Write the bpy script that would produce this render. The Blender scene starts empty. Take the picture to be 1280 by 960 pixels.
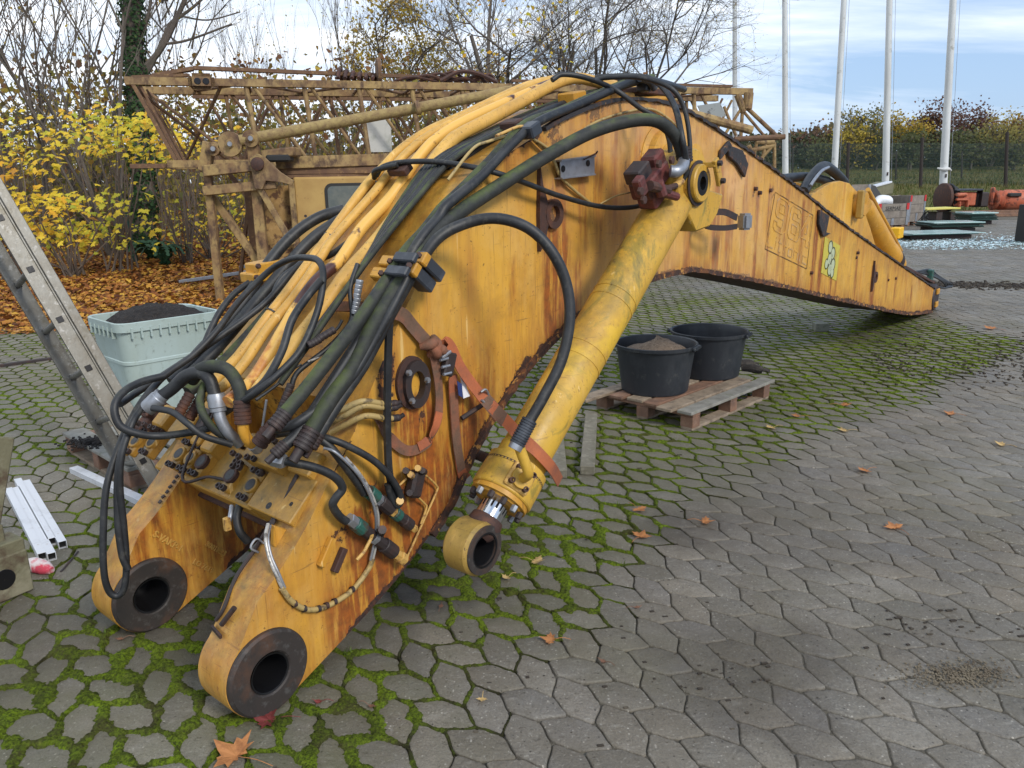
import bpy, bmesh, math, random
from math import sin, cos, pi, radians, sqrt, atan2, floor
from mathutils import Vector, Matrix, Euler, noise as mnoise
V = Vector
rnd = random.Random(7)
sc = bpy.context.scene
COL = sc.collection

# ------------------------------------------------------------------ camera
FPX, CAMH, PITCH, ROLL = 961.0, 1.65, radians(14.75), radians(1.0)
fw = V((0, cos(PITCH), -sin(PITCH)))
r0 = V((1, 0, 0)); u0 = V((0, sin(PITCH), cos(PITCH)))
rt = r0*cos(ROLL) - u0*sin(ROLL); up = u0*cos(ROLL) + r0*sin(ROLL)
CP = V((0, 0, CAMH))
cam = bpy.data.objects.new('camera', bpy.data.cameras.new('camera')); COL.objects.link(cam)
cam.data.sensor_width = 36.0; cam.data.lens = 36.0*FPX/1280.0
cam.data.clip_start = 0.05; cam.data.clip_end = 3000
m = Matrix((rt, up, -fw)).transposed().to_4x4(); m.translation = CP
cam.matrix_world = m
sc.camera = cam

def ray(x, y): return fw*FPX + rt*(x-640) - up*(y-480)
def gp(x, y, z=0.0):                     # pixel -> point on a horizontal plane
    d = ray(x, y); return CP + d*((z-CAMH)/d.z)
def py(x, y, Y):                         # pixel -> point at forward distance Y
    d = ray(x, y); return CP + d*(Y/d.y)
# boom plane
A0 = gp(330, 894); B0 = gp(1160, 393)
U = (B0-A0); U.z = 0; U.normalize()
N = V((U.y, -U.x, 0)); BO = V((A0.x, A0.y, 0)); BD = BO.dot(N)
Z = V((0, 0, 1))
def bp(x, y, t=0.0):                     # pixel -> point on the vertical plane parallel to the boom's side plate
    d = ray(x, y); k = (BD+t-CP.dot(N))/d.dot(N); return CP + d*k
def S(s, z, t=0.0): return BO + U*s + N*t + Z*z
def sz(p): return ((p-BO).dot(U), p.z)

# ------------------------------------------------------------------ materials
MATS = {}
def _new(name):
    m = bpy.data.materials.new(name); m.use_nodes = True
    nt = m.node_tree; nt.nodes.clear(); return m, nt
class NB:
    def __init__(s, nt): s.nt = nt; s.n = nt.nodes; s.l = nt.links
    def node(s, t, **kw):
        n = s.n.new(t)
        for k, v in kw.items(): setattr(n, k, v)
        return n
    def link(s, a, b): s.l.new(a, b)
    def noise(s, vec, scale, detail=4, rough=.6, dist=0):
        n = s.node('ShaderNodeTexNoise'); n.inputs['Scale'].default_value = scale
        n.inputs['Detail'].default_value = detail; n.inputs['Roughness'].default_value = rough
        n.inputs['Distortion'].default_value = dist
        if vec is not None: s.link(vec, n.inputs['Vector'])
        return n.outputs['Fac']
    def ramp(s, f, lo, hi, a=0., b=1.):
        n = s.node('ShaderNodeMapRange'); n.inputs['From Min'].default_value = lo; n.inputs['From Max'].default_value = hi
        n.inputs['To Min'].default_value = a; n.inputs['To Max'].default_value = b; n.clamp = True
        s.link(f, n.inputs['Value']); return n.outputs['Result']
    def math(s, op, a, b=None, clamp=False):
        n = s.node('ShaderNodeMath', operation=op); n.use_clamp = clamp
        for i, v in enumerate((a, b)):
            if v is None: continue
            if isinstance(v, (int, float)): n.inputs[i].default_value = v
            else: s.link(v, n.inputs[i])
        return n.outputs[0]
    def mix(s, f, a, b, mode='MIX'):
        n = s.node('ShaderNodeMix', data_type='RGBA', blend_type=mode)
        for i, v in ((0, f), (6, a), (7, b)):
            if isinstance(v, (int, float)): n.inputs[i].default_value = v
            elif isinstance(v, tuple): n.inputs[i].default_value = (*v[:3], 1)
            else: s.link(v, n.inputs[i])
        return n.outputs[2]
    def mapping(s, vec, scale=(1, 1, 1), rot=(0, 0, 0), loc=(0, 0, 0)):
        n = s.node('ShaderNodeMapping'); n.inputs['Scale'].default_value = scale
        n.inputs['Rotation'].default_value = rot; n.inputs['Location'].default_value = loc
        s.link(vec, n.inputs['Vector']); return n.outputs[0]
def geo_pos(b): return b.node('ShaderNodeNewGeometry').outputs['Position']
def tobj(b): return b.node('ShaderNodeTexCoord').outputs['Object']
def finish(b, color, rough=.6, metal=0., height=None, bstr=.3, bdist=.01, spec=.5, trans=0, ior=None, transl=None):
    bs = b.node('ShaderNodeBsdfPrincipled'); out = b.node('ShaderNodeOutputMaterial')
    for k, v in (('Base Color', color), ('Roughness', rough), ('Metallic', metal)):
        if isinstance(v, tuple): bs.inputs[k].default_value = (*v[:3], 1)
        elif isinstance(v, (int, float)): bs.inputs[k].default_value = v
        else: b.link(v, bs.inputs[k])
    bs.inputs['Specular IOR Level'].default_value = spec
    if trans: bs.inputs['Transmission Weight'].default_value = trans
    if height is not None:
        bm_ = b.node('ShaderNodeBump'); bm_.inputs['Strength'].default_value = bstr; bm_.inputs['Distance'].default_value = bdist
        b.link(height, bm_.inputs['Height']); b.link(bm_.outputs[0], bs.inputs['Normal'])
    if transl:
        tr = b.node('ShaderNodeBsdfTranslucent'); 
        if isinstance(color, tuple): tr.inputs['Color'].default_value = (*color, 1)
        else: b.link(color, tr.inputs['Color'])
        mx = b.node('ShaderNodeMixShader'); mx.inputs[0].default_value = transl
        b.link(bs.outputs[0], mx.inputs[1]); b.link(tr.outputs[0], mx.inputs[2]); b.link(mx.outputs[0], out.inputs[0])
    else: b.link(bs.outputs[0], out.inputs[0])
def pm(name, base, rough=.6, metal=0., layers=(), bump=None, spec=.5, attr=None, transl=None, rvar=None):
    """layered procedural material. layer = (color, scale, lo, hi, amount[, stretch[, up]])"""
    if name in MATS: return MATS[name]
    m, nt = _new(name); b = NB(nt); pos = tobj(b); c = base
    for i, L in enumerate(layers):
        col, scl, lo, hi, amt = L[:5]; st = L[5] if len(L) > 5 else (1, 1, 1); upm = L[6] if len(L) > 6 else False
        v = b.mapping(pos, st, loc=(i*3.7, i*1.9, 0)); f = b.ramp(b.noise(v, scl, 6, .65), lo, hi, 0, amt)
        if upm:
            sx = b.node('ShaderNodeSeparateXYZ'); b.link(b.node('ShaderNodeNewGeometry').outputs['Normal'], sx.inputs[0])
            f = b.math('MULTIPLY', f, b.ramp(sx.outputs[2], .1, .8))
        c = b.mix(f, c, col)
    if attr:
        an = b.node('ShaderNodeAttribute'); an.attribute_name = attr; c = b.mix(1.0, c, an.outputs['Color'], 'MULTIPLY')
    h = None; bs, bd = .3, .01
    if bump: h = b.noise(b.mapping(pos), bump[0], 5, .6); bs = bump[1]; bd = bump[2] if len(bump) > 2 else .01
    r = rough
    if rvar: r = b.ramp(b.noise(pos, rvar[0], 4), .35, .65, rvar[1], rvar[2])
    finish(b, c, r, metal, h, bs, bd, spec, transl=transl)
    MATS[name] = m; return m

YB = (.68, .375, .05)      # boom paint
YD = (.56, .28, .035)
RUST = (.115, .035, .012); RUSTD = (.035, .017, .012); ORG = (.40, .115, .02)
def boom_paint(name, base=YB, base2=YD, rusty=1.0, grime=.9, streak=True, scuff=0):
    m, nt = _new(name); b = NB(nt); P = geo_pos(b)
    big = b.noise(P, 1.3, 5, .6)
    c = b.mix(b.ramp(big, .3, .7), base, base2)
    # vertical run marks
    vs = b.noise(b.mapping(P, (1, 1, .07)), 9, 5, .65)
    pat_ = b.ramp(b.noise(b.mapping(P, loc=(3, 9, 4)), 1.9, 4, .6), .40, .58)
    c = b.mix(b.math('MULTIPLY', pat_, b.ramp(vs, .47, .68, 0, .6*rusty if streak else .12)), c, ORG)
    vs3 = b.noise(b.mapping(P, (1, 1, .13), loc=(4, 4, 0)), 15, 7, .75, .4)
    c = b.mix(b.math('MULTIPLY', b.ramp(pat_, 0, 1, 1, .35), b.ramp(vs3, .50, .66, 0, .5 if streak else .12)), c, (.36, .17, .045))
    vs2 = b.noise(b.mapping(P, (1, 1, .1), loc=(9, 2, 0)), 18, 6, .7, .5)
    c = b.mix(b.ramp(vs2, .54, .72, 0, .30), c, (.74, .46, .14))
    cl = b.noise(b.mapping(P, loc=(2, 7, 1)), 3.6, 6, .7, .6)
    c = b.mix(b.ramp(cl, .46, .72, 0, .5), c, (.28, .15, .04))
    c = b.mix(b.ramp(b.noise(b.mapping(P, (1, 1, .5), loc=(8, 1, 5)), 2.2, 6, .7, .4), .52, .72, 0, .55 if streak else .25), c, (.70, .46, .16))
    # scratches and dirt specks
    sp = b.noise(P, 60, 3, .7)
    c = b.mix(b.ramp(sp, .66, .72, 0, .8), c, (.06, .03, .015))
    sp2 = b.noise(b.mapping(P, (1, 1, 1), loc=(3, 3, 3)), 17, 6, .75)
    c = b.mix(b.ramp(sp2, .62, .70, 0, .65), c, (.16, .075, .02))
    # fine hairline scratches in two directions and small chips to primer
    for (st_, sc_, lo_, amt_, col_, lc) in (((1, 1, .02), 120, .64, .55, (.20, .10, .03), (5, 1, 2)), ((.05, .05, 1), 110, .66, .5, (.16, .08, .03), (2, 5, 8)), ((.3, .3, .02), 90, .67, .5, (.80, .58, .25), (1, 8, 2))):
        c = b.mix(b.ramp(b.noise(b.mapping(P, st_, rot=(.3, .2, .1), loc=lc), sc_, 3, .6), lo_, lo_+.035, 0, amt_), c, col_)
    if scuff:
        sf = b.noise(b.mapping(P, (1, 1, .7), loc=(1.3, 4, 2)), 3.1, 8, .75, .8)
        c = b.mix(b.ramp(sf, .545, .60, 0, scuff), c, (.24, .19, .04)); c = b.mix(b.ramp(sf, .63, .65, 0, scuff), c, (.10, .05, .03))
        c = b.mix(b.ramp(b.noise(b.mapping(P, loc=(7, 2, 2)), 2.2, 6, .7), .6, .66, 0, .5), c, (.72, .46, .03))
    chp = b.noise(b.mapping(P, loc=(6, 6, 6)), 33, 8, .8)
    c = b.mix(b.ramp(chp, .645, .66, 0, .85), c, (.045, .022, .015))
    c = b.mix(b.math('MULTIPLY', b.ramp(chp, .60, .645, 0, .6), b.ramp(big, .35, .6)), c, (.30, .11, .03))
    # grime on upward faces: grey-green
    sx = b.node('ShaderNodeSeparateXYZ'); b.link(b.node('ShaderNodeNewGeometry').outputs['Normal'], sx.inputs[0])
    upf = b.ramp(sx.outputs[2], .15, .75)
    gr = b.math('MULTIPLY', b.ramp(b.noise(P, 7, 6, .7), .38, .66, 0, grime), upf)
    c = b.mix(gr, c, (.13, .095, .035))
    # painted rust attribute
    an = b.node('ShaderNodeAttribute'); an.attribute_name = 'rust'
    sep = b.node('ShaderNodeSeparateColor'); b.link(an.outputs['Color'], sep.inputs[0])
    r1 = sep.outputs[0]; g1 = sep.outputs[1]; bl = sep.outputs[2]
    nz = b.noise(P, 24, 7, .72); nv = b.noise(b.mapping(P, (1, 1, .12)), 30, 5, .7)
    st = b.math('MULTIPLY', r1, b.ramp(nv, .38, .60, .15, 1.25), True)
    c = b.mix(b.ramp(st, .0, .9, 0, .92), c, b.mix(b.ramp(nz, .35, .65), (.33, .085, .014), (.13, .035, .012)))
    dr = b.math('ADD', g1, b.math('MULTIPLY', b.math('SUBTRACT', nz, .5), 1.6))
    drf = b.ramp(dr, .46, .54)
    c = b.mix(drf, c, b.mix(b.ramp(b.noise(P, 50, 5), .4, .6), (.022, .013, .013), (.075, .028, .014)))
    c = b.mix(b.math('MULTIPLY', bl, b.ramp(b.noise(P, 12, 6, .7), .3, .6, .3, 1)), c, (.70, .40, .17))
    bmp = b.math('ADD', b.math('MULTIPLY', b.noise(P, 90, 4, .6), .25), b.math('MULTIPLY', b.math('SUBTRACT', 1, drf), .6))
    bmp = b.math('ADD', bmp, b.math('MULTIPLY', b.noise(P, 6, 3, .5), .8))
    rg = b.math('ADD', b.ramp(b.noise(P, 9, 5, .6), .3, .7, .38, .62), b.math('MULTIPLY', drf, .25), True)
    finish(b, c, rg, 0, bmp, .35, .006, .45)
    MATS[name] = m; return m
M_BOOM = boom_paint('yellow_boom_paint')
M_YEL = boom_paint('yellow_part_paint', (.60, .31, .03), (.50, .235, .025), .35, .5, False)
M_CYL = boom_paint('cylinder_paint', (.64, .40, .045), (.52, .29, .035), .2, .7, False, .75)
M_PIPE = boom_paint('pipe_paint', (.72, .44, .10), (.62, .33, .06), .3, .4, False)
M_EYE = boom_paint('grimy_eye_paint', (.42, .27, .05), (.24, .16, .05), .5, .9, False)
M_VB = boom_paint('oily_valve_paint', (.52, .29, .04), (.33, .17, .03), .6, .9, False)
M_RUB = pm('hose_rubber', (.012, .013, .015), .52, layers=[((.06, .058, .05), 35, .56, .66, .6), ((.09, .08, .06), 6, .56, .72, .5, (1, 1, 1), True), ((.035, .037, .04), 9, .45, .7, .8), ((.05, .055, .03), 14, .55, .75, .5, (1, 1, 1), True)], bump=(120, .15, .003))
M_RUBM = pm('mossy_hose_rubber', (.018, .02, .018), .7, layers=[((.075, .10, .022), 9, .40, .6, .95, (1, 1, 1), True), ((.05, .05, .045), 20, .5, .7, .6)], bump=(60, .4, .004))
M_RST = pm('rusty_steel', (.055, .026, .02), .75, layers=[((.13, .045, .018), 12, .5, .68, .8), ((.02, .014, .014), 25, .55, .7, .8)], bump=(60, .5, .004))
M_RSTD = pm('dark_rusty_steel', (.028, .02, .02), .6, layers=[((.07, .03, .02), 16, .5, .7, .8)], bump=(70, .4, .003))
M_BUSH = pm('bushing_steel', (.036, .029, .026), .65, .15, layers=[((.10, .05, .03), 8, .5, .68, .8), ((.09, .085, .08), 40, .55, .66, .6), ((.02, .02, .02), 6, .5, .7, .7)], bump=(90, .3, .003))
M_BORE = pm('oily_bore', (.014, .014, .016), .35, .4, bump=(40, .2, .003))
M_ZINC = pm('galvanised_steel', (.34, .36, .40), .45, .65, layers=[((.22, .22, .22), 18, .4, .65, .7), ((.20, .11, .06), 9, .6, .75, .6)], bump=(50, .15, .003))
M_CHROME = pm('chrome_rod', (.6, .62, .64), .12, 1.0, layers=[((.3, .25, .2), 30, .55, .75, .5)])
M_DPL = pm('dark_painted_clamp', (.03, .035, .045), .45, layers=[((.09, .10, .12), 14, .5, .7, .7)], bump=(60, .3, .002))
M_RED = pm('red_primer_valve', (.13, .03, .027), .65, layers=[((.045, .022, .018), 12, .42, .6, .9), ((.22, .09, .06), 25, .55, .75, .5)], bump=(50, .4, .004))
M_GREENR = pm('green_fitting', (.02, .09, .07), .5, layers=[((.06, .03, .02), 30, .5, .65, .9)])
M_BRASS = pm('yellow_fitting', (.55, .33, .09), .5, .0, layers=[((.16, .07, .03), 40, .5, .65, .9)])
M_WIRE = pm('clear_wire_bundle', (.42, .40, .37), .3, .2, layers=[((.08, .07, .06), 30, .5, .6, .8)])
M_STRAPB = pm('dirty_strap', (.15, .085, .055), .85, layers=[((.30, .10, .05), 7, .45, .65, .8), ((.07, .05, .035), 25, .5, .7, .6)], bump=(160, .6, .004))
M_STRAPO = pm('orange_strap', (.42, .12, .045), .85, layers=[((.22, .08, .05), 9, .42, .68, .8)], bump=(160, .6, .004))
M_OPIPE = pm('old_yellow_hose', (.38, .27, .10), .6, layers=[((.07, .045, .025), 25, .52, .62, .9), ((.5, .4, .2), 12, .5, .7, .6)], bump=(50, .4, .003))

# ------------------------------------------------------------------ mesh builder
ORG_ = {}
def orth(d):
    d = d.normalized(); a = V((0, 0, 1)) if abs(d.z) < .9 else V((1, 0, 0))
    x = d.cross(a).normalized(); return x, d.cross(x).normalized()
def catmull(pts, n=8):
    P = [V(p) for p in pts]
    if len(P) < 3: return P
    out = []
    Q = [P[0]*2-P[1]] + P + [P[-1]*2-P[-2]]
    for i in range(1, len(Q)-2):
        p0, p1, p2, p3 = Q[i-1:i+3]
        # centripetal-ish
        for k in range(n):
            t = k/n; t2 = t*t; t3 = t2*t
            out.append(.5*((2*p1)+(-p0+p2)*t+(2*p0-5*p1+4*p2-p3)*t2+(-p0+3*p1-3*p2+p3)*t3))
    out.append(P[-1]); return out
class MB:
    def __init__(s): s.v = []; s.f = []; s.a = None; s.mi = []; s.cm = 0
    def add(s, vs, fs):
        o = len(s.v); s.v += [V(x) for x in vs]; s.f += [tuple(i+o for i in f) for f in fs]; s.mi += [s.cm]*len(fs)
    def box(s, c, hx, hy, hz):
        """hx,hy,hz: half extent vectors"""
        c = V(c); hx = V(hx); hy = V(hy); hz = V(hz)
        if hx.cross(hy).dot(hz) < 0: hx = -hx
        vs = [c+hx*a+hy*b_+hz*d for a in (-1, 1) for b_ in (-1, 1) for d in (-1, 1)]
        s.add(vs, [(0, 1, 3, 2), (4, 6, 7, 5), (0, 4, 5, 1), (2, 3, 7, 6), (0, 2, 6, 4), (1, 5, 7, 3)]); return s
    def bar(s, p0, p1, w, h, ref=None):
        p0 = V(p0); p1 = V(p1); d = (p1-p0); L = d.length; d.normalize()
        if ref is None: ref = Z if abs(d.z) < .95 else V((1, 0, 0))
        x = d.cross(V(ref)).normalized(); y = x.cross(d).normalized()
        return s.box((p0+p1)/2, d*L/2, x*w/2, y*h/2)
    def tube(s, path, r, n=8, caps=True, smooth=0):
        P = catmull(path, smooth) if smooth else [V(p) for p in path]
        P = [p for i, p in enumerate(P) if i == 0 or (p-P[i-1]).length > 1e-5]
        if len(P) < 2: return s
        m_ = len(P); R = r if callable(r) else (lambda t: r) if not isinstance(r, (list, tuple)) else (lambda t: r[min(int(t*(len(r)-1)), len(r)-2)]*(1-(t*(len(r)-1)-min(int(t*(len(r)-1)), len(r)-2)))+r[min(int(t*(len(r)-1)), len(r)-2)+1]*(t*(len(r)-1)-min(int(t*(len(r)-1)), len(r)-2)))
        tan = [(P[min(i+1, m_-1)]-P[max(i-1, 0)]).normalized() for i in range(m_)]
        x, y = orth(tan[0]); o = len(s.v)
        for i in range(m_):
            x = (x-tan[i]*x.dot(tan[i])).normalized(); y = tan[i].cross(x)
            rr = R(i/(m_-1))
            for k in range(n):
                a = 2*pi*k/n; s.v.append(P[i]+x*(rr*cos(a))+y*(rr*sin(a)))
        fs = [(o+i*n+k, o+i*n+(k+1) % n, o+(i+1)*n+(k+1) % n, o+(i+1)*n+k) for i in range(m_-1) for k in range(n)]
        if caps: fs += [tuple(o+k for k in range(n))[::-1], tuple(o+(m_-1)*n+k for k in range(n))]
        s.f += fs; s.mi += [s.cm]*len(fs); return s
    def cyl(s, p0, p1, r0_, r1=None, n=20, caps=True):
        r1 = r0_ if r1 is None else r1
        return s.tube([p0, p1], [r0_, r1], n, caps)
    def lathe(s, c, axis, prof, n=24, cap0=False, cap1=False):
        """prof: list of (offset along axis, radius)"""
        c = V(c); ax = V(axis).normalized(); x, y = orth(ax); y = ax.cross(x); o = len(s.v)
        for a_, r in prof:
            for k in range(n):
                t = 2*pi*k/n; s.v.append(c+ax*a_+x*(r*cos(t))+y*(r*sin(t)))
        m_ = len(prof)
        fs = [(o+i*n+k, o+i*n+(k+1) % n, o+(i+1)*n+(k+1) % n, o+(i+1)*n+k) for i in range(m_-1) for k in range(n)]
        if cap0: fs.append(tuple(o+k for k in range(n))[::-1])
        if cap1: fs.append(tuple(o+(m_-1)*n+k for k in range(n)))
        s.f += fs; s.mi += [s.cm]*len(fs); return s
    def ring(s, c, axis, ri, ro, h, n=24):
        return s.lathe(c, axis, [(0, ri), (0, ro), (h, ro), (h, ri), (0, ri)], n)
    def prism(s, outline, d):
        """outline: list of 3D points (planar), d: extrusion vector"""
        o = [V(p) for p in outline]; d = V(d); n = len(o)
        nn = V((0, 0, 0))
        for i in range(n): nn += o[i].cross(o[(i+1) % n])
        if nn.dot(d) > 0: o = o[::-1]
        s.add(o+[p+d for p in o], [tuple(range(n)), tuple(range(2*n-1, n-1, -1))]+[(i, i+n, (i+1) % n+n, (i+1) % n) for i in range(n)])
        return s
    def strip(s, path, wdir, w, th, smooth=6):
        """flat webbing: path points, width directions per point (list or one)"""
        P = catmull(path, smooth); m_ = len(P)
        if isinstance(wdir, (list, tuple)): W = catmull(wdir, smooth)
        else: W = [V(wdir)]*m_
        o = len(s.v)
        for i in range(m_):
            t = (P[min(i+1, m_-1)]-P[max(i-1, 0)]).normalized(); wd = (W[i]-t*W[i].dot(t)).normalized(); nn = t.cross(wd)
            for a, b_ in ((-1, -1), (1, -1), (1, 1), (-1, 1)): s.v.append(P[i]+wd*(a*w/2)+nn*(b_*th/2))
        fs = [(o+i*4+k, o+i*4+(k+1) % 4, o+(i+1)*4+(k+1) % 4, o+(i+1)*4+k) for i in range(m_-1) for k in range(4)]
        fs += [(o+3, o+2, o+1, o), (o+(m_-1)*4, o+(m_-1)*4+1, o+(m_-1)*4+2, o+(m_-1)*4+3)]
        s.f += fs; s.mi += [s.cm]*len(fs); return s
    def build(s, name, mat, parent=None, smooth=True, bevel=0, ang=35, loc=None, seg=1):
        org = V((0, 0, 0))
        if parent is not None: org = ORG_[parent.name]
        elif loc is not None: org = V(loc)
        me = bpy.data.meshes.new(name); me.from_pydata([tuple(v-org) for v in s.v], [], s.f); 
        mats = mat if isinstance(mat, (list, tuple)) else [mat]
        for q in mats: me.materials.append(q)
        if len(mats) > 1: me.polygons.foreach_set('material_index', s.mi)
        me.validate()
        if s.a:
            ca = me.color_attributes.new('rust' if s.a[0] == 'rust' else s.a[0], 'FLOAT_COLOR', 'POINT')
            buf = []
            for c in s.a[1]: buf += [c[0], c[1], c[2], 1.0]
            ca.data.foreach_set('color', buf)
        if bevel:
            bm = bmesh.new(); bm.from_mesh(me)
            bmesh.ops.remove_doubles(bm, verts=bm.verts, dist=1e-6)
            ed = [e for e in bm.edges if len(e.link_faces) == 2 and e.calc_face_angle(0) > radians(30)]
            bmesh.ops.bevel(bm, geom=ed, offset=bevel, segments=seg, affect='EDGES', clamp_overlap=True)
            bm.to_mesh(me); bm.free()
        if smooth:
            me.polygons.foreach_set('use_smooth', [True]*len(me.polygons))
            try: me.set_sharp_from_angle(angle=radians(ang))
            except Exception: pass
        o = bpy.data.objects.new(name, me); COL.objects.link(o); ORG_[o.name] = org
        if parent is not None: o.parent = parent
        else: o.location = org
        return o
def empty(name, loc, label, cat, group=None):
    o = bpy.data.objects.new(name, None); COL.objects.link(o); o.location = V(loc); ORG_[o.name] = V(loc)
    o.empty_display_size = .2
    tag(o, label, cat, group); return o
def tag(o, label=None, cat=None, group=None, kind=None):
    if label: o['label'] = label
    if cat: o['category'] = cat
    if group: o['group'] = group
    if kind: o['kind'] = kind
    return o
def children(o): return [c for c in bpy.data.objects if c.parent == o]
def copy_tree(o, parent=None):
    c = o.copy(); COL.objects.link(c); c.parent = parent
    ORG_[c.name] = ORG_[o.name]
    for ch in children(o): copy_tree(ch, c)
    return c
def hexbolt(mb, c, ax, r=.015, h=.012):
    mb.lathe(c, ax, [(0, r), (h*.8, r), (h, r*.85)], 6, False, True)
def sstep(a, b, x):
    t = max(0, min(1, (x-a)/(b-a))); return t*t*(3-2*t)
def fbm(x, y, z=0., o=3): return mnoise.fractal(V((x, y, z)), 1.0, 2.0, o)
# ------------------------------------------------------------------ terrain
def edge(x): return 9.3+max(0, (x+3.2)*1.75)*(1 if x < 10 else 1) if x < 9 else 30.6+ (x-9)*.15
def terrain(x, y):
    d = y-edge(x)-.4*fbm(x*.5, 3.1)
    if d <= 0: return 0.0
    k = sstep(2, 9, x); left = min(.9, .055*d); right = min(2.1, .125*max(0, d-1.5))
    return left*(1-k)+right*k + .05*min(1, d)*fbm(x*.8, y*.8)
xs = [-300, -160, -90, -60, -45]+[-38+.75*i for i in range(140)]+[75, 90, 120, 200, 320]
ys = [-20, -8, -3]+[.75*i for i in range(110)]+[88, 100, 130, 200, 400, 900]
mb = MB(); att = []
for y in ys:
    for x in xs:
        z = terrain(x, y); mb.v.append(V((x, y, z-.009)))
        d = y-edge(x)-.4*fbm(x*.5, 3.1); k = sstep(3, 8, x)
        off = sstep(-.2, .5, d)
        att.append(((1-k)*off, k*sstep(1.2, 2.4, d), 0))
nx = len(xs)
mb.f = [(j*nx+i, j*nx+i+1, (j+1)*nx+i+1, (j+1)*nx+i) for j in range(len(ys)-1) for i in range(nx-1)]; mb.mi = [0]*len(mb.f)
mb.a = ('zone', att)
def ground_mat():
    m, nt = _new('yard_ground'); b = NB(nt); P = geo_pos(b)
    an = b.node('ShaderNodeAttribute'); an.attribute_name = 'zone'
    sp = b.node('ShaderNodeSeparateColor'); b.link(an.outputs['Color'], sp.inputs[0])
    dirt = b.mix(b.ramp(b.noise(P, 3, 8, .7), .35, .65), (.085, .075, .058), (.17, .155, .125))
    dirt = b.mix(b.ramp(b.noise(P, 60, 4, .7), .55, .7), dirt, (.2, .19, .17))
    lit = b.mix(b.ramp(b.noise(P, 9, 8, .75), .35, .65), (.05, .022, .009), (.19, .075, .022))
    gr = b.mix(b.ramp(b.noise(P, .8, 8, .7), .35, .65), (.085, .10, .028), (.15, .12, .05))
    gr = b.mix(b.ramp(b.noise(P, 12, 6, .7), .4, .7, 0, .7), gr, (.05, .065, .018))
    c = b.mix(sp.outputs[0], dirt, lit); c = b.mix(sp.outputs[1], c, gr)
    finish(b, c, .9, 0, b.noise(P, 14, 8, .75), .8, .05, .2); return m
g_ = mb.build('ground', ground_mat()); tag(g_, kind='structure')

# ------------------------------------------------------------------ pavers
u_ = .108; ROT = radians(-4); SH = .20
E1 = (cos(radians(-13)), sin(radians(-13))); E2 = (1.08*cos(radians(101)), 1.08*sin(radians(101)))
def grid2w(i, j, du=0, dv=0):
    a = (i+du)*u_; b_ = (j+dv)*u_; return (a*E1[0]+b_*E2[0]+.3, a*E1[1]+b_*E2[1]+5)
def brick(i, j):
    k = (i+j) % 4
    if k == 0: return ('H', i, j)
    if k == 1: return ('H', i-1, j)
    if k == 2: return ('V', i, j)
    return ('V', i, j-1)
def vert(i, j):   # lattice vertex with cells (i-1,j-1),(i,j-1),(i-1,j),(i,j)
    a, b_, c, d = brick(i-1, j-1), brick(i, j-1), brick(i-1, j), brick(i, j)
    dx = dy = 0
    if a == b_: dy = 1     # the edge below is missing -> stem up
    elif c == d: dy = -1
    elif a == c: dx = 1
    elif b_ == d: dx = -1
    h = mnoise.noise(V((i*1.7, j*2.3, .5)))*.10; h2 = mnoise.noise(V((i*1.3+9, j*2.9, 4.5)))*.10
    return grid2w(i, j, dx*SH+h, dy*SH+h2), (dx, dy)
L1 = [(gp(*p).x, gp(*p).y) for p in ((520, 985), (640, 860), (745, 760), (800, 690), (860, 640), (950, 590), (1090, 530), (1200, 470), (1290, 430))]
def moss(x, y):   # 0..1 how mossy a joint is
    # distance to the left of the boundary line
    bx = None
    for (xa, ya), (xb, yb) in zip(L1, L1[1:]):
        if min(ya, yb) <= y <= max(ya, yb): bx = xa+(xb-xa)*(y-ya)/(yb-ya); break
    if bx is None: bx = L1[0][0] if y < L1[0][1] else L1[-1][0]
    d = bx-x + .25*fbm(x*1.4, y*1.4)
    m1 = sstep(-.12, .35, d)
    n = fbm(x*1.1+5, y*1.1, 2)
    base = m1*(.95+.75*n)
    if y > 7: base *= max(.25, 1-(y-7)*.12)
    if x < -1.7: base *= .75+.6*fbm(x*.9, y*.9, 8)
    return max(0, min(1.1, base))
def stain_shade(x, y):  # oil, mud and damp stains; under the boom its shadow is painted in too
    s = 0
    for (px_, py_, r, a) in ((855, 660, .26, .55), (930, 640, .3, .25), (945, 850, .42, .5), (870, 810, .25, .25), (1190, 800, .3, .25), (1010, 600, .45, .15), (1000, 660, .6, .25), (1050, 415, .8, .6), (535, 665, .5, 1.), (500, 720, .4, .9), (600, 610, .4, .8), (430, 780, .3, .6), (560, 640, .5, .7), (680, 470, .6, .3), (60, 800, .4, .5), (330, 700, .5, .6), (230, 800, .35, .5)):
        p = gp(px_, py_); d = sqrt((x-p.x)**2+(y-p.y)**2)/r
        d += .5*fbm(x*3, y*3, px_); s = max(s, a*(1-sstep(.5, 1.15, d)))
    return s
def inview(x, y, mg=.6):
    v = V((x, y, 0))-CP; dz = v.dot(fw)
    if dz < .3: return False
    return abs(v.dot(rt))/dz*FPX < 640+mg*FPX/dz and -v.dot(up)/dz*FPX < 480+mg*FPX/dz
pv = MB(); pat = []; js = MB(); jat = []
done = set(); NI = 250
rg = random.Random(3)
def edge_pts(a, b_, seed, n):
    # wavy edge between two lattice vertices, identical seen from both sides
    (xa, ya), (xb, yb) = a, b_
    return [(xa+(xb-xa)*t, ya+(yb-ya)*t) for t in [k/n for k in range(n)]]
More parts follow.
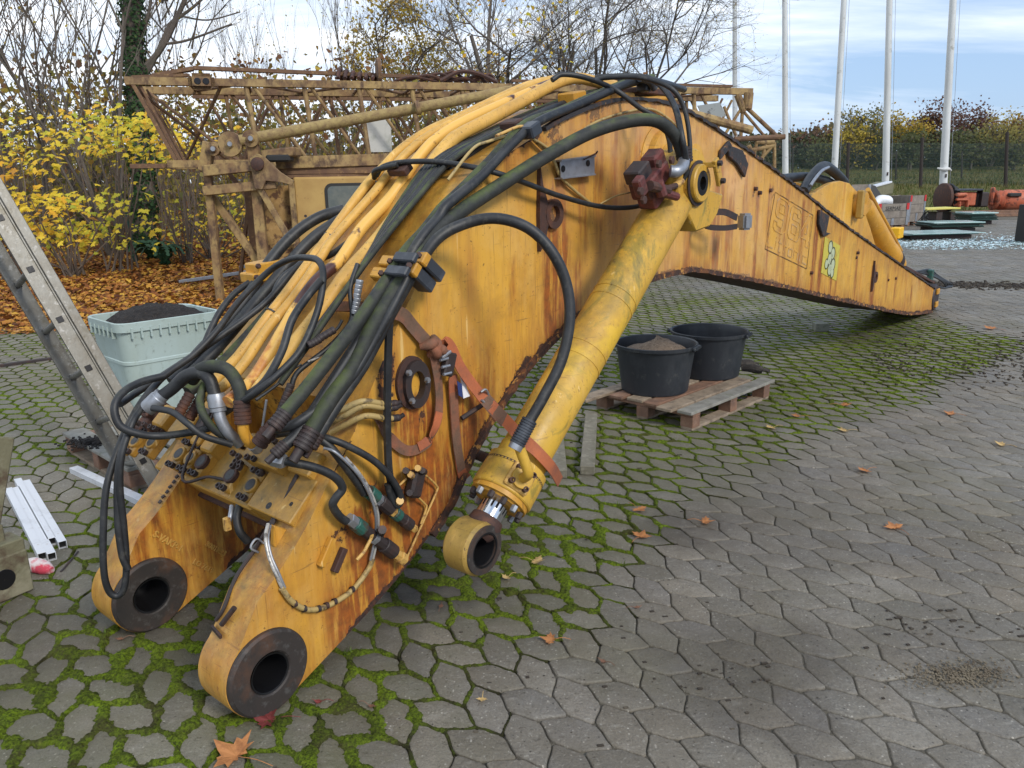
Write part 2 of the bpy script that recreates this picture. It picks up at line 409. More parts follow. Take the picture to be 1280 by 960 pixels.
for i in range(-NI, NI):
    for j in range(-NI, NI):
        k = (i+j) % 4
        if k not in (0, 2): continue
        x0, y0 = grid2w(i, j)
        if y0 < 1.0 or y0 > 31 or x0 < -12 or x0 > 26: continue
        if y0 > edge(x0)+.2 and terrain(x0, y0) > .01: continue
        if not inview(x0, y0, .5): continue
        lat = [(i, j), (i+1, j), (i+2, j), (i+2, j+1), (i+1, j+1), (i, j+1)] if k == 0 else [(i, j), (i+1, j), (i+1, j+1), (i+1, j+2), (i, j+2), (i, j+1)]
        P = [vert(*q)[0] for q in lat]
        cx = sum(p[0] for p in P)/6; cy = sum(p[1] for p in P)/6
        dist = sqrt(cx*cx+cy*cy)
        near = dist < 6.5; mid = dist < 12
        if dist > 15 and False: continue
        gap = .0018+.0045*moss(cx, cy)
        # inset polygon towards centre and round the corners
        pts = []
        def ep(qa, qb, t):   # point on the S-curved joint between two lattice corners (same curve from both sides)
            ka, kb = lat[qa % 6], lat[qb % 6]; pa, pb_ = P[qa % 6], P[qb % 6]
            if ka > kb: ka, kb, pa, pb_, t = kb, ka, pb_, pa, 1-t
            dx_, dy_ = pb_[0]-pa[0], pb_[1]-pa[1]; w_ = .022*sin(2*pi*t)
            return pa[0]+dx_*t-dy_*w_, pa[1]+dy_*t+dx_*w_
        for q in range(6):
            p0, p1, p2 = P[q-1], P[q], P[(q+1) % 6]
            if near:
                for t in (.34, .2, .09): pts.append((*ep(q, q-1, t), 1))
                pts.append((p1[0], p1[1], .0))
                for t in (.09, .2, .34): pts.append((*ep(q, q+1, t), 1))
            elif mid:
                pts += [(*ep(q, q-1, .22), 1), (*ep(q, q+1, .1), 1), (*ep(q, q+1, .3), 1)]
            else: pts.append((p1[0], p1[1], 1))
        ext = []
        for (x, y, w) in pts:
            dx, dy = x-cx, y-cy; r = sqrt(dx*dx+dy*dy)
            ins = gap if w else gap+.0065
            wob = (1+.018*mnoise.noise(V((x*40, y*40, i*.7)))) if near else 1
            ext.append((cx+dx*(1-ins/r)*wob, cy+dy*(1-ins/r)*wob, r))
        tx, ty = rg.gauss(0, .007), rg.gauss(0, .007); tz = rg.gauss(0, .0012)+.006*fbm(cx*.35, cy*.35, 1.)
        rings = ((.0, -.022), (.0025, -.005), (.0085, 0.0)) if near else ((.0, -.02), (.006, 0.0))
        if near: rings = ((.0, -.022), (.001, -.005), (.0035, -.0012), (.009, .0002))
        o = len(pv.v); n = len(ext)
        tone = rg.random(); wvs = [stain_shade(x, y) for (x, y, r) in ext] if dist < 9 else [stain_shade(cx, cy)]*len(ext); mo = moss(cx, cy)
        if dist > 9: mo *= 1.0
        for ins, zz in rings:
            for (x, y, r), wv in zip(ext, wvs):
                qx, qy = cx+(x-cx)*(1-ins/r), cy+(y-cy)*(1-ins/r)
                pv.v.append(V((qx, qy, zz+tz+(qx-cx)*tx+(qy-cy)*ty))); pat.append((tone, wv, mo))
        for q in range(len(rings)-1):
            for w in range(n): pv.f.append((o+q*n+w, o+q*n+(w+1) % n, o+(q+1)*n+(w+1) % n, o+(q+1)*n+w))
        pv.f.append(tuple(o+(len(rings)-1)*n+w for w in range(n)))
        # joint ribbons: three edges per brick
        if dist < 14:
            for q in range(6):
                ka, kb = lat[q], lat[(q+1) % 6]; key = (min(ka, kb), max(ka, kb))
                if key in done: continue
                done.add(key)
                (xa, ya), (xb, yb) = P[q], P[(q+1) % 6]
                mm = moss((xa+xb)/2, (ya+yb)/2)
                if mm < .08: continue
                L = sqrt((xb-xa)**2+(yb-ya)**2)
                if L < .02: continue
                nseg = 18 if dist < 4 else 8 if dist < 7 else 3
                nc = 9 if dist < 4 else 5 if dist < 7 else 3
                ux, uy = (xb-xa)/L, (yb-ya)/L; px_, py_ = -uy, ux
                o2 = len(js.v)
                for a in range(nseg+1):
                    t = a/nseg*1.08-.04; sg_ = 1 if lat[q] < lat[(q+1) % 6] else -1; wv_ = .022*sin(2*pi*max(0, min(1, t))); X = xa+(xb-xa)*t-(yb-ya)*wv_; Y_ = ya+(yb-ya)*t+(xb-xa)*wv_
                    nzv = fbm(X*13, Y_*13, 1, 2); w = (.005+.0175*mm*(1+1.4*nzv))*(1+.35*rg.random())*(1 if dist < 3.6 else .62)
                    if fbm(X*5, Y_*5, 7, 2) < -.32: w *= .45
                    h = (.002+.008*mm*(.8+.9*nzv)); off = .004*mnoise.noise(V((X*30, Y_*30, 3)))
                    for c in range(nc):
                        e = (c/(nc-1)*2-1)
                        zz = -.014+(h+.014)*(1-abs(e)**2.6)
                        if nc > 3 and abs(e) < .95: zz += abs(rg.gauss(0, .0028))*mm-.001+.004*mm*mnoise.noise(V((X*70+e*5, Y_*70, 2)))
                        jx = rg.gauss(0, .0012); js.v.append(V((X+px_*(e*w+off)+jx, Y_+py_*(e*w+off)-jx, zz)))
                        jat.append((min(1, mm*(.9+nzv)), rg.random(), 0))
                for a in range(nseg):
                    for c in range(nc-1):
                        q0 = o2+a*nc+c; js.f.append((q0, q0+nc, q0+nc+1, q0+1))
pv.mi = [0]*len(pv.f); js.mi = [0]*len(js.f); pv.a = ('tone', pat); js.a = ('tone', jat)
def paver_mat():
    m, nt = _new('concrete_pavers'); b = NB(nt); P = geo_pos(b)
    an = b.node('ShaderNodeAttribute'); an.attribute_name = 'tone'
    sp = b.node('ShaderNodeSeparateColor'); b.link(an.outputs['Color'], sp.inputs[0])
    c = b.mix(sp.outputs[0], (.135, .120, .092), (.265, .230, .178))
    tj = b.math('FRACT', b.math('MULTIPLY', sp.outputs[0], 17.3))
    c = b.mix(b.ramp(tj, .6, 1, 0, .5), c, (.17, .155, .15)); c = b.mix(b.ramp(tj, .35, 0, 0, .5), c, (.23, .18, .12))
    c = b.mix(b.ramp(b.noise(P, 1.1, 6, .65), .35, .68, 0, .6), c, (.30, .285, .25))
    c = b.mix(b.ramp(b.noise(b.mapping(P, loc=(5, 5, 5)), 2.3, 7, .7), .45, .7, 0, .65), c, (.12, .105, .082))
    fine = b.noise(P, 130, 5, .7)
    c = b.mix(b.ramp(fine, .35, .65, 0, .5), c, (.075, .07, .062))
    c = b.mix(b.ramp(b.noise(b.mapping(P, loc=(1, 2, 3)), 75, 3, .5), .61, .67, 0, .55), c, (.33, .31, .27))
    # light exposed aggregate grains
    vo = b.node('ShaderNodeTexVoronoi'); vo.inputs['Scale'].default_value = 70; b.link(P, vo.inputs['Vector'])
    sc2 = b.node('ShaderNodeSeparateColor'); b.link(vo.outputs['Color'], sc2.inputs[0])
    gsel = b.math('MULTIPLY', b.ramp(sc2.outputs[0], .85, .9), b.ramp(vo.outputs['Distance'], .28, .18))
    c = b.mix(b.math('MULTIPLY', gsel, .75), c, (.48, .45, .39))
    dsel = b.math('MULTIPLY', b.ramp(sc2.outputs[1], .9, .93), b.ramp(vo.outputs['Distance'], .3, .2))
    c = b.mix(b.math('MULTIPLY', dsel, .8), c, (.02, .018, .016))
    # per stone hue, dirt rims and fresh scuffs
    c = b.mix(b.ramp(b.noise(b.mapping(P, loc=(2, 9, 1)), 5, 7, .75), .42, .66, 0, .6), c, (.14, .12, .088))
    c = b.mix(b.ramp(b.noise(b.mapping(P, (1, 3, 1), loc=(7, 1, 4)), 8, 6, .8), .56, .66, 0, .5), c, (.30, .28, .24))
    c = b.mix(b.ramp(b.noise(b.mapping(P, loc=(4, 4, 2)), 34, 6, .8), .57, .64, 0, .55), c, (.06, .05, .038))
    # algae film on the mossy side
    al = b.math('MULTIPLY', sp.outputs[2], b.ramp(b.noise(P, 3.5, 6, .7), .36, .66, .1, .85))
    c = b.mix(b.math('MULTIPLY', al, .7), c, (.105, .108, .055))
    c = b.mix(b.ramp(b.noise(b.mapping(P, loc=(6, 3, 8)), .9, 6, .7), .5, .66, 0, .45), c, (.13, .118, .07))
    # oil / mud stain, and the boom's shadow painted into the paving
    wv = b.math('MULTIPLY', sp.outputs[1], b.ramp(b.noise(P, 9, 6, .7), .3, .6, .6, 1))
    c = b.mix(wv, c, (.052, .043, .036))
    r = b.math('SUBTRACT', b.ramp(b.noise(P, 1.7, 4, .6), .35, .65, .5, .72), b.math('MULTIPLY', wv, .1))
    h = b.math('ADD', b.math('MULTIPLY', fine, .6), b.noise(P, 22, 5, .7))
    finish(b, c, r, 0, h, .9, .008, .35); return m
M_PAV = paver_mat()
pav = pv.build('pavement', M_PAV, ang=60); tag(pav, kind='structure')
def moss_mat():
    m, nt = _new('moss'); b = NB(nt); P = geo_pos(b)
    an = b.node('ShaderNodeAttribute'); an.attribute_name = 'tone'
    sp = b.node('ShaderNodeSeparateColor'); b.link(an.outputs['Color'], sp.inputs[0])
    c = b.mix(b.ramp(b.noise(P, 9, 6, .7), .32, .66), (.055, .065, .012), (.17, .25, .012))
    c = b.mix(b.ramp(b.noise(P, 2.5, 4, .6), .45, .7, 0, .6), c, (.25, .36, .02))
    c = b.mix(b.ramp(b.noise(P, 90, 4, .7), .42, .62, 0, .8), c, (.022, .028, .008))
    c = b.mix(b.ramp(b.noise(b.mapping(P, loc=(3, 1, 1)), 4.5, 6, .75), .5, .62, 0, .75), c, (.055, .045, .022))
    c = b.mix(b.math('MULTIPLY', b.ramp(sp.outputs[1], .8, 1), .6), c, (.20, .22, .04))
    c = b.mix(b.ramp(sp.outputs[0], .15, .5, .85, 0), c, (.035, .03, .018))
    finish(b, c, .95, 0, b.noise(P, 170, 4, .7), 1., .012, .15); return m
M_MOSS = moss_mat()
mo_ = js.build('moss', M_MOSS, ang=80); tag(mo_, 'bright green moss and dirt filling the joints between pavers', 'moss', kind='stuff')

# ------------------------------------------------------------------ world and light
w = bpy.data.worlds.new('World'); sc.world = w; w.use_nodes = True
nt = w.node_tree; nt.nodes.clear(); b = NB(nt)
SUN_EL, SUN_AZ = radians(38), radians(140)      # azimuth measured clockwise from +Y
sky = b.node('ShaderNodeTexSky'); sky.sky_type = 'NISHITA'; sky.sun_disc = False
sky.sun_elevation = SUN_EL; sky.sun_rotation = SUN_AZ; sky.air_density = 1.0; sky.dust_density = 1.5; sky.ozone_density = 2.0
tc = b.node('ShaderNodeTexCoord').outputs['Generated']
sx = b.node('ShaderNodeSeparateXYZ'); b.link(tc, sx.inputs[0])
# cloud layer projected on a plane overhead
zz = b.math('MAXIMUM', sx.outputs[2], .0)
zz = b.math('ADD', zz, .12)
cmb = b.node('ShaderNodeCombineXYZ'); b.link(b.math('DIVIDE', sx.outputs[0], zz), cmb.inputs[0]); b.link(b.math('DIVIDE', sx.outputs[1], zz), cmb.inputs[1])
cv = b.mapping(cmb.outputs[0], (.45, .95, 1), rot=(0, 0, radians(-14)))
cn = b.noise(cv, 1.1, 7, .58, .6)
az = b.math('DIVIDE', sx.outputs[0], b.math('MAXIMUM', sx.outputs[1], .05))      # left negative
bias = b.ramp(az, -.40, .42, .42, -.06)
cov = b.ramp(b.math('ADD', cn, bias), .40, .72)
cc = b.mix(b.ramp(b.noise(b.mapping(cmb.outputs[0], (.5, 1.6, 1)), 1.7, 6, .6), .35, .65), (4.4, 5.2, 6.3), (7.2, 7.5, 7.9))
thin = b.mix(b.ramp(sx.outputs[2], .0, .5), (2.5, 3.6, 5.4), (1.9, 3.0, 4.9))
base = b.mix(.7, sky.outputs[0], thin)
col = b.mix(cov, base, cc)
bg = b.node('ShaderNodeBackground'); bg.inputs['Strength'].default_value = .105
b.link(col, bg.inputs[0]); ow = b.node('ShaderNodeOutputWorld'); b.link(bg.outputs[0], ow.inputs[0])
sd = bpy.data.lights.new('sun', 'SUN'); sd.energy = 1.5; sd.angle = radians(14); sd.color = (1, .94, .84)
so = bpy.data.objects.new('sun', sd); COL.objects.link(so)
dirv = V((sin(SUN_AZ)*cos(SUN_EL), cos(SUN_AZ)*cos(SUN_EL), sin(SUN_EL)))
so.rotation_euler = (-dirv).to_track_quat('-Z', 'Y').to_euler(); so.location = dirv*50
sc.view_settings.view_transform = 'Standard'; sc.view_settings.look = 'None'; sc.view_settings.gamma = 1
sc.view_settings.exposure = 0.80
# ------------------------------------------------------------------ excavator boom
boom = empty('excavator_boom', S(4.0, 0, -.45), 'huge weathered yellow excavator boom with rust streaks lying across the paved yard', 'excavator boom')
W_ = .86
def lerp(a, b_, t): return a+(b_-a)*t
def resample(pts, n):
    d = [0]
    for a, b_ in zip(pts, pts[1:]): d.append(d[-1]+sqrt((a[0]-b_[0])**2+(a[1]-b_[1])**2))
    out = []; k = 0
    for i in range(n):
        t = d[-1]*i/(n-1)
        while k < len(d)-2 and d[k+1] < t: k += 1
        f = (t-d[k])/(d[k+1]-d[k]); out.append((lerp(pts[k][0], pts[k+1][0], f), lerp(pts[k][1], pts[k+1][1], f)))
    return out
def smoothp(pts, n=6):
    q = catmull([V((a, b_, 0)) for a, b_ in pts], n); return [(p.x, p.y) for p in q]
HC = sz(bp(335, 845)); HR = .148
HC = (HC[0], .145)
topx = [(322, 752), (350, 713), (382, 660), (417, 590), (438, 550), (466, 481), (500, 400), (522, 355), (545, 308), (563, 268), (588, 226), (622, 201), (665, 173), (705, 149), (762, 128), (800, 126), (840, 132), (880, 153), (935, 190), (1005, 242), (1055, 282), (1130, 335), (1168, 361)]
botx = [(429, 799), (474, 750), (522, 690), (560, 630), (597, 550), (644, 475), (700, 412), (735, 384), (775, 360), (820, 345), (850, 338), (880, 337), (980, 357), (1065, 377), (1130, 391), (1164, 389)]
def arc(c, r, a0, a1, n): return [(c[0]+r*cos(radians(lerp(a0, a1, k/(n-1)))), c[1]+r*sin(radians(lerp(a0, a1, k/(n-1))))) for k in range(n)]
topc = arc(HC, HR, 225, 128, 8)+smoothp([sz(bp(*p)) for p in topx], 5)
botc = arc(HC, HR, 225, 292, 6)+smoothp([sz(bp(*p)) for p in botx], 5)
# stations: ear part (k < K0) and box part
def split(c, s0):
    for i in range(len(c)-1):
        if i > 8 and c[i][0] <= s0 < c[i+1][0]: return i+1
sT, sB = sz(bp(452, 515))[0], sz(bp(536, 668))[0]
iT, iB = split(topc, sT), split(botc, sB)
NE, NBX, NR = 60, 330, 26
tE, bE = resample(topc[:iT+1], NE), resample(botc[:iB+1], NE)
tB, bB = resample(topc[iT:], NBX), resample(botc[iB:], NBX)
def rung(a, b_, r): return (lerp(a[0], b_[0], r), lerp(a[1], b_[1], r))
# rust painting ------------------------------------------------
STR = []   # (s, ztop, length, halfwidth, amount)
def streak(px_, py_, ln, w, a): s_, z_ = sz(bp(px_, py_)); STR.append((s_, z_, ln*1.1, w*1.1, a*1.5))
for a in ((700, 215, .55, .05, .8), (688, 240, .75, .055, 1.0), (705, 300, .8, .04, .9), (722, 330, .6, .03, .7), (770, 150, .5, .04, .6), (750, 165, .5, .05, .5), (800, 150, .3, .06, .5), (730, 205, .35, .05, .6), (900, 215, .8, .08, .8), (915, 225, 1., .06, .7), (935, 200, .5, .05, .7), (895, 280, .5, .06, 1.), (905, 190, .6, .05, .6),
          (948, 245, .9, .03, .9), (963, 240, .8, .03, .8), (1022, 270, .7, .05, 1.), (1030, 280, .6, .05, .9), (1073, 315, .5, .05, .6), (1093, 335, .5, .08, 1.), (1120, 350, .3, .05, .6), (985, 240, .7, .04, .5), (1005, 255, .8, .04, .5), (870, 170, .5, .06, .5), (845, 150, .5, .07, .5), (830, 180, .4, .08, .4),
          (520, 510, .35, .07, 1.0), (535, 520, .28, .05, .9), (500, 520, .2, .05, .6), (500, 640, .28, .09, 1.2), (520, 600, .3, .1, 1.0), (540, 590, .25, .06, .9), (460, 640, .32, .07, .9), (440, 660, .3, .05, .6), (475, 620, .35, .08, 1.2), (488, 655, .3, .09, 1.2), (600, 470, .2, .04, .5), (640, 330, .3, .02, .35), (780, 290, .4, .03, .4), (1050, 300, .7, .03, .5), (1110, 345, .35, .03, .5), (1140, 360, .2, .04, .7), (860, 270, .6, .05, .4), (975, 290, .5, .04, .4), (1040, 330, .4, .05, .5)): streak(*a)
BLOB = []  # solid dark rust (s,z,rs,rz,amount)
def blob(px_, py_, rs, rz, a=.9, kind='g'): s_, z_ = sz(bp(px_, py_)); BLOB.append((s_, z_, rs, rz, a, kind))
for a in ((692, 190-15, .09, .05), (742, 145, .10, .05), (758, 132, .06, .03), (905, 165+25, .05, .06, .8), (913, 195, .09, .07), (925, 205, .07, .12, .7), (943, 240, .05, .07), (966, 240, .04, .06), (1026, 272, .07, .10), (688, 262, .06, .14, .75), (487, 455, .035, .16, .9), (478, 480, .03, .12, .9), (527, 520, .035, .05), (505, 608, .03, .04, .8), (470, 640, .05, .04, .8), (425, 670, .06, .04, .75), (462, 612, .06, .05, .8), (720, 105+30, .05, .03, .8), (788, 222, .10, .12, .8), (800, 195, .07, .10, .6), (745, 210, .08, .03, .5), (1090, 352, .05, .10, .9), (1135, 375, .06, .06, .5), (893, 287, .05, .03, .8)): blob(*a)
for a in ((920, 215, .22, .22, .9, 'b'), (780, 165, .3, .18, .55, 'b'), (730, 175, .25, .1, .4, 'b'), (870, 180, .3, .15, .4, 'b'), (700, 220, .15, .2, .4, 'b'), (955, 250, .3, .1, .3, 'b')): blob(*a)
def rustat(s_, z_, et, eb, side):
    r = g_ = bl = 0
    for (a, zt, ln, w, am) in STR:
        d = abs(s_-a)/(w*1.0)
        if d < 1.3 and z_ < zt+.03 and z_ > zt-ln*1.4:
            dz = (zt-z_)/ln; f = am*(1-sstep(.25, 1.3, d))*(1-sstep(.3, 1.4, dz)); r = max(r, f)
    for (a, zc, rs, rz, am, kd) in BLOB:
        d = sqrt(((s_-a)/rs)**2+((z_-zc)/rz)**2)
        if d < 1.6:
            f = am*(1-sstep(.3, 1.5, d))
            if kd == 'g': g_ = max(g_, f*.62); r = max(r, f*.9)
            else: bl = max(bl, f)
    # edges: et, eb are distances to top / bottom edge
    n = fbm(s_*4, z_*4, 3)
    if s_ > .35: g_ = max(g_, (.72+.25*n)*(1-sstep(.0, .045+.03*max(0, n), eb))); r = max(r, .55*(1-sstep(0, .16, eb)))
    if s_ > 1.2: g_ = max(g_, (.55+.3*n)*(1-sstep(.0, .03, et))); r = max(r, (.45+.3*n)*(1-sstep(0, .22, et)))
    if s_ > .35 and s_ < 1.1: g_ = max(g_, (.4+.3*n)*(1-sstep(.0, .03, et)))
    lowear = sstep(.15, .4, s_)*(1-sstep(1.0, 1.3, s_)); r = max(r, (1.05+.5*n)*lowear*(1-sstep(.08, .42, eb)), (.75+.6*n)*sstep(-.2, .1, s_)*(1-sstep(.2, .5, s_))*(1-sstep(.0, .2, eb))*.7)
    if side == 3: r = max(r, .55+.5*n)
    if side == 2 and s_ < .8: r = max(r, .16+.5*max(0, fbm(s_*3, z_*3, 9)))
    bl = max(bl, .40*sstep(1.3, 2.2, s_)*(1-sstep(3.6, 5, s_))*(.7+n))
    return (min(r, 1.2), g_, bl)
body = MB(); ba = []
def grid(getp, nu, nv, flip, att, hole=False):
    o = len(body.v)
    for i in range(nu):
        for j in range(nv): body.v.append(getp(i, j)); ba.append(att(i, j))
    for i in range(nu-1):
        for j in range(nv-1):
            q = (o+i*nv+j, o+(i+1)*nv+j, o+(i+1)*nv+j+1, o+i*nv+j+1)
            if hole:
                cc = (body.v[q[0]]+body.v[q[2]])/2; a_, b2 = sz(cc)
                if (a_-HC[0])**2+(b2-HC[1])**2 < .100**2: continue
            body.f.append(q[::-1] if flip else q)
def plate(T, B, t, flip, side=1):
    tf = t if callable(t) else (lambda i: t)
    n = len(T)
    def P_(i, j):
        s_, z_ = rung(T[i], B[i], j/(NR-1)); return S(s_, z_, tf(i))
    def A_(i, j):
        s_, z_ = rung(T[i], B[i], j/(NR-1)); h = sqrt((T[i][0]-B[i][0])**2+(T[i][1]-B[i][1])**2)
        return rustat(s_, z_, h*j/(NR-1), h*(1-j/(NR-1)), side)
    grid(P_, n, NR, flip, A_, side >= 2)
def cover(C_, t0, t1, nt, flip, dark, dark2=0):
    n = len(C_)
    t1f = t1 if callable(t1) else (lambda i: t1)
    grid(lambda i, j: S(C_[i][0], C_[i][1], lerp(t0, t1f(i), j/(nt-1))), n, nt, flip, lambda i, j: (dark2, dark, 0))
ET = .16
def cap(T, B, t0, t1, flip):   # closing face between the last top and bottom point
    grid(lambda i, j: S(*rung(T, B, i/9), lerp(t0, t1, j/7)), 10, 8, flip, lambda i, j: (.4, .35, 0))
for (ta, tb) in ((0, -ET), (-.78, -.78-ET)):
    plate(tE, bE, ta, True, 2 if ta == 0 else 3); plate(tE, bE, tb, False, 2)
    cover(tE, ta, tb, 8, False, .20, .3); cover(bE, ta, tb, 6, True, .45, .3)
FE = -.78-ET
# box spans from the near face to the far face of the ears, then keeps that width
plate(tB, bB, 0, True)
FW = lambda i: lerp(FE, -.58, sstep(.55, 1.0, tB[i][0]))
def plate_far(): 
    plate(tB, bB, FW, False)
plate_far()
cover(tB, 0, FW, 24, False, .10, .15)
cover(bB, 0, FW, 12, True, .8, .4)
cap(tB[0], bB[0], 0, FE, True); cap(tB[-1], bB[-1], 0, -.58, False)
body.mi = [0]*len(body.f); body.a = ('rust', ba)
bo = body.build('boom_body', M_BOOM, boom, ang=28)
# rust-eaten edge flanges: weld beads along top and bottom edges
def strip_edge(C_, t, dz, name, mat, hw=.012, th=.02, rag=1.0):
    mb = MB(); P = resample(C_, 260); o = 0
    for i, (s_, z_) in enumerate(P):
        a = P[max(i-1, 0)]; c = P[min(i+1, len(P)-1)]; d = V((c[0]-a[0], c[1]-a[1])).normalized(); nn = (-d.y, d.x)
        r1 = rag*.007*rnd.uniform(-1, 1)+rag*.006*fbm(s_*14, 2.)
        for (a_, b_) in ((-hw, -th/2), (hw+r1, -th/2+r1*.4), (hw+r1, th/2), (-hw, th/2)):
            mb.v.append(S(s_+nn[0]*(dz+b_), z_+nn[1]*(dz+b_), t+a_))
    n = len(P); mb.f = [(i*4+k, i*4+(k+1) % 4, (i+1)*4+(k+1) % 4, (i+1)*4+k) for i in range(n-1) for k in range(4)]+[(3, 2, 1, 0), (n*4-4, n*4-3, n*4-2, n*4-1)]; mb.mi = [0]*len(mb.f)
    return mb.build(name, mat, boom, ang=50)
M_EDGE = pm('rusted_paint_edge', (.045, .022, .016), .85, layers=[((.16, .06, .022), 18, .47, .6, .9), ((.50, .25, .06), 26, .57, .62, .8)], bump=(45, .8, .008))
M_DEDGE = pm('dark_cracked_edge', (.026, .023, .025), .7, layers=[((.11, .045, .02), 16, .53, .66, .8), ((.45, .21, .05), 30, .62, .68, .7)], bump=(45, .8, .006))
strip_edge(bB, 0, -.008, 'bottom_flange', M_EDGE, .018, .026)
kk = [i for i, p in enumerate(tB) if p[0] > 1.5][0]
strip_edge(tB[kk:], 0, .006, 'top_edge', M_DEDGE, .014, .016)
# hubs
def hub(t, axis=1, name='ear_bushing'):
    c = S(HC[0], HC[1], t); mb = MB(); R = HR-.002
    mb.lathe(c, N*axis, [(-.02, R*.999), (.012, R*.985), (.02, R*.93), (.019, .076), (.012, .069), (-.10, .067), (-.13, .066)], 48)
    o = mb.build(name, M_BUSH, boom, ang=30)
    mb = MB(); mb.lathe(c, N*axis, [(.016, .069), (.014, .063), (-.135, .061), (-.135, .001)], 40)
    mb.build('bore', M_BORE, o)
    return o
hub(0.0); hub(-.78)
for t0 in (-ET, -.78-ET): MB().lathe(S(HC[0], HC[1], t0+.0), -N, [(-.01, HR*.97), (.012, HR*.95), (.013, .066)], 40).build('ear_bushing', M_BUSH, boom)
# tip block
tp = sz(bp(1174, 374)); mb = MB()
tc_ = (tB[-1][0]+.09, .17)
mb.lathe(S(tc_[0], .17, .015), -N, [(0, .001), (0, .08), (.0, .15), (.02, .165), (.58, .165), (.60, .15), (.60, .001)], 32)
mb.build('tip_hub', M_RSTD, boom)
mb = MB()
mb.box(S(tc_[0]-.07, .17, -.29), U*.09, N*.29, Z*.155); mb.build('tip_block', M_RSTD, boom, bevel=.02)
for z_ in (.25, .09): MB().box(S(tc_[0]+.0, z_, .025), U*.06, N*.012, Z*.035).build('tip_patch', M_YEL, boom, bevel=.006)

# ---- hoses / pipes helper. pts are (px, py, offset from the side plate)
def hose(pts, r, mat=None, name='hose', n=10, parent=None, sm=7, fit=None):
    P = [p if isinstance(p, V) else bp(*p) for p in pts]
    r *= .86 if (mat in (None, M_RUB, M_RUBM)) else 1
    mb = MB(); mb.tube(P, r, n, True, sm)
    o = mb.build(name, mat or M_RUB, parent or boom, ang=60)
    if fit:
        for q, (a, c) in (('s', (P[0], P[1])), ('e', (P[-1], P[-2]))):
            if q in fit: d = (a-c).normalized(); ferrule(a-d*r*.9, a+d*r*1.7, r*1.04, o, M_RSTD, 'hose_fitting', 5); MB().cyl(a+d*r*1.5, a+d*r*3.4, r*.6, r*.6, 12).build('nipple', M_RSTD, o)
    return o
def ferrule(p0, p1, r, parent, mat=None, name='hose_fitting', ribs=6):
    p0 = V(p0); p1 = V(p1); d = (p1-p0); L = d.length; prof = [(0, .001), (0, r*.96)]
    for k in range(ribs): prof += [(L*(k+.15)/ribs, r*1.08), (L*(k+.75)/ribs, r*1.08), (L*(k+.8)/ribs, r*.98), (L*(k+1)/ribs, r*.98)]
    prof += [(L, .001)]
    return MB().lathe(p0, d, prof, 20).build(name, mat or M_RST, parent, ang=25)
# four yellow pipes
P4 = [(318, 497, -.17), (339, 468, -.19), (401, 389, -.23), (432, 345, -.25), (470, 302, -.27), (515, 244, -.28), (540, 205, -.28), (560, 180, -.28), (575, 168, -.28), (610, 150, -.28), (655, 126, -.28), (695, 104, -.29), (722, 98, -.3), (752, 104, -.3), (790, 112, -.3)]
P3 = [(285, 503, -.24), (317, 474, -.27), (352, 417, -.30), (369, 388, -.31), (395, 352, -.33), (425, 325, -.34), (451, 287, -.36), (489, 246, -.37), (512, 212, -.37), (525, 195, -.37), (545, 174, -.37), (580, 152, -.37), (640, 125, -.38), (685, 106, -.38), (710, 101, -.39)]
P2 = [(258, 497, -.34), (282, 480, -.36), (307, 452, -.38), (335, 410, -.4), (367, 372, -.42), (401, 322, -.44), (417, 298, -.45), (468, 240, -.46), (492, 209, -.46), (510, 190, -.46), (530, 173, -.46), (560, 156, -.46), (600, 137, -.46), (665, 106, -.47), (700, 99, -.47)]
P1 = [(262, 482, -.44), (292, 452, -.46), (304, 438, -.47), (331, 401, -.49), (357, 368, -.5), (382, 334, -.52), (406, 302, -.53), (432, 266, -.54), (459, 230, -.54), (480, 208, -.54), (495, 192, -.54), (515, 176, -.54), (540, 161, -.54), (580, 143, -.54), (655, 108, -.55), (700, 97, -.55)]
M_PIPER = pm('rusty_pipe_paint', (.70, .41, .09), .45, layers=[((.06, .022, .018), 2.1, .53, .56, 1.), ((.42, .14, .03), 2.3, .58, .62, .8)], bump=(40, .2, .003))
for P_, r_, m_ in ((P4, .0275, M_PIPE), (P3, .0225, M_PIPER), (P2, .0175, M_PIPE), (P1, .019, M_PIPE)):
    o = hose(P_, r_, m_, 'steel_pipe', 14)
# hoses from the red valve block / cylinders, clamp stack area
H = []
# pair running through the clamp stack along the top plate edge to the left and up over the crown
hose([(352, 560, .02), (375, 538, .03), (420, 470, .04), (452, 420, .05), (492, 355, .07), (525, 300, .07), (548, 272, .06), (560, 255, .06), (600, 222, .05), (640, 180, .04), (672, 153, .03), (720, 132, .0), (770, 110, -.02), (800, 100, -.05), (830, 104, -.1), (855, 112, -.2)], .021, M_RUB, fit='s')
hose([(352, 522, .03), (395, 470, .04), (445, 405, .05), (470, 370, .05), (505, 318, .04), (530, 290, .04), (552, 262, .03), (575, 240, .03), (610, 205, .02), (655, 158, .0), (700, 140, -.02), (745, 120, -.04), (785, 104, -.06), (815, 98, -.1)], .026, M_RUBM, fit='s')
# thick mossy hose arch to the red valve
hose([(385, 545, .06), (412, 500, .06), (440, 460, .06), (470, 400, .07), (505, 345, .08), (540, 295, .07), (575, 265, .07), (620, 235, .07), (680, 197, .10), (740, 165, .16), (790, 151, .24), (822, 152, .30), (842, 168, .33), (852, 190, .34), (854, 203, .34)], .031, M_RUBM, n=14, fit='s')
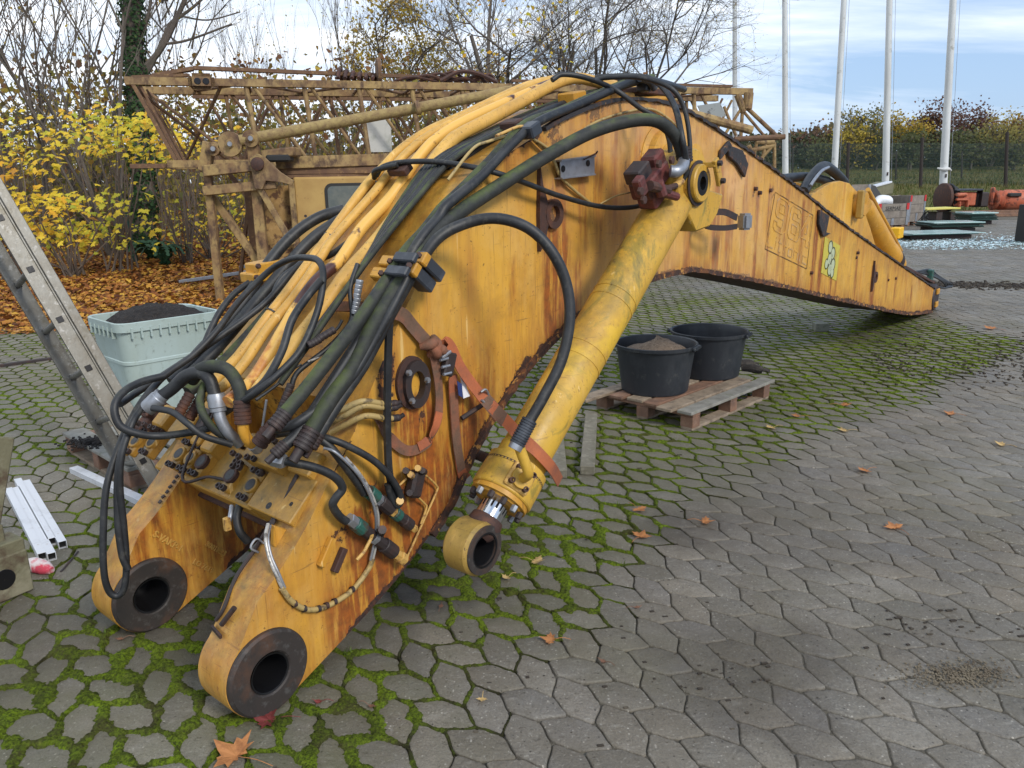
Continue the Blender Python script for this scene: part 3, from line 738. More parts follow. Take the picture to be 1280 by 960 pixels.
# large black arch to the cylinder gland
hose([(395, 548, .05), (425, 500, .05), (455, 455, .06), (487, 395, .07), (515, 345, .09), (545, 300, .12), (580, 280, .16), (620, 273, .24), (660, 285, .33), (690, 315, .40), (708, 355, .44), (712, 400, .46), (702, 450, .46), (680, 495, .44), (658, 533, .42), (648, 552, .41)], .023, M_RUB, n=14, fit='s')
hose([(340, 536, -.06), (352, 535, -.02), (372, 528, .03), (410, 500, .05), (440, 470, .07), (465, 430, .08), (490, 385, .1), (510, 345, .1)], .019, M_RUB)
# long thin hose crossing the plate to the red valve
hose([(497, 206, -.35), (470, 213, -.45), (468, 222, -.5)], .013, M_RUB)
hose([(470, 220, -.48), (478, 209, -.45), (500, 203, -.35), (540, 202, -.2), (580, 207, -.05), (620, 216, .05), (660, 230, .06), (700, 245, .06), (750, 258, .09), (790, 259, .16), (820, 250, .25), (845, 235, .32), (860, 205, .36), (862, 175, .36), (855, 135, .33), (838, 110, .28), (800, 97, .15), (760, 97, .0), (744, 100, -.05)], .0125, M_RUB)
hose([(690, 100, -.12), (704, 93, -.1), (735, 98, -.04), (770, 113, .0), (800, 135, .1), (825, 150, .18), (835, 170, .24), (838, 190, .26), (838, 205, .27)], .0135, M_RUB)
hose([(745, 97, -.25), (790, 95, -.05), (820, 102, .1), (842, 130, .25), (852, 170, .36), (858, 210, .36), (852, 228, .34), (838, 240, .3)], .016, M_RUB)
# hose going to back
hose([(800, 100, -.05), (825, 103, -.1), (835, 107, -.2)], .018, M_RUB)
# black hoses under the pipes on the top plate
rr = random.Random(5)
for k in range(7):
    t0 = -.10-.022*k
    hose([(350+k*3, 480-k*6, t0-.0), (400+k*2, 410-k*4, t0), (440+k*2, 352-k*3, t0-.01), (475, 305-k*2, t0-.02), (520-k*3, 250, t0-.03), (560-k*3, 205-k, t0-.04), (600, 178-k*1.5, t0-.05), (650, 155-k*1.5, t0-.06), (700, 138-k*2, t0-.06), (750, 125-k*2, t0-.08), (800, 118-k, t0-.1)], rr.choice((.009, .011, .013)), M_RUB if k % 3 else M_RUBM, n=8)
hose([(560, 215, -.2), (600, 183, -.2), (640, 160, -.2), (680, 140, -.2), (712, 128, -.22)], .022, M_RUB)
# hoses on the far side of the pipes, bulging out to the left
hose([(215, 478, -.7), (250, 440, -.72), (300, 385, -.75), (335, 330, -.78), (365, 295, -.78), (398, 272, -.76), (430, 262, -.7)], .027, M_RUB, n=12)
hose([(225, 480, -.66), (262, 445, -.68), (320, 378, -.70), (365, 325, -.72), (395, 295, -.70), (430, 272, -.64)], .028, M_RUB, n=12)
hose([(235, 490, -.6), (280, 452, -.62), (330, 398, -.62), (370, 350, -.62), (405, 310, -.6)], .026, M_RUBM, n=12)
hose([(150, 505, -.55), (175, 488, -.6), (215, 462, -.62), (262, 430, -.62), (330, 380, -.6), (375, 330, -.56), (410, 320, -.45), (440, 300, -.35)], .0145, M_RUB)
hose([(232, 500, -.66), (262, 415, -.74), (290, 370, -.78), (330, 342, -.8), (352, 332, -.8)], .0145, M_RUB)
hose([(258, 470, -.6), (290, 440, -.62), (330, 400, -.6), (350, 350, -.62), (385, 325, -.6)], .0125, M_RUB)
# hose loop in front of the pipes
hose([(288, 508, -.33), (304, 497, -.22), (330, 478, -.12), (352, 440, -.1), (365, 400, -.12), (385, 370, -.14), (402, 350, -.12)], .0155, M_RUB)
hose([(275, 520, -.36), (294, 507, -.24), (322, 489, -.12), (360, 456, -.08), (380, 430, -.08), (398, 385, -.1), (404, 345, -.14), (398, 326, -.2), (380, 322, -.3), (360, 325, -.4), (335, 340, -.5), (300, 375, -.55), (270, 415, -.58), (240, 445, -.58), (200, 475, -.56), (170, 520, -.5), (150, 575, -.46), (147, 640, -.45), (152, 690, -.44), (160, 712, -.43)], .0135, M_RUB)
# long loops hanging off the left side to the far ear
hose([(225, 455, -.58), (195, 480, -.56), (172, 510, -.52), (150, 555, -.5), (133, 610, -.48), (129, 670, -.47), (130, 715, -.46), (136, 738, -.46), (146, 745, -.45), (155, 735, -.44), (158, 705, -.44), (155, 660, -.44), (150, 610, -.44), (152, 570, -.44), (165, 530, -.46), (180, 505, -.5)], .0130, M_RUB)
# round grey loop on the left
hose([(205, 470, -.5), (175, 478, -.5), (152, 492, -.48), (143, 510, -.46), (150, 532, -.44), (172, 542, -.42), (200, 545, -.4), (240, 540, -.34), (262, 535, -.3)], .0145, M_RUB)
# two big hoses with silver fittings over the valve block
a_ = hose([(195, 500, -.47), (215, 486, -.44), (232, 470, -.4), (250, 466, -.36), (262, 474, -.32), (268, 492, -.3), (270, 500, -.29)], .024, M_RUB, n=16)
ferrule(bp(183, 512, -.49), bp(203, 493, -.46), .026, a_, M_ZINC, ribs=1)
ferrule(bp(270, 492, -.29), bp(273, 514, -.28), .027, a_, M_ZINC, ribs=1)
MB().tube([bp(273, 510, -.28), bp(276, 525, -.27), bp(285, 540, -.26), bp(300, 555, -.26)], .019, 14, True, 5).build('elbow', M_ZINC, a_)
a_ = hose([(240, 475, -.42), (252, 461, -.36), (270, 458, -.3), (286, 464, -.26), (298, 482, -.22), (303, 505, -.2)], .025, M_RUBM, n=16)
ferrule(bp(302, 500, -.2), bp(304, 530, -.19), .025, a_, M_RST, ribs=6)
MB().tube([bp(304, 528, -.19), bp(305, 540, -.19), bp(311, 551, -.19), bp(324, 562, -.2)], .018, 14, True, 5).build('elbow', M_YEL, a_)
MB().lathe(bp(316, 556, -.19), bp(327, 564, -.2)-bp(316, 556, -.19), [(0, .001), (0, .0195), (.03, .021), (.035, .001)], 18).build('elbow_collar', M_ZINC, a_)
hose([(256, 480, -.36), (250, 500, -.34), (255, 520, -.3), (272, 540, -.28), (300, 552, -.27)], .016, M_RUBM)
hose([(190, 510, -.42), (215, 515, -.36), (235, 530, -.3), (255, 545, -.27), (290, 556, -.24)], .0125, M_RUB)
# two short ribbed couplings behind
for x in (0, 14): ferrule(bp(222+x, 520+x*.3, -.42), bp(238+x, 492+x*.3, -.42), .017, boom, M_RST)
# ---- clamp stack on the top edge
def boxpx(px_, py_, t, a, w, h, d, mat, name, parent, bev=.003):
    """box centred at pixel; a = tilt of local x against U in degrees; w,h in the plate plane, d along N"""
    c = bp(px_, py_, t); x = U*cos(radians(a))+Z*sin(radians(a)); y = -U*sin(radians(a))+Z*cos(radians(a))
    return MB().box(c, x*w/2, y*h/2, N*d/2).build(name, mat, parent, bevel=bev)
for (cx_, cy_) in ((507, 336), (519, 323)):
    r_ = boxpx(cx_+14, cy_+10, .09, 50, .045, .13, .07, M_DPL, 'hose_clamp', boom, .006)
    boxpx(cx_+5, cy_+1, .10, 50, .045, .03, .075, M_YEL, 'clamp_cap', r_, .004)
    mb = MB(); hexbolt(mb, bp(cx_+4, cy_-3, .135), Z*.4+N*.7-U*.5, .011, .014); mb.build('clamp_bolt', M_RST, r_)
for (cx_, cy_, w_) in ((479, 345, .06), (490, 330, .06), (479, 362, .04)):
    r_ = boxpx(cx_, cy_, -.02, 50, .04, .05, w_+.02, M_YEL, 'clamp_block', boom, .004)
    mb = MB(); hexbolt(mb, bp(cx_-3, cy_-3, .03), Z*.4+N*.7-U*.5, .010, .013); mb.build('clamp_bolt', M_RST, r_)
for (cx_, cy_) in ((497, 340), (507, 323)): boxpx(cx_, cy_-1, .10, 50, .035, .02, .10, M_DPL, 'clamp_bar', boom, .004)
boxpx(660, 163, .03, 25, .07, .05, .09, M_DPL, 'hose_clamp', boom, .006)
r_ = boxpx(332, 333, -.80, 5, .13, .045, .10, M_YEL, 'pipe_clamp', boom, .005)
mb = MB(); hexbolt(mb, bp(322, 333, -.74), N+Z*.3, .011, .012); mb.build('clamp_bolt', M_RST, r_)
mb = MB(); hexbolt(mb, bp(344, 332, -.74), N+Z*.3, .011, .012); mb.build('clamp_bolt', M_RST, r_)
r_ = boxpx(322, 345, -.80, 5, .10, .04, .10, M_YEL, 'pipe_clamp', boom, .005)
mb = MB(); hexbolt(mb, bp(320, 347, -.74), N+Z*.3, .011, .012); mb.build('clamp_bolt', M_RST, r_)
boxpx(500, 212, -.36, 40, .05, .03, .10, M_RST, 'pipe_clamp', boom)
# cable ties
for (x, y, t, r) in ((412, 296, -.535, .0235), (340, 390, -.495, .0235), (469, 230, -.54, .0235)):
    i_ = bp(x, y, t); j_ = bp(x+6, y-10, t); MB().lathe(i_, j_-i_, [(-.003, r), (-.003, r+.002), (.003, r+.002), (.003, r)], 18).build('cable_tie', M_RUB, boom)
# crown clutter: brackets and fittings
for (x, y, t, a, w_, h_, d_, m_) in ((768, 122, -.12, 0, .22, .05, .10, M_YEL), (715, 122, -.2, 10, .10, .05, .1, M_YEL), (805, 108, -.05, 0, .05, .05, .06, M_DPL), (800, 118, -.2, 0, .4, .03, .25, M_RST), (785, 100, -.06, 5, .09, .045, .07, M_DPL), (640, 158, -.12, 20, .06, .05, .09, M_RST)):
    boxpx(x, y, t, a, w_, h_, d_, m_, 'bracket', boom, .006)
hose([(805, 103, -.3), (825, 106, -.3), (838, 108, -.3), (846, 112, -.3), (848, 118, -.3), (844, 124, -.3), (836, 126, -.3)], .014, M_OPIPE, 'old_pipe', 10)
hose([(760, 118, -.1), (800, 125, -.08), (835, 122, -.1)], .016, M_YEL, 'old_pipe', 10)
hose([(800, 97, .0), (812, 101, .0), (818, 110, .0)], .02, M_DPL, 'hose_elbow', 12)
# ---- thin pipes on the plate
hose([(700, 212-20, .012), (715, 175, .012), (740, 155, .012), (775, 142, .012), (812, 136, .012), (835, 148, .012), (848, 160, .012)], .006, M_OPIPE, 'thin_pipe', 8)
hose([(664, 172, .015), (690, 198, .02), (700, 220, .02), (718, 238, .015), (738, 254, .012)], .007, M_OPIPE, 'thin_pipe', 8)
hose([(560, 225, -.05), (590, 187, -.03), (610, 177, .0), (645, 168, .0), (672, 177, .03), (690, 190, .03)], .006, M_OPIPE, 'thin_pipe', 8)
hose([(620, 170, .02), (650, 158, .02), (665, 163, .02)], .006, M_BRASS, 'thin_pipe', 8)
hose([(750, 255, .012), (770, 245, .03), (790, 240, .1)], .004, M_OPIPE, 'thin_pipe', 8)
# ---- galvanised U bracket
q = [bp(699, 201, .03), bp(742, 195, .03), bp(742, 218, .03), bp(700, 223, .03)]
mb = MB(); mb.prism(q, N*.006); r_ = mb.build('u_bracket', M_ZINC, boom, bevel=.001)
for (a, c) in ((q[0], q[1]), (q[3], q[2])): MB().bar(a-N*.012, c-N*.012, .05, .006, Z).build('bracket_flange', M_ZINC, r_)
for (x, y) in ((704, 211), (735, 204)): MB().lathe(bp(x, y, .0375), N, [(0, .001), (0, .014), (.001, .014)], 14, False, False).build('bracket_hole', M_BORE, r_)
MB().tube([bp(730, 199, .04), bp(745, 192, .05), bp(747, 189, .06)], .004, 6).build('wire_stub', M_RST, r_)
# ---- lifting lugs (P-shaped plates)
def lug(px_, py_, sc_=1.0, mir=1, t=0.):
    s_, z_ = sz(bp(px_, py_)); pts = []
    out = [(-.05, .20), (-.035, .13), (.0, .055)]
    for k in range(13):
        a = radians(110-k*20); out.append((.05+.062*cos(a), .0+.062*sin(a)))
    out += [(.0, -.07), (-.02, -.13), (-.05, -.17), (-.06, -.1)]
    inn = [(.05+.032*cos(radians(110-k*30)), .032*sin(radians(110-k*30))) for k in range(12)]
    mb = MB(); th = .022
    # ring part + stem
    ro = [( .05+.062*cos(radians(k*18)), .062*sin(radians(k*18))) for k in range(20)]
    ri = [( .05+.034*cos(radians(k*18)), .034*sin(radians(k*18))) for k in range(20)]
    for k in range(20):
        j = (k+1) % 20
        mb.prism([S(s_+a*sc_, z_+b_*sc_, t) for a, b_ in (ro[k], ro[j], ri[j], ri[k])], N*.022)
    stem = [(-.045, .19), (-.03, .12), (.0, .055), (.012, .03), (.0, 0), (.012, -.03), (.0, -.06), (-.02, -.12), (-.05, -.15), (-.055, .0)]
    mb.prism([S(s_+a*sc_, z_+b_*sc_, t) for a, b_ in stem], N*.020)
    for v_ in mb.v: v_ += N*(.03*max(0, (v_-BO).dot(U)-s_)/sc_*0)
    return mb.build('lifting_lug', M_RST, boom, ang=30)
lug(680, 268); lug(1091, 347, .85)
# torn fittings near the top edge
def stub(px_, py_, t, L, r, mat=None, d=None):
    c = bp(px_, py_, t); return MB().cyl(c, c+(d or N)*L, r, r*.9, 10).build('broken_stud', mat or M_RST, boom)
for (x, y) in ((943, 236), (948, 241), (962, 238), (1024, 268), (1030, 280), (1023, 284), (915, 188), (928, 196), (1110, 350), (1119, 348), (1071, 316), (1070, 322), (1013, 341)): stub(x, y, 0, .010+.012*rnd.random(), .014)
for (pts) in (((905, 180), (925, 188), (932, 205), (928, 222), (918, 205), (908, 196)), ((898, 188), (908, 176), (912, 182), (904, 192), (897, 200)), ((1022, 262), (1034, 270), (1030, 290), (1036, 292), (1026, 296), (1021, 280))):
    MB().prism([bp(x, y, .004) for x, y in pts], N*.02).build('torn_plate', M_DEDGE, boom, bevel=.004)
# ---- rusty strap bracket with the galvanised block
P_ = [bp(872, 266, .01), bp(882, 266, .10), bp(905, 265, .16), bp(921, 272, .18)]
Q_ = [bp(874, 273, .02), bp(884, 283, .11), bp(905, 285, .16), bp(921, 283, .18)]
r_ = MB().strip(P_, Z, .035, .007, 4).build('strap_bracket', M_RSTD, boom, ang=40)
MB().strip(Q_, Z, .03, .007, 4).build('lower_arm', M_RSTD, r_, ang=40)
mb = MB(); c = bp(931, 277, .19); mb.box(c, U*.035+N*.01, N*.03-U*.01, Z*.046); mb.build('galvanised_block', M_ZINC, r_, bevel=.012, seg=2)
# ---- inspection flange with bolts
def oval(px_, py_, t, rx, rz, n=28): s_, z_ = sz(bp(px_, py_, t)); return [S(s_+rx*cos(2*pi*k/n), z_+rz*sin(2*pi*k/n), t) for k in range(n)]
A_ = oval(516, 479, .0, .062, .088); B_ = oval(516, 480, .0, .034, .052); mb = MB()
for k in range(28):
    j = (k+1) % 28; mb.prism([A_[k], A_[j], B_[j], B_[k]], N*.03)
r_ = mb.build('inspection_flange', M_RSTD, boom, ang=30)
A_ = oval(513, 478, .0, .075, .098); B_ = oval(515, 480, .0, .05, .07); mb = MB()
for k in range(28):
    j = (k+1) % 28; mb.prism([A_[k], A_[j], B_[j], B_[k]], N*.014)
mb.build('gasket', M_RST, r_)
for (x, y) in ((510, 466), (533, 475), (514, 501)):
    mb = MB(); hexbolt(mb, bp(x, y, .032), N, .012, .012); mb.lathe(bp(x, y, .043), N, [(0, .007), (.012, .006)], 10, False, True); mb.build('flange_bolt', M_ZINC, r_)
# ---- three old yellow hose stubs running over the edge
for k, (a, c) in enumerate((((410, 512), (487, 505)), ((412, 520), (487, 510)), ((414, 531), (490, 523)))):
    h_ = hose([(a[0], a[1]+10, -.08), (a[0]+18, a[1], -.02), (lerp(a[0], c[0], .55), lerp(a[1], c[1], .75)-5, .035), (c[0]-12, c[1]-1, .045), (c[0], c[1], .045)], .0105, M_OPIPE, 'old_hose')
    ferrule(bp(c[0], c[1], .045), bp(c[0]+9, c[1]-1, .045), .012, h_, M_RSTD, ribs=2)
    MB().cyl(bp(c[0]+8, c[1], .045), bp(c[0]+15, c[1]-3-k, .06), .008).build('hose_end', M_RSTD, h_)
# flat black strap hanging down
mb = MB(); mb.strip([bp(487, 395, .075), bp(485, 450, .06), bp(484, 520, .055), bp(485, 570, .05), bp(488, 600, .05), bp(497, 625, .055)], U, .026, .012, 5); mb.build('flat_hose', M_RUB, boom)
# hoses from valve block over the ear to the ball valves
hose([(345, 531, -.12), (362, 530, -.1), (385, 540, -.05), (410, 556, .0), (428, 578, .03), (444, 600, .04), (455, 617, .04)], .0165, M_RUB)
hose([(345, 543, -.12), (375, 540, -.1), (410, 548, .0), (440, 560, .04), (470, 578, .06), (492, 602, .07), (501, 622, .07), (497, 632, .06), (489, 622, .05), (484, 605, .05)], .014, M_RUB)
h_ = hose([(346, 574, -.02), (365, 578, .02), (395, 585, .05), (418, 596, .07), (428, 610, .07), (420, 622, .06), (416, 632, .05), (424, 645, .04), (433, 652, .04)], .0165, M_RUB)
mb = MB(); hexbolt(mb, bp(341, 573, -.03), bp(352, 576, .0)-bp(341, 573, -.03), .024, .045); mb.build('swivel_nut', M_ZINC, h_)
# ---- ball valve assemblies
def valve_line(pts, spec):
    """pts: start,end px; spec: list of (t0,t1,r,mat,sides,name)"""
    p0 = bp(*pts[0]); p1 = bp(*pts[1]); d = p1-p0; out = None
    r_ = None
    for (a, c, r, m_, n_, nm) in spec:
        mb = MB(); mb.lathe(p0+d*a, d, [(0, .001), (0, r*.92), (.003, r), ((c-a)*d.length-.003, r), ((c-a)*d.length, r*.92), ((c-a)*d.length, .001)], n_)
        o = mb.build(nm if r_ is None else nm, m_, boom if r_ is None else r_, ang=25)
        if r_ is None: r_ = o
    return r_
r_ = valve_line(((436, 648, .04), (505, 700, .04)), ((.0, .13, .022, M_ZINC, 6, 'ball_valve'), (.10, .24, .026, M_GREENR, 14, 'valve_collar'), (.22, .42, .022, M_RSTD, 8, 'valve_body'), (.40, .47, .025, M_ZINC, 6, 'valve_nut'), (.46, .62, .022, M_RSTD, 8, 'valve_body'), (.60, .80, .028, M_RSTD, 12, 'valve_collar'), (.78, .92, .019, M_BRASS, 6, 'brass_nut'), (.9, 1.0, .024, M_BRASS, 6, 'brass_nut')))
MB().tube([bp(466, 667, .05), bp(463, 675, .08), bp(455, 690, .09), bp(446, 700, .09)], .006, 8).build('valve_lever', M_BRASS, r_)
MB().cyl(bp(474, 668, .0), bp(478, 662, .09), .018, .015, 10).build('valve_stem', M_RSTD, r_)
r_ = valve_line(((452, 607, .035), (519, 662, .035)), ((.0, .14, .020, M_RSTD, 6, 'ball_valve'), (.12, .26, .025, M_GREENR, 14, 'valve_collar'), (.24, .34, .021, M_ZINC, 6, 'valve_nut'), (.32, .52, .026, M_RSTD, 10, 'valve_body'), (.5, .6, .02, M_BRASS, 6, 'brass_nut'), (.58, .68, .024, M_GREENR, 12, 'valve_collar'), (.66, .78, .022, M_RSTD, 8, 'valve_body'), (.76, .9, .024, M_RSTD, 12, 'valve_body'), (.9, 1., .015, M_BRASS, 6, 'brass_nut')))
MB().cyl(bp(494, 634, .0), bp(500, 626, .08), .014, .014, 10).build('valve_stem', M_BRASS, r_)
# grease block with thin brass pipes
r_ = boxpx(519, 605, .025, 70, .10, .06, .045, M_RSTD, 'grease_block', boom, .01)
for (x, y, m_) in ((509, 590, M_RSTD), (530, 590, M_RSTD), (515, 595, M_BRASS), (524, 587, M_BRASS), (514, 618, M_RSTD)): MB().cyl(bp(x, y, .02), bp(x-2, y-2, .06), .014, .012, 8).build('grease_port', m_, r_)
hose([(532, 594, .03), (541, 602, .025), (546, 608, .02), (546, 614, .02), (530, 650, .02), (512, 690, .02), (508, 698, .02)], .0045, M_BRASS, 'grease_pipe', 8, sm=3)
hose([(523, 622, .03), (531, 630, .02), (533, 635, .02), (526, 655, .02)], .0045, M_BRASS, 'grease_pipe', 8, sm=3)
hose([(498, 608, .02), (508, 598, .03)], .0045, M_BRASS, 'grease_pipe', 8, sm=3)
# two welded tabs
for (x, y, m_, l_) in ((408, 690, M_YEL, .10), (424, 700, M_RST, .085)): boxpx(x, y, .012, 55, l_, .024, .024, m_, 'welded_tab', boom, .003)
# lower cable run on the near ear
hose([(335, 655, -.09), (332, 672, -.06), (336, 695, -.03), (345, 718, .0), (354, 738, .012)], .006, M_WIRE, 'cable', 8)
hose([(338, 657, -.09), (335, 674, -.06), (339, 695, -.03), (348, 716, .0), (356, 735, .012)], .005, M_ZINC, 'cable', 8)
hose([(352, 735, .012), (365, 752, .012), (385, 762, .012), (410, 757, .012), (440, 738, .012), (460, 712, .015), (466, 698, .02)], .0095, M_OPIPE, 'taped_cable')
for (x, y) in ((398, 761), (408, 757), (418, 752), (440, 737), (380, 761), (368, 755)): 
    c = bp(x, y, .012); MB().lathe(c, bp(x+6, y-2, .012)-c, [(-.006, .0095), (-.006, .0115), (.006, .0115), (.006, .0095)], 12).build('cable_tape', M_RSTD, boom)
hose([(466, 700, .02), (472, 670, .035), (472, 640, .06), (462, 612, .065), (448, 590, .06), (432, 572, .05)], .005, M_WIRE, 'cable', 8)
hose([(463, 700, .02), (469, 670, .035), (469, 640, .06), (459, 612, .065), (445, 590, .06), (420, 566, .04), (405, 560, .0)], .005, M_ZINC, 'cable', 8)
def et(f, t, h=.008):   # point just above the top face of an ear
    i = min(NE-2, int(f*(NE-1))); p, q = tE[i], tE[i+1]; d = V((q[0]-p[0], q[1]-p[1])).normalized(); k = f*(NE-1)-i
    return S(lerp(p[0], q[0], k)-d.y*h, lerp(p[1], q[1], k)+d.x*h, t)
mb = MB(); mb.tube([bp(332, 672, -.14), et(.80, -.152), et(.62, -.158), et(.5, -.155), et(.40, -.15), et(.31, -.135), et(.27, -.15)], .0065, 8, True, 6); mb.build('cable', M_RSTD, boom)
MB().bar(et(.25, -.155, .01), et(.24, -.09, .012), .008, .012).build('cable_end', M_RSTD, boom)
MB().cyl(et(.27, -.11, .012), et(.33, -.07, .02), .009, .009, 10).build('cable_plug', M_RSTD, boom)
MB().tube([et(.52, -.14, 0), et(.52, -.15, .03), et(.49, -.15, .03), et(.49, -.14, 0)], .004, 8, True, 4).build('wire_eye', M_ZINC, boom)
# things under the valve block
hose([(300, 630, -.4), (296, 648, -.38), (300, 665, -.36), (310, 677, -.35)], .017, M_RUB)
hose([(290, 632, -.42), (288, 645, -.4), (285, 655, -.4)], .009, M_ZINC, 'cable', 8)
MB().box(bp(284, 655, -.4), U*.012, N*.01, Z*.025).build('connector', M_BRASS, boom, bevel=.003)
# far ear extras: dark plate, chain, cast numbers
FT = -.78
def fe(x, y, o=0): return bp(x, y, FT+o)
# ---- main valve block ----------------------------------------------------
q1 = sz(bp(361, 655, -.05)); q2 = sz(bp(397, 600, -.05))
ta_ = V((q2[0]-q1[0], q2[1]-q1[1])); La = ta_.length; ta_.normalize()
VA = U*ta_.x+Z*ta_.y; VN = -U*ta_.y+Z*ta_.x; VP = bp(361, 655, -.05)
def vb(a, t, c): return VP+VA*a+N*(t+.05)+VN*c
def vpx(x, y, c=0):
    d = ray(x, y); k = ((VP+VN*c)-CP).dot(VN)/d.dot(VN); X = CP+d*k-VP; return X.dot(VA), X.dot(N)-.05
def vbox(a0, a1, t0, t1, c0, c1, mat, name, parent, bev=.005): return MB().box(vb((a0+a1)/2, (t0+t1)/2, (c0+c1)/2), VA*(a1-a0)/2, N*abs(t1-t0)/2, VN*(c1-c0)/2).build(name, mat, parent, bevel=bev)
vblk = vbox(0, La, -.05, -.30, -.13, 0, M_VB, 'valve_block', boom, .004)
vbox(-.004, La+.02, -.305, -1.0, -.13, -.03, M_VB, 'valve_body', vblk, .006)
vbox(-.02, La*.6, -.03, -1.0, -.155, -.132, M_RST, 'mounting_plate', vblk, .002)
vbox(La*.35, La*1.0, -.02, -.045, -.15, -.03, M_VB, 'end_plate', vblk, .003)
for (x, y, r) in ((336, 632, .013), (364, 630, .008)):
    a, t = vpx(x, y); MB().lathe(vb(a, t, .0005), VN, [(0, .001), (0, r), (-.001, r)], 14).build('port', M_BORE, vblk)
# upper row block with the elbows
a, t = vpx(305, 590)
vbox(La*.82, La*1.55, -.20, -.42, -.10, .055, M_VB, 'valve_body', vblk, .006)
vbox(La*.95, La*1.5, -.07, -.19, -.10, .03, M_VB, 'valve_body', vblk, .006)
for (x, y, r, hgt) in ((160, 549, .024, -.0), (169, 551, .024, 0), (190, 552, .027, .01), (224, 567, .027, .012), (238, 572, .023, .012), (252, 577, .027, .012), (288, 594, .027, .0), (314, 606, .027, .0)):
    a, t = vpx(x, y, hgt); c = vb(a, t, hgt)
    vbox(a-.06, a+.06, t-.022, t+.022, -.04, hgt-.006, M_VB, 'port_block', vblk, .006)
    f_ = MB().lathe(c, VN, [(-.012, .031), (.004, .031), (.006, .028), (.004, r*.8), (-.03, r*.72)], 24).build('port_flange', M_VB if x % 3 else M_RST, vblk)
    MB().lathe(c+VN*.0055, VN, [(0, .001), (0, r*.82), (-.001, r*.8)], 20).build('port', M_BORE, f_)
    for (da, dt) in ((.052, .014), (.052, -.014), (-.052, .014), (-.052, -.014)):
        cc = vb(a+da, t+dt, hgt-.004); MB().lathe(cc, VN, [(0, .012), (.016, .012), (.017, .007), (.008, .0065), (.008, .001)], 12).build('socket_bolt', M_RSTD, vblk)
for (x, y) in ((292, 567), (299, 571), (310, 572), (318, 574), (338, 548), (344, 552), (292, 583), (300, 585), (318, 588), (325, 592)):
    a, t = vpx(x, y, .058); MB().lathe(vb(a, t, .055), VN, [(0, .011), (.014, .011), (.015, .0065), (.007, .006), (.007, .001)], 12).build('socket_bolt', M_RSTD, vblk)
# rear row of blocks
for (x, y, w1, w2, h) in ((205, 520, .05, .04, .05), (228, 530, .055, .06, .045), (250, 545, .04, .03, .05), (262, 552, .04, .04, .04), (188, 508, .05, .03, .05), (318, 552, .03, .04, .05), (372, 572, .05, .03, .03), (178, 520, .06, .03, .03)):
    a, t = vpx(x, y, .03); vbox(a-w1, a+w1, t-w2, t+w2, -.06, h-.01, M_VB if x not in (178, 188) else M_RST, 'valve_body', vblk, .008)
for (x, y) in ((172, 510), (180, 512), (188, 514), (170, 527), (178, 529), (186, 532), (192, 534), (160, 540), (168, 542)):
    a, t = vpx(x, y, .05); MB().lathe(vb(a, t, .03), VN, [(0, .011), (.018, .011), (.019, .0065), (.01, .006), (.01, .001)], 12).build('socket_bolt', M_RSTD, vblk)
for (x, y, l) in ((345, 545, .1), (392, 530, .1)): pass
# rusty elbow behind right of the block
h_ = MB().tube([bp(335, 548, -.1), bp(338, 535, -.1), bp(346, 528, -.1), bp(356, 530, -.1)], .022, 14, True, 5).build('rusty_elbow', M_RST, boom)
ferrule(bp(323, 556, -.12), bp(337, 537, -.1), .025, h_, M_RST, ribs=3)
# gussets
MB().prism([bp(338, 655, -.1), bp(362, 662, -.1), bp(345, 690, -.1), bp(338, 680, -.1)], N*.02).build('gusset', M_YEL, boom, bevel=.003)
# support web between ears below the valve block
# thin cables with connectors on the top plate
hose([(428, 400, -.05), (420, 412, -.06), (400, 422, -.08), (380, 435, -.09), (368, 460, -.1), (350, 478, -.1), (320, 500, -.1)], .006, M_RUB, 'cable', 8)
hose([(447, 330, -.12), (438, 360, -.1), (440, 395, -.07), (432, 412, -.06), (410, 435, -.06), (388, 452, -.07), (370, 468, -.08), (362, 490, -.08), (345, 530, -.1)], .010, M_RUB, 'cable', 8)
for (x0_, y0_, x1_, y1_) in ((418, 412, 398, 424), (400, 424, 385, 432), (364, 480, 356, 500), (356, 500, 350, 515), (450, 350, 446, 372), (447, 372, 443, 392)):
    o_ = ferrule(bp(x0_, y0_, -.05), bp(x1_, y1_, -.06), .012, boom, M_RSTD if x0_ < 445 else M_ZINC, 'cable_connector', 4)
for (a, c) in (((352, 512), (340, 545)), ((333, 500), (326, 548))): MB().cyl(bp(*a, -.09), bp(*c, -.13), .004, .004, 8).build('thin_rod', M_ZINC, boom)
hose([(440, 400, -.04), (425, 425, -.05), (400, 445, -.06), (385, 452, -.06)], .0035, M_WIRE, 'cable', 6)
hose([(300, 500, -.3), (330, 478, -.25), (365, 462, -.12), (377, 455, -.1)], .004, M_RUB, 'cable', 6)

# ---- boom cylinder ---------------------------------------------------------
C0 = bp(843, 245, .27); C1 = bp(590, 682, .27); ax = (C1-C0).normalized(); CL = (C1-C0).length
cyl = empty('boom_cylinder_root', C0, None, None); 
bpy.data.objects.remove(cyl)
def ca(x, y): d = ray(x, y); # parameter along axis nearest to pixel
def along(px_, py_):
    # closest approach of ray and axis
    d = ray(px_, py_).normalized(); w0 = C0-CP; a = ax.dot(ax); b_ = ax.dot(d); c = d.dot(d); dd = ax.dot(w0); e = d.dot(w0)
    return (b_*e-c*dd)/(a*c-b_*b_)
RBAR = .098
t_g0, t_g1 = along(650, 583), along(622, 628)
prof = [(-.02, .001), (-.02, .06), (.0, RBAR*.93), (.02, RBAR), (t_g0-.06, RBAR), (t_g0-.055, RBAR+.004), (t_g0-.05, RBAR+.004), (t_g0-.045, RBAR+.002), (t_g0, RBAR+.004), (t_g0+.004, .118), (t_g1-.03, .120), (t_g1-.025, .116), (t_g1-.025, .07)]
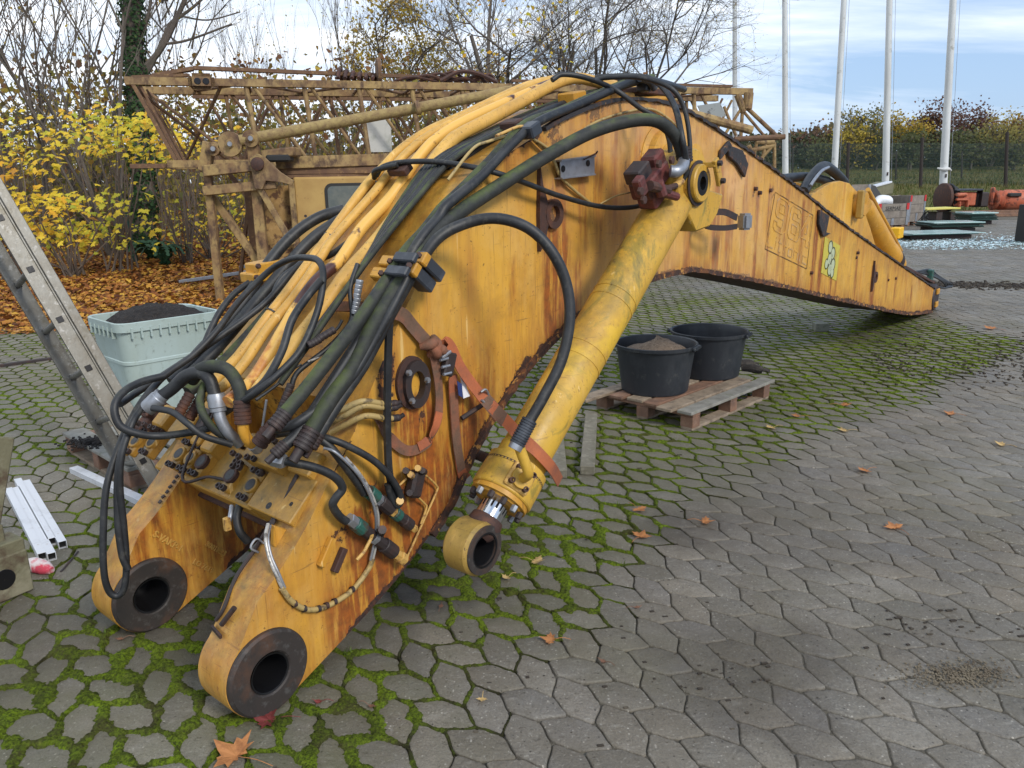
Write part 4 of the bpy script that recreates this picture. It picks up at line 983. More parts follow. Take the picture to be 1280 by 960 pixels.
cyl = MB().lathe(C0, ax, prof, 56).build('cylinder_barrel', M_CYL, boom, ang=25)
MB().lathe(C0+ax*(t_g0+.035), ax, [(-.004, .1195), (-.002, .1185), (.002, .1185), (.004, .1195)], 48).build('gland_seam', M_RSTD, cyl)
for tt in (along(770, 375), along(765, 385), along(728, 440), along(720, 455)):
    MB().lathe(C0+ax*tt, ax, [(-.004, RBAR-.002), (-.004, RBAR+.002), (.004, RBAR+.002), (.004, RBAR-.002)], 48).build('weld_seam', M_CYL, cyl)
MB().lathe(C0+ax*(t_g1-.028), ax, [(0, .112), (.022, .112), (.024, .100), (.030, .095), (.030, .05)], 48).build('gland', M_YEL, cyl)
xx, yy = orth(ax); yy = ax.cross(xx)
for k in range(12):
    a = 2*pi*k/12+.2; mb = MB(); hexbolt(mb, C0+ax*(t_g1)+(xx*cos(a)+yy*sin(a))*.098, ax, .0125, .024); mb.build('gland_bolt', M_ZINC if k % 3 == 0 else M_RSTD, cyl)
te = (C1-C0).length
MB().cyl(C0+ax*(t_g1-.01), C0+ax*(te-.07), .053, .053, 36).build('rod', M_CHROME, cyl)
r_ = MB().lathe(C0+ax*(te-.115), ax, [(0, .051), (0, .060), (.03, .066), (.06, .06), (.08, .04)], 32).build('eye_neck', M_RST, cyl, ang=40)
cE = C1
MB().lathe(cE-N*.062, N, [(0, .06), (0, .085), (.014, .098), (.106, .098), (.122, .088), (.124, .06), (.10, .06), (0, .06)], 48).build('rod_eye', M_EYE, cyl, ang=30)
MB().lathe(cE+N*.058, N, [(0, .09), (.005, .089), (.006, .066), (-.02, .064), (-.02, .06), (.004, .058), (-.1, .055), (-.12, .001)], 40).build('eye_bushing', M_BUSH, cyl)
MB().lathe(cE+N*.058, N, [(.005, .066), (.0055, .06), (-.02, .054), (-.1, .05), (-.11, .001)], 40).build('eye_bore', M_BORE, cyl)
# head (pin eye) block
pc = bp(880, 229, .40); pc0 = pc-N*.21
hd = (-(C0-pc0)).normalized()
mb = MB(); mb.lathe(pc0, N, [(0, .001), (0, .145), (.01, .152), (.15, .152), (.16, .145), (.16, .001)], 48)
r_ = mb.build('pin_eye', M_CYL, cyl, ang=30)
# web from the eye down to a point like the photograph's bracket
wp = [bp(862, 300-10, .36), bp(882, 283, .36), bp(905, 240, .36), bp(915, 225, .36)]
dn = (bp(884, 285, .36)-bp(868, 292, .36))
pts2 = [bp(905, 243, .36), bp(897, 268, .36), bp(888, 283, .36), bp(870, 290, .36), bp(858, 262, .36), bp(870, 232, .36)]
MB().prism(pts2, -N*.15).build('eye_web', M_CYL, cyl, bevel=.008)
mb = MB(); mb.lathe(pc-N*.055, N, [(0, .10), (.02, .098), (.022, .085), (.045, .083), (.05, .078), (.05, .055), (.03, .052), (.03, .03)], 40)
r2 = mb.build('pin_boss', M_CYL, cyl)
MB().lathe(pc-N*.036, N, [(0, .086), (.006, .100), (.010, .100), (.012, .086)], 40).build('pin_seal', M_RSTD, cyl)
MB().lathe(pc-N*.006, N, [(0, .054), (0.002, .03), (-.05, .028), (-.05, .001)], 32).build('pin_bore', M_BORE, cyl)
k1 = bp(895, 204, .43); k2 = bp(899, 226, .43)
mb = MB(); mb.bar(k1+(k1-k2).normalized()*.02, k2+(k2-k1).normalized()*.02, .04, .02, N); mb.build('retaining_plate', M_CYL, cyl, bevel=.004)
MB().box(bp(889, 206, .40), U*.035, N*.035, Z*.012).build('retaining_tab', M_CYL, cyl, bevel=.003)
for p in (k1, k2): mb = MB(); hexbolt(mb, p+N*.01, N, .014, .018); mb.build('retaining_bolt', M_RSTD, cyl)
# boss on the boom plate
bs = bp(824, 205, .0)
MB().lathe(bs, N, [(-.01, .19), (.006, .19), (.02, .165), (.05, .16), (.055, .10), (.2, .09), (.2, .001)], 48).build('pin_boss_plate', M_BOOM, boom, ang=30)
# gland port with elbow
gp0 = along(630, 595); 
gc = C0+ax*(gp0+.015); od = (CP-gc); od -= ax*od.dot(ax); od.normalize(); sd_ = ax.cross(od)
od = (od*cos(.25)+sd_*sin(-.25)); sd_ = ax.cross(od)
pb = gc+od*.118
mb = MB(); mb.box(pb, sd_*.048, ax*.048, od*.012); prt = mb.build('port_plate', M_BRASS, cyl, bevel=.006)
MB().lathe(pb+od*.01, od, [(0, .040), (.018, .040), (.02, .034), (.02, .001)], 28).build('port_flange', M_CYL, cyl)
for a, c in ((1, 1), (1, -1), (-1, 1), (-1, -1)): MB().lathe(pb+od*.012+sd_*a*.030+ax*c*.030, od, [(0, .0105), (.02, .0105), (.021, .006), (.012, .0055), (.012, .001)], 12).build('socket_bolt', M_RST, cyl)
he = bp(648, 552, .41); el0 = pb+od*.02; 
MB().tube([el0, el0+od*.03, el0+od*.055+(he-el0).normalized()*.02, lerp(el0, he, .78)+od*.008, he], .019, 16, True, 6).build('elbow', M_CYL, cyl, ang=60)
hd_ = (bp(658, 533, .42)-he).normalized()
ferrule(he-hd_*.01, he+hd_*.085, .026, cyl, M_DPL, 'hose_ferrule', 10)
MB().lathe(he-hd_*.03, hd_, [(0, .020), (.0, .024), (.02, .025), (.02, .02)], 20).build('collar', M_ZINC, cyl)
# ---- red valve on the cylinder head
c = bp(815, 222, .26); X1 = (bp(835, 196, .28)-bp(800, 240, .28)).normalized(); Y1 = N.cross(X1).normalized()
rv = MB().box(c-X1*.02, X1*.10, Y1*.04, N*.05).build('red_valve', M_RED, boom, bevel=.008)
MB().box(c+X1*.06+Y1*.03-N*.01, X1*.045, Y1*.055, N*.04).build('valve_part', M_RED, rv, bevel=.01)
MB().box(c-X1*.06-Y1*.045+N*.01, X1*.05, Y1*.048, N*.045).build('valve_part', M_RED, rv, bevel=.008)
MB().box(bp(800, 233, .33), X1*.026, Y1*.04, N*.02).build('valve_part', M_RED, rv, bevel=.006)
MB().box(bp(797, 216, .27), X1*.05, Y1*.03, N*.04).build('valve_part', M_RSTD, rv, bevel=.006)
for (x, y) in ((799, 239), (803, 250), (822, 205), (838, 200)): mb = MB(); hexbolt(mb, bp(x, y, .365), N, .018, .014); mb.build('valve_bolt', M_RST, rv)
for (x0_, y0_, x1_, y1_, r, m_) in ((812, 232, 835, 238, .022, M_RST), (822, 228, 828, 244, .026, M_RED), (833, 236, 845, 232, .014, M_RST), (843, 233, 853, 226, .015, M_BRASS), (826, 240, 846, 246, .02, M_RED)):
    MB().cyl(bp(x0_, y0_, .35), bp(x1_, y1_, .36), r, r*.9, 10).build('valve_fitting', m_, rv)
h_ = MB().tube([bp(838, 214, .34), bp(846, 214, .36), bp(853, 208, .36), bp(855, 200, .35)], .026, 16, True, 6).build('hose_elbow', M_ZINC, boom)
ferrule(bp(856, 203, .345), bp(854, 184, .34), .034, h_, M_RSTD, ribs=5)
# ---- stick cylinder bracket on the far half of the top plate
def top_z(s_):
    for a, c in zip(tB, tB[1:]):
        if a[0] <= s_ <= c[0]: return lerp(a[1], c[1], (s_-a[0])/(c[0]-a[0]))
lo = [(1009, 248), (1022, 238), (1038, 229), (1050, 226), (1062, 229), (1072, 240), (1080, 262), (1088, 285), (1096, 312), (1108, 330), (1125, 340), (1100, 330), (1060, 300), (1030, 275)]
for t0 in (-.08, -.46):
    pts = [bp(x, y, -.08) for x, y in lo]; pts = [p+N*(t0+.08) for p in pts]
    MB().prism(pts, -N*.04).build('cylinder_bracket', M_BOOM, boom, bevel=.004)
for t0 in (-.05,):
    c = bp(1075, 255, t0)
    MB().lathe(c, N, [(-.04, .11), (.03, .11), (.05, .10), (.05, .04), (.04, .001)], 28).build('bracket_hub', M_YEL, boom)
    MB().box(c-U*.10+N*.03, U*.025, N*.03, Z*.12).build('pin_keeper', M_EYE, boom, bevel=.01)
mb = MB(); s0_, z0_ = sz(bp(1076, 258, -.28)); s1_, z1_ = sz(bp(1122, 330, -.20))
pA = S(s0_, z0_, -.28); pB = bp(1118, 330, -.22); dd_ = (pB-pA).normalized()
mb.lathe(pA, dd_, [(0, .001), (0, .10), (.05, .115), ((pB-pA).length-.35, .115), ((pB-pA).length-.33, .125), ((pB-pA).length-.18, .125)], 32, False, True)
sc_o = mb.build('stick_cylinder', M_YEL, boom)
L_ = (pB-pA).length
MB().lathe(pA+dd_*(L_-.18), dd_, [(0, .118), (.0, .128), (.1, .128), (.1, .118)], 32).build('gland_ring', M_RSTD, sc_o)
MB().lathe(pA+dd_*(L_-.08), dd_, [(0, .10), (.0, .12), (.1, .12), (.1, .001)], 32).build('gland_end', M_YEL, sc_o)
MB().cyl(pA+Z*.16+N*.05, pB+Z*.15+N*.05, .022, .022, 12).build('cylinder_pipe', M_YEL, sc_o)
MB().box(bp(1121, 291, -.2), U*.09, N*.05, Z*.06).build('pipe_block', pm('bright_yellow', (.75, .42, .01), .5, layers=[((.1, .05, .02), 12, .6, .7, .8)]), sc_o, bevel=.01)
hose([(1004, 240, -.16), (1012, 226, -.18), (1022, 213, -.2), (1031, 208, -.22), (1040, 213, -.24), (1050, 222, -.26), (1055, 228, -.28)], .05, M_RUB, n=12)
hose([(975, 224, -.3), (990, 222, -.3), (1010, 221, -.3), (1030, 225, -.3), (1045, 232, -.32)], .042, M_RUB, n=12)
hose([(1013, 232, -.12), (1020, 222, -.12), (1028, 213, -.14), (1036, 209, -.16)], .012, M_ZINC, 'cable', 8)
for k in range(5): hose([(1135+k*3, 340, -.2), (1150+k*3, 341-k, -.2), (1165+k*2, 345, -.15), (1178+k*3, 352+k, -.12), (1182, 360, -.1), (1170-k*2, 358, -.06)], .014, M_RUB, n=7)
MB().box(bp(1163, 344, -.15), U*.05, N*.03, Z*.07).build('hose_bracket', M_GREENR, boom, bevel=.005)
MB().bar(bp(1130, 334, -.1), bp(1165, 353, -.1), .06, .03).build('top_rail', M_RST, boom, bevel=.004)
# ---- decal outlines
dq = [sz(bp(*p)) for p in ((969, 240), (1016, 269), (1008, 336), (956, 311))]
def dmap(u1, v1):   # u right 0..1, v down 0..1
    a = lerp(dq[0][0], dq[1][0], u1); b_ = lerp(dq[0][1], dq[1][1], u1); c = lerp(dq[3][0], dq[2][0], u1); d = lerp(dq[3][1], dq[2][1], u1)
    return S(lerp(a, c, v1), lerp(b_, d, v1), .002)
M_LINE = pm('faded_decal_outline', (.46, .27, .10), .7, layers=[((.50, .38, .30), 9, .5, .62, .9), ((.58, .29, .04), 14, .46, .56, .95)])
M_LINED = pm('dark_decal_edge', (.14, .075, .03), .7, layers=[((.55, .27, .04), 10, .5, .6, .9)])
def pline(pts, w, mat, name='decal_line', closed=False):
    mb = MB(); P = [dmap(*p) for p in pts]; 
    if closed: P.append(P[0])
    for a, c in zip(P, P[1:]): mb.bar(a, c, w, .002, N) if (c-a).length > 1e-4 else None
    return mb
mbd = MB()
def addl(pts, w, closed=False):
    P = [dmap(*p) for p in pts]
    if closed: P.append(P[0])
    for k, (a, c) in enumerate(zip(P, P[1:])): 
        o = N*(.0003*(k % 3)); mbd.bar(a+o, c+o, .0012, w, Z.cross(N).cross(N) if False else N.cross((c-a).normalized()))
nine = [(.10, .08), (.13, .04), (.30, .04), (.36, .10), (.36, .55), (.30, .62), (.12, .62), (.08, .56), (.08, .46), (.15, .46), (.16, .52), (.26, .52), (.28, .50), (.28, .38), (.12, .38), (.08, .32), (.08, .12)]
ninei = [(.16, .13), (.26, .13), (.28, .15), (.28, .28), (.16, .28)]
six = [(.42, .10), (.46, .04), (.64, .04), (.69, .10), (.69, .19), (.61, .19), (.60, .14), (.50, .14), (.49, .17), (.49, .27), (.66, .27), (.70, .33), (.70, .55), (.66, .62), (.46, .62), (.42, .56)]
sixi = [(.49, .36), (.61, .36), (.62, .39), (.62, .51), (.50, .51)]
four = [(.88, .04), (.97, .04), (.97, .40), (.99, .40), (.99, .50), (.97, .50), (.97, .62), (.89, .62), (.89, .50), (.73, .50), (.73, .40)]
fouri = [(.89, .20), (.82, .40), (.89, .40)]
for g__ in (nine, ninei, six, sixi, four, fouri): addl(g__, .008, True)
mbd.build('faded_number', M_LINE, boom); mbd = MB()
# Litronic, outline letters made of strokes
lt = [[(.03, .70), (.03, .93), (.15, .93)], [(.20, .78), (.20, .93)], [(.20, .71), (.20, .74)], [(.28, .70), (.28, .93), (.33, .93)], [(.25, .78), (.33, .78)], [(.39, .93), (.39, .79), (.46, .79)],
      [(.50, .79), (.59, .79), (.59, .93), (.50, .93), (.50, .79)], [(.64, .93), (.64, .79), (.73, .79), (.73, .93)], [(.79, .79), (.79, .93)], [(.79, .71), (.79, .74)], [(.96, .80), (.86, .80), (.86, .93), (.96, .93)]]
for g__ in lt: addl(g__, .010)
mbd.build('faded_lettering', M_LINE, boom)
mbd = MB(); addl([(0, 0), (1, 0), (1, 1), (0, 1)], .006, True); mbd.build('decal_border', M_LINED, boom)
sq = [(1031, 296), (1050, 307), (1045, 351), (1026, 341)]
stk = MB().prism([bp(x, y, .001) for x, y in sq], N*.003).build('square_sticker', pm('old_sticker', (.52, .44, .06), .6, layers=[((.35, .2, .03), 9, .5, .65, .7)]), boom)
mb = MB()
for (x, y, r) in ((1038, 309, .05), (1041, 317, .05), (1037, 324, .05), (1041, 331, .05), (1037, 337, .05), (1033, 330, .04), (1040, 341, .04)): mb.lathe(bp(x, y, .004), N, [(0, r*1.1), (.003, r*1.1), (.003, .001)], 14)
mb2 = MB()
for (x, y, r) in ((1038, 309, .05), (1041, 317, .05), (1037, 324, .05), (1041, 331, .05), (1037, 337, .05), (1033, 330, .04), (1040, 341, .04)): mb2.lathe(bp(x, y, .0085), N, [(0, r*.85), (.001, r*.85), (.001, .001)], 14)
mb.build('sticker_outline', pm('sticker_dark', (.08, .08, .04), .7), stk); mb2.build('sticker_shape', pm('sticker_pale', (.42, .46, .30), .7, layers=[((.15, .17, .1), 20, .55, .65, .8)]), stk)
# ---- far ear details
MB().prism([fe(192+5, 660-18, -.05), fe(212, 655, -.05)], N) if False else None
def textobj(txt, org, xd, yd, size, mat, name, parent, ex=.0015):
    cu = bpy.data.curves.new('t', 'FONT'); cu.body = txt; cu.size = size; cu.extrude = ex; cu.bevel_depth = .0012; cu.resolution_u = 2
    o = bpy.data.objects.new('t', cu); COL.objects.link(o)
    dg = bpy.context.evaluated_depsgraph_get(); me = bpy.data.meshes.new_from_object(o.evaluated_get(dg))
    bpy.data.objects.remove(o); xd = V(xd).normalized(); yd = V(yd).normalized(); zd = xd.cross(yd)
    mb = MB(); mb.v = [V(org)+xd*v.co.x+yd*v.co.y+zd*v.co.z for v in me.vertices]; mb.f = [tuple(p.vertices) for p in me.polygons]; mb.mi = [0]*len(mb.f)
    return mb.build(name, mat, parent, ang=30)
def eart(txt, x0_, y0_, x1_, y1_, size):
    a = fe(x0_, y0_, .002); c = fe(x1_, y1_, .002); xd = (c-a).normalized(); yd = N.cross(xd)
    return textobj(txt, a, xd, yd, size, M_CAST, 'cast_lettering', boom)
M_CAST = boom_paint('cast_letter_paint', (.62, .36, .07), (.40, .20, .04), .4, .3, False)
eart('3001K23', 256, 682, 278, 694, .030); eart('LO 7619', 240, 704, 263, 716, .030); eart('S-VAKP-1', 190, 670, 222, 688, .036)
mb = MB(); c = S(sz(bp(205, 634, FT-.1))[0], sz(bp(205, 634, FT-.1))[1], FT-.09)
# dark pad on the far ear's upper face
p_, q_ = et(.86, -.84, .008), et(.74, -.84, .008); dirE = (p_-q_).normalized(); nE = dirE.cross(N)
mb = MB(); mb.box((p_+q_)/2, dirE*.06, N*.035, nE*.010); dp_ = mb.build('dark_pad', M_RSTD, boom, bevel=.003)
MB().lathe((p_+q_)/2, nE*(1 if nE.z > 0 else -1), [(.011, .001), (.0112, .008), (.009, .009)], 12).build('pad_hole', M_BORE, dp_)
for k in range(14):
    f_ = lerp(.76, .50, k/13); a_, c_ = et(f_, -.795, .008), et(f_-.012, -.80+.006*(k % 2), .010); MB().tube([a_, c_], .006, 6).build('chain_link', M_RSTD, boom)
hose([bp(290, 602, -.5), bp(262, 596, -.6), bp(228, 594, -.7), et(.93, -.79, .03), et(.84, -.79, .012), et(.76, -.795, .009)], .006, M_RSTD, 'cable', 8)
# rod seen between boom and cylinder
MB().cyl(bp(590, 566, -.1), bp(612, 574, .1), .022, .022, 12).build('cross_rod', M_RST, boom)

# ------------------------------------------------------------------ ratchet strap (tied on, a thing of its own)
strap = empty('ratchet_strap', bp(545, 435, .03), 'dirty orange ratchet strap knotted around the boom and its cylinder', 'ratchet strap')
def web(pts, wd, w_, mat, name='webbing', th=.004, sm=8): return MB().strip([bp(*p) for p in pts], wd, w_, th, sm).build(name, mat, strap, ang=50)
web([(398, 384, -.40), (430, 383, -.25), (462, 385, -.08), (492, 390, -.0), (505, 395, .016), (516, 408, .016), (530, 424, .02), (542, 436, .03)], [U*.8+Z*.6, U*.8+Z*.6, U*.8+Z*.6, U*.6+Z*.8, U*.3+Z*1, U*1+Z*.3, U*.6+Z*.8, Z], .05, M_STRAPB)
# knot
kn = MB()
for (x, y, a) in ((536, 428, 20), (541, 433, 70), (546, 436, -30), (540, 438, 120)):
    c = bp(x, y, .035); d = U*cos(radians(a))+Z*sin(radians(a)); kn.tube([c-d*.035-N*.01, c-d*.012+N*.018, c+d*.012+N*.018, c+d*.035-N*.01], [.012, .02, .02, .012], 8, True, 3)
kn.build('knot', M_STRAPB, strap, ang=60)
web([(540, 436, .04), (544, 455, .035), (548, 480, .03), (549, 505, .025), (546, 530, .03), (535, 552, .02), (520, 562, .016), (505, 562, .016), (488, 548, .012), (475, 530, .008), (464, 515, -.02)], [U, U, U, U, U*.9+Z*.3, U*.7+Z*.6, Z, Z, Z*.8-U*.5, U*-.7+Z*.7, U*-.7+Z*.7], .038, M_STRAPB)
web([(549, 515, .03), (545, 532, .034), (536, 549, .026), (523, 559, .022)], [U, U*.9+Z*.3, U*.7+Z*.6, Z], .036, M_STRAPO)
web([(548, 438, .04), (556, 428, .05), (565, 436, .05), (575, 458, .05), (590, 480, .06), (604, 497, .08), (625, 518, .16), (650, 545, .30), (672, 565, .38), (690, 585, .385), (700, 602, .30)], [U, U, U, Z*.6+U*.7, Z*.7+U*.6, Z*.7+U*.6, Z*.7+U*.6, Z*.7+U*.6, ax*-1, ax*-1, ax*-1], .045, M_STRAPO)
web([(606, 498, .085), (618, 512, .13), (632, 527, .2)], [Z*.7+U*.6]*3, .05, M_STRAPB)
web([(566, 470, .03), (567, 500, .02), (569, 530, .016), (572, 560, .014), (577, 590, .010), (583, 598, -.02)], [U, U, U, U, U, U], .045, M_STRAPO)
web([(567, 490, .024), (569, 530, .02), (572, 560, .018), (577, 588, .014)], U, .043, M_STRAPB)
rt_ = boxpx(560, 455, .04, 70, .09, .05, .035, M_RSTD, 'ratchet', strap, .006)
for k in range(4): mb = MB(); c = bp(553+k*2, 440+k*9, .055); mb.cyl(c-U*.02, c+U*.02, .006, .006, 8); mb.build('ratchet_pin', M_ZINC, rt_)
boxpx(557, 443, .06, 20, .05, .012, .02, M_ZINC, 'ratchet_handle', rt_, .003)
MB().prism([bp(575, 470, .03), bp(580, 475, .04), bp(587, 495, .045), bp(579, 498, .045)], N*.002).build('paper_tag', pm('paper_white', (.7, .7, .72), .6), strap)
MB().prism([bp(571, 476, .045), bp(577, 480, .045), bp(578, 497, .045), bp(573, 494, .045)], N*.002).build('blue_tag', pm('tag_blue', (.02, .04, .15), .6), strap)
hk = MB(); hk.tube([bp(601, 490, .085), bp(607, 487, .09), bp(611, 495, .09), bp(608, 504, .09), bp(602, 500, .085)], .005, 8, True, 4); hk.build('strap_hook', M_ZINC, strap)
MB().cyl(bp(577, 523, .03), bp(603, 506, .05), .010, .010, 10).build('ratchet_bar', M_RSTD, strap)
# ------------------------------------------------------------------ lattice crane behind
M_CR = pm('crane_faded_paint', (.33, .225, .088), .8, layers=[((.19, .105, .05), 5, .38, .6, .9), ((.37, .26, .115), 1.3, .47, .62, .8), ((.12, .065, .04), 2.1, .5, .64, .75), ((.07, .038, .026), 9, .48, .64, .9, (1, 1, .6)), ((.07, .075, .035), 14, .55, .7, .5, (1, 1, 1), True)], bump=(40, .4, .006))
M_CRB = pm('crane_brown_paint', (.15, .085, .045), .85, layers=[((.10, .052, .035), 7, .42, .65, .85), ((.36, .22, .09), 12, .55, .7, .7)], bump=(40, .4, .006))
M_CRY = pm('crane_cab_paint', (.42, .27, .085), .65, layers=[((.34, .20, .06), 3, .4, .65, .8), ((.12, .06, .03), 16, .62, .7, .8)], bump=(30, .2, .004))
M_GLS = pm('dusty_cab_glass', (.10, .12, .12), .12, layers=[((.20, .20, .17), 5, .4, .7, .7)])
M_DK = pm('black_rubber_seal', (.015, .015, .015), .6)
crane = empty('lattice_crane', (-4.0, 11.5, 0), 'rusty faded yellow crane with a long lattice jib standing behind the boom', 'crane')
JL = V((-4.7, 11.3, 0)); JR = V((4.16, 13.9, 0)); je = (JR-JL).normalized(); jb = V((-je.y, je.x, 0))*1.1
ZT, ZB = 3.06, 1.97; JLEN = (JR-JL).length
def jp(s_, b_, z_): return JL+je*s_+jb*b_+Z*z_
mb = MB()
for (b_, m_) in ((0, 0), (1, 0)):
    mb.bar(jp(-.5, b_, ZT), jp(JLEN, b_, ZT), .11, .10); mb.bar(jp(-.1 if b_ == 0 else -.2, b_, ZB), jp(JLEN, b_, ZB), .11, .10)
mb.build('jib_chords', M_CR, crane, ang=30)
for b_ in (0, 1):
    s_ = 1.05 if b_ == 0 else .7
    while s_ < JLEN-.3:
        w1 = rnd.uniform(-.03, .03); m_ = (M_CR, M_CR, M_CRB)[rnd.randint(0, 2)]
        MB().cyl(jp(s_+w1, b_, ZT), jp(s_+.10, b_, ZB), .035 if b_ == 0 else .03, n=8).build('jib_vertical', m_, crane)
        MB().cyl(jp(s_+.08, b_, ZT), jp(s_+.80, b_, ZB), .026, n=8).build('jib_diagonal', m_, crane)
        if b_ == 1: MB().cyl(jp(s_+.75, b_, ZT), jp(s_+.15, b_, ZB), .022, n=8).build('jib_diagonal', M_CRB, crane)
        s_ += .79
s_ = .3; k = 0
while s_ < JLEN-.5:
    for z_ in (ZT, ZB):
        a, c = (0, 1) if k % 2 else (1, 0); MB().cyl(jp(s_, a, z_), jp(s_+.79, c, z_), .022, n=6).build('jib_brace', M_CRB, crane); MB().cyl(jp(s_, 0, z_), jp(s_, 1, z_), .022, n=6).build('jib_spacer', M_CRB, crane)
    s_ += .79; k += 1
# a second folded jib section lying behind the first
for z_ in (ZT-.02, ZB+.12): MB().bar(jp(.2, 1.5, z_), jp(JLEN-.4, 1.5, z_), .07, .07).build('rear_chord', M_CRB, crane)
s_ = .4
while s_ < JLEN-1:
    MB().cyl(jp(s_, 1.5, ZT), jp(s_+.45, 1.5, ZB+.12), .022, n=6).build('rear_brace', M_CRB, crane); MB().cyl(jp(s_+.47, 1.5, ZB+.12), jp(s_+.92, 1.5, ZT), .022, n=6).build('rear_brace', M_CRB, crane); s_ += .94
# tapered left end
mb = MB()
for b_ in (0, .55, 1): mb.bar(jp(-.42, b_, ZT), jp(.02, b_, ZB+.05), .10, .05); mb.bar(jp(-.32, b_, ZT-.04), jp(.1, b_, ZB), .03, .03)
for (a, c) in (((-.5, 0), (.75, 1)), ((.75, 0), (0, 1)), ((-.4, 1), (.9, 0))): mb.cyl(jp(a[0], a[1], ZT), jp(c[0], c[1], ZB), .024, n=8)
mb.bar(jp(-.6, .2, ZB-.02), jp(.0, .2, ZB-.02), .25, .06)
mb.build('jib_foot', M_CRB, crane)
mb = MB(); mb.bar(jp(-.2, .4, ZT+.12), jp(.35, .4, ZT+.23), .16, .05); mb.bar(jp(.35, .4, ZT+.24), jp(JLEN*.52, .4, ZT+.16), .10, .05); mb.bar(jp(-.45, .4, ZT+.1), jp(.3, .1, ZT+.1), .1, .04); mb.bar(jp(-.55, .3, ZT+.03), jp(-.1, .3, ZT+.08), .05, .04)
mb.bar(jp(JLEN*.55, .3, ZT+.14), jp(JLEN*.98, .3, ZT+.12), .08, .04)
mb.build('top_rail', M_CRB, crane)
for s_, r in ((.48, .13),): 
    MB().box(jp(.48, -.06, ZT), je*.17, jb.normalized()*.05, Z*.11).build('link_plate', M_CR, crane, bevel=.05, seg=2)
    for d in (-.05, .06): MB().lathe(jp(.48+d, -.112, ZT), -jb, [(0, .001), (0, .04), (-.004, .045)], 14).build('hole', M_BORE, crane)
# winch lump and rubbish on top
MB().lathe(jp(2.95, .3, ZT+.22), je, [(0, .001), (.0, .2), (.05, .22), (.06, .05)], 20).build('sheave', M_CRB, crane)
mb = MB()
for k in range(6): mb.tube([jp(2.35+k*.1, .1, ZT+.1), jp(2.4+k*.1, .3, ZT+.26-.02*k), jp(2.45+k*.1, .6, ZT+.12)], .03, 6, True, 3)
for k in range(7): mb.tube([jp(3.2+.2*k, .3, ZT+.1), jp(3.5+.2*k, .25, ZT+.16+.03*(k % 4)), jp(3.9+.15*k, .3, ZT+.1)], .025, 6, True, 3)
mb.tube([jp(3.9, .2, ZT+.1), jp(4.2, .2, ZT+.24), jp(4.5, .2, ZT+.22), jp(4.8, .2, ZT+.1)], .035, 6, True, 4)
mb.build('coiled_ropes', M_RST, crane)
# strut tube with pivot
cs = py(300, 176, 10.75); ce = py(640, 113, 11.6)
mb = MB(); mb.cyl(cs, ce, .075, .07, 18); mb.build('strut', pm('strut_paint', (.30, .22, .085), .8, layers=[((.17, .105, .05), 12, .4, .65, .9, (1, 1, 1)), ((.42, .30, .12), 20, .55, .7, .6)], bump=(60, .6, .008)), crane)
MB().lathe(py(522, 135, 11.2), ce-cs, [(-.03, .07), (-.03, .095), (.03, .095), (.03, .07)], 18).build('strut_collar', M_CR, crane)
def cbar(a, c, w_, h_, m_=None, nm='gantry_bar', Ya=10.8, Yb=10.8): return MB().bar(py(*a, Ya), py(*c, Yb), w_, h_, V((0, -1, .05))).build(nm, m_ or M_CR, crane, bevel=.006)
cbar((257, 190), (277, 388), .10, .10); cbar((262, 240), (327, 334), .10, .08, None, 'gantry_brace', 10.9, 10.9)
cbar((316, 180), (330, 332), .14, .10); cbar((323, 232), (366, 306), .08, .06, None, 'gantry_brace', 10.7, 10.7)
cbar((310, 235), (322, 345), .10, .1, M_CRB, 'gantry_bar', 11.3, 11.3)
cbar((255, 239), (345, 230), .12, .10, None, 'gantry_beam', 10.72, 10.72); cbar((255, 214), (330, 206), .14, .12, None, 'gantry_beam', 10.7, 10.7)
cbar((262, 178), (256, 214), .15, .12, None, 'gantry_head'); cbar((320, 172), (300, 350), .05, .05, M_CRB, 'gantry_brace', 11.5, 11.5)
cbar((270, 195), (350, 300), .06, .05, M_CRB, 'gantry_brace', 11.8, 11.8); cbar((356, 330), (318, 390), .10, .06, None, 'gantry_foot', 10.2, 10.2)
MB().prism([py(*p, 10.62) for p in ((312, 198), (322, 192), (331, 197), (350, 215), (367, 226), (365, 232), (352, 228), (332, 226), (328, 237), (318, 236))], V((0, .05, 0))).build('gantry_plate', M_CR, crane, bevel=.006)
MB().lathe(py(322, 205, 10.6), V((0, -1, 0)), [(0, .09), (.03, .085), (.05, .04), (.05, .001)], 18).build('gantry_pin', M_RST, crane)
for (x, y, r) in ((287, 180, .16), (313, 173, .11), (266, 186, .09)):
    r_ = MB().lathe(py(x, y, 10.7), V((0, -1, 0)), [(-.08, .001), (-.08, r), (-.05, r*.85), (-.02, r), (0, r), (.0, .06), (.03, .05), (.03, .001)], 24).build('sheave', M_CR, crane)
    MB().cyl(py(x, y, 10.67), py(x, y, 10.62), .035, .03, 10).build('sheave_pin', M_ZINC, r_)
for (a, c, w_) in (((345, 205), (545, 198), .16), ((330, 215), (545, 212), .10), ((350, 222), (520, 219), .05)): cbar(a, c, w_, .3, M_CR if w_ > .12 else M_CRB, 'deck_beam', 11.2, 11.8)
mb = MB(); mb.box(py(352, 192, 10.9), V((.22, 0, .02)), V((0, .2, 0)), V((0, 0, .06))); mb.build('winch_cover', M_CR, crane, bevel=.02)
MB().box(py(350, 198, 10.8), V((.16, 0, 0)), V((0, .12, 0)), V((0, 0, .045))).build('winch', M_DK, crane, bevel=.02)
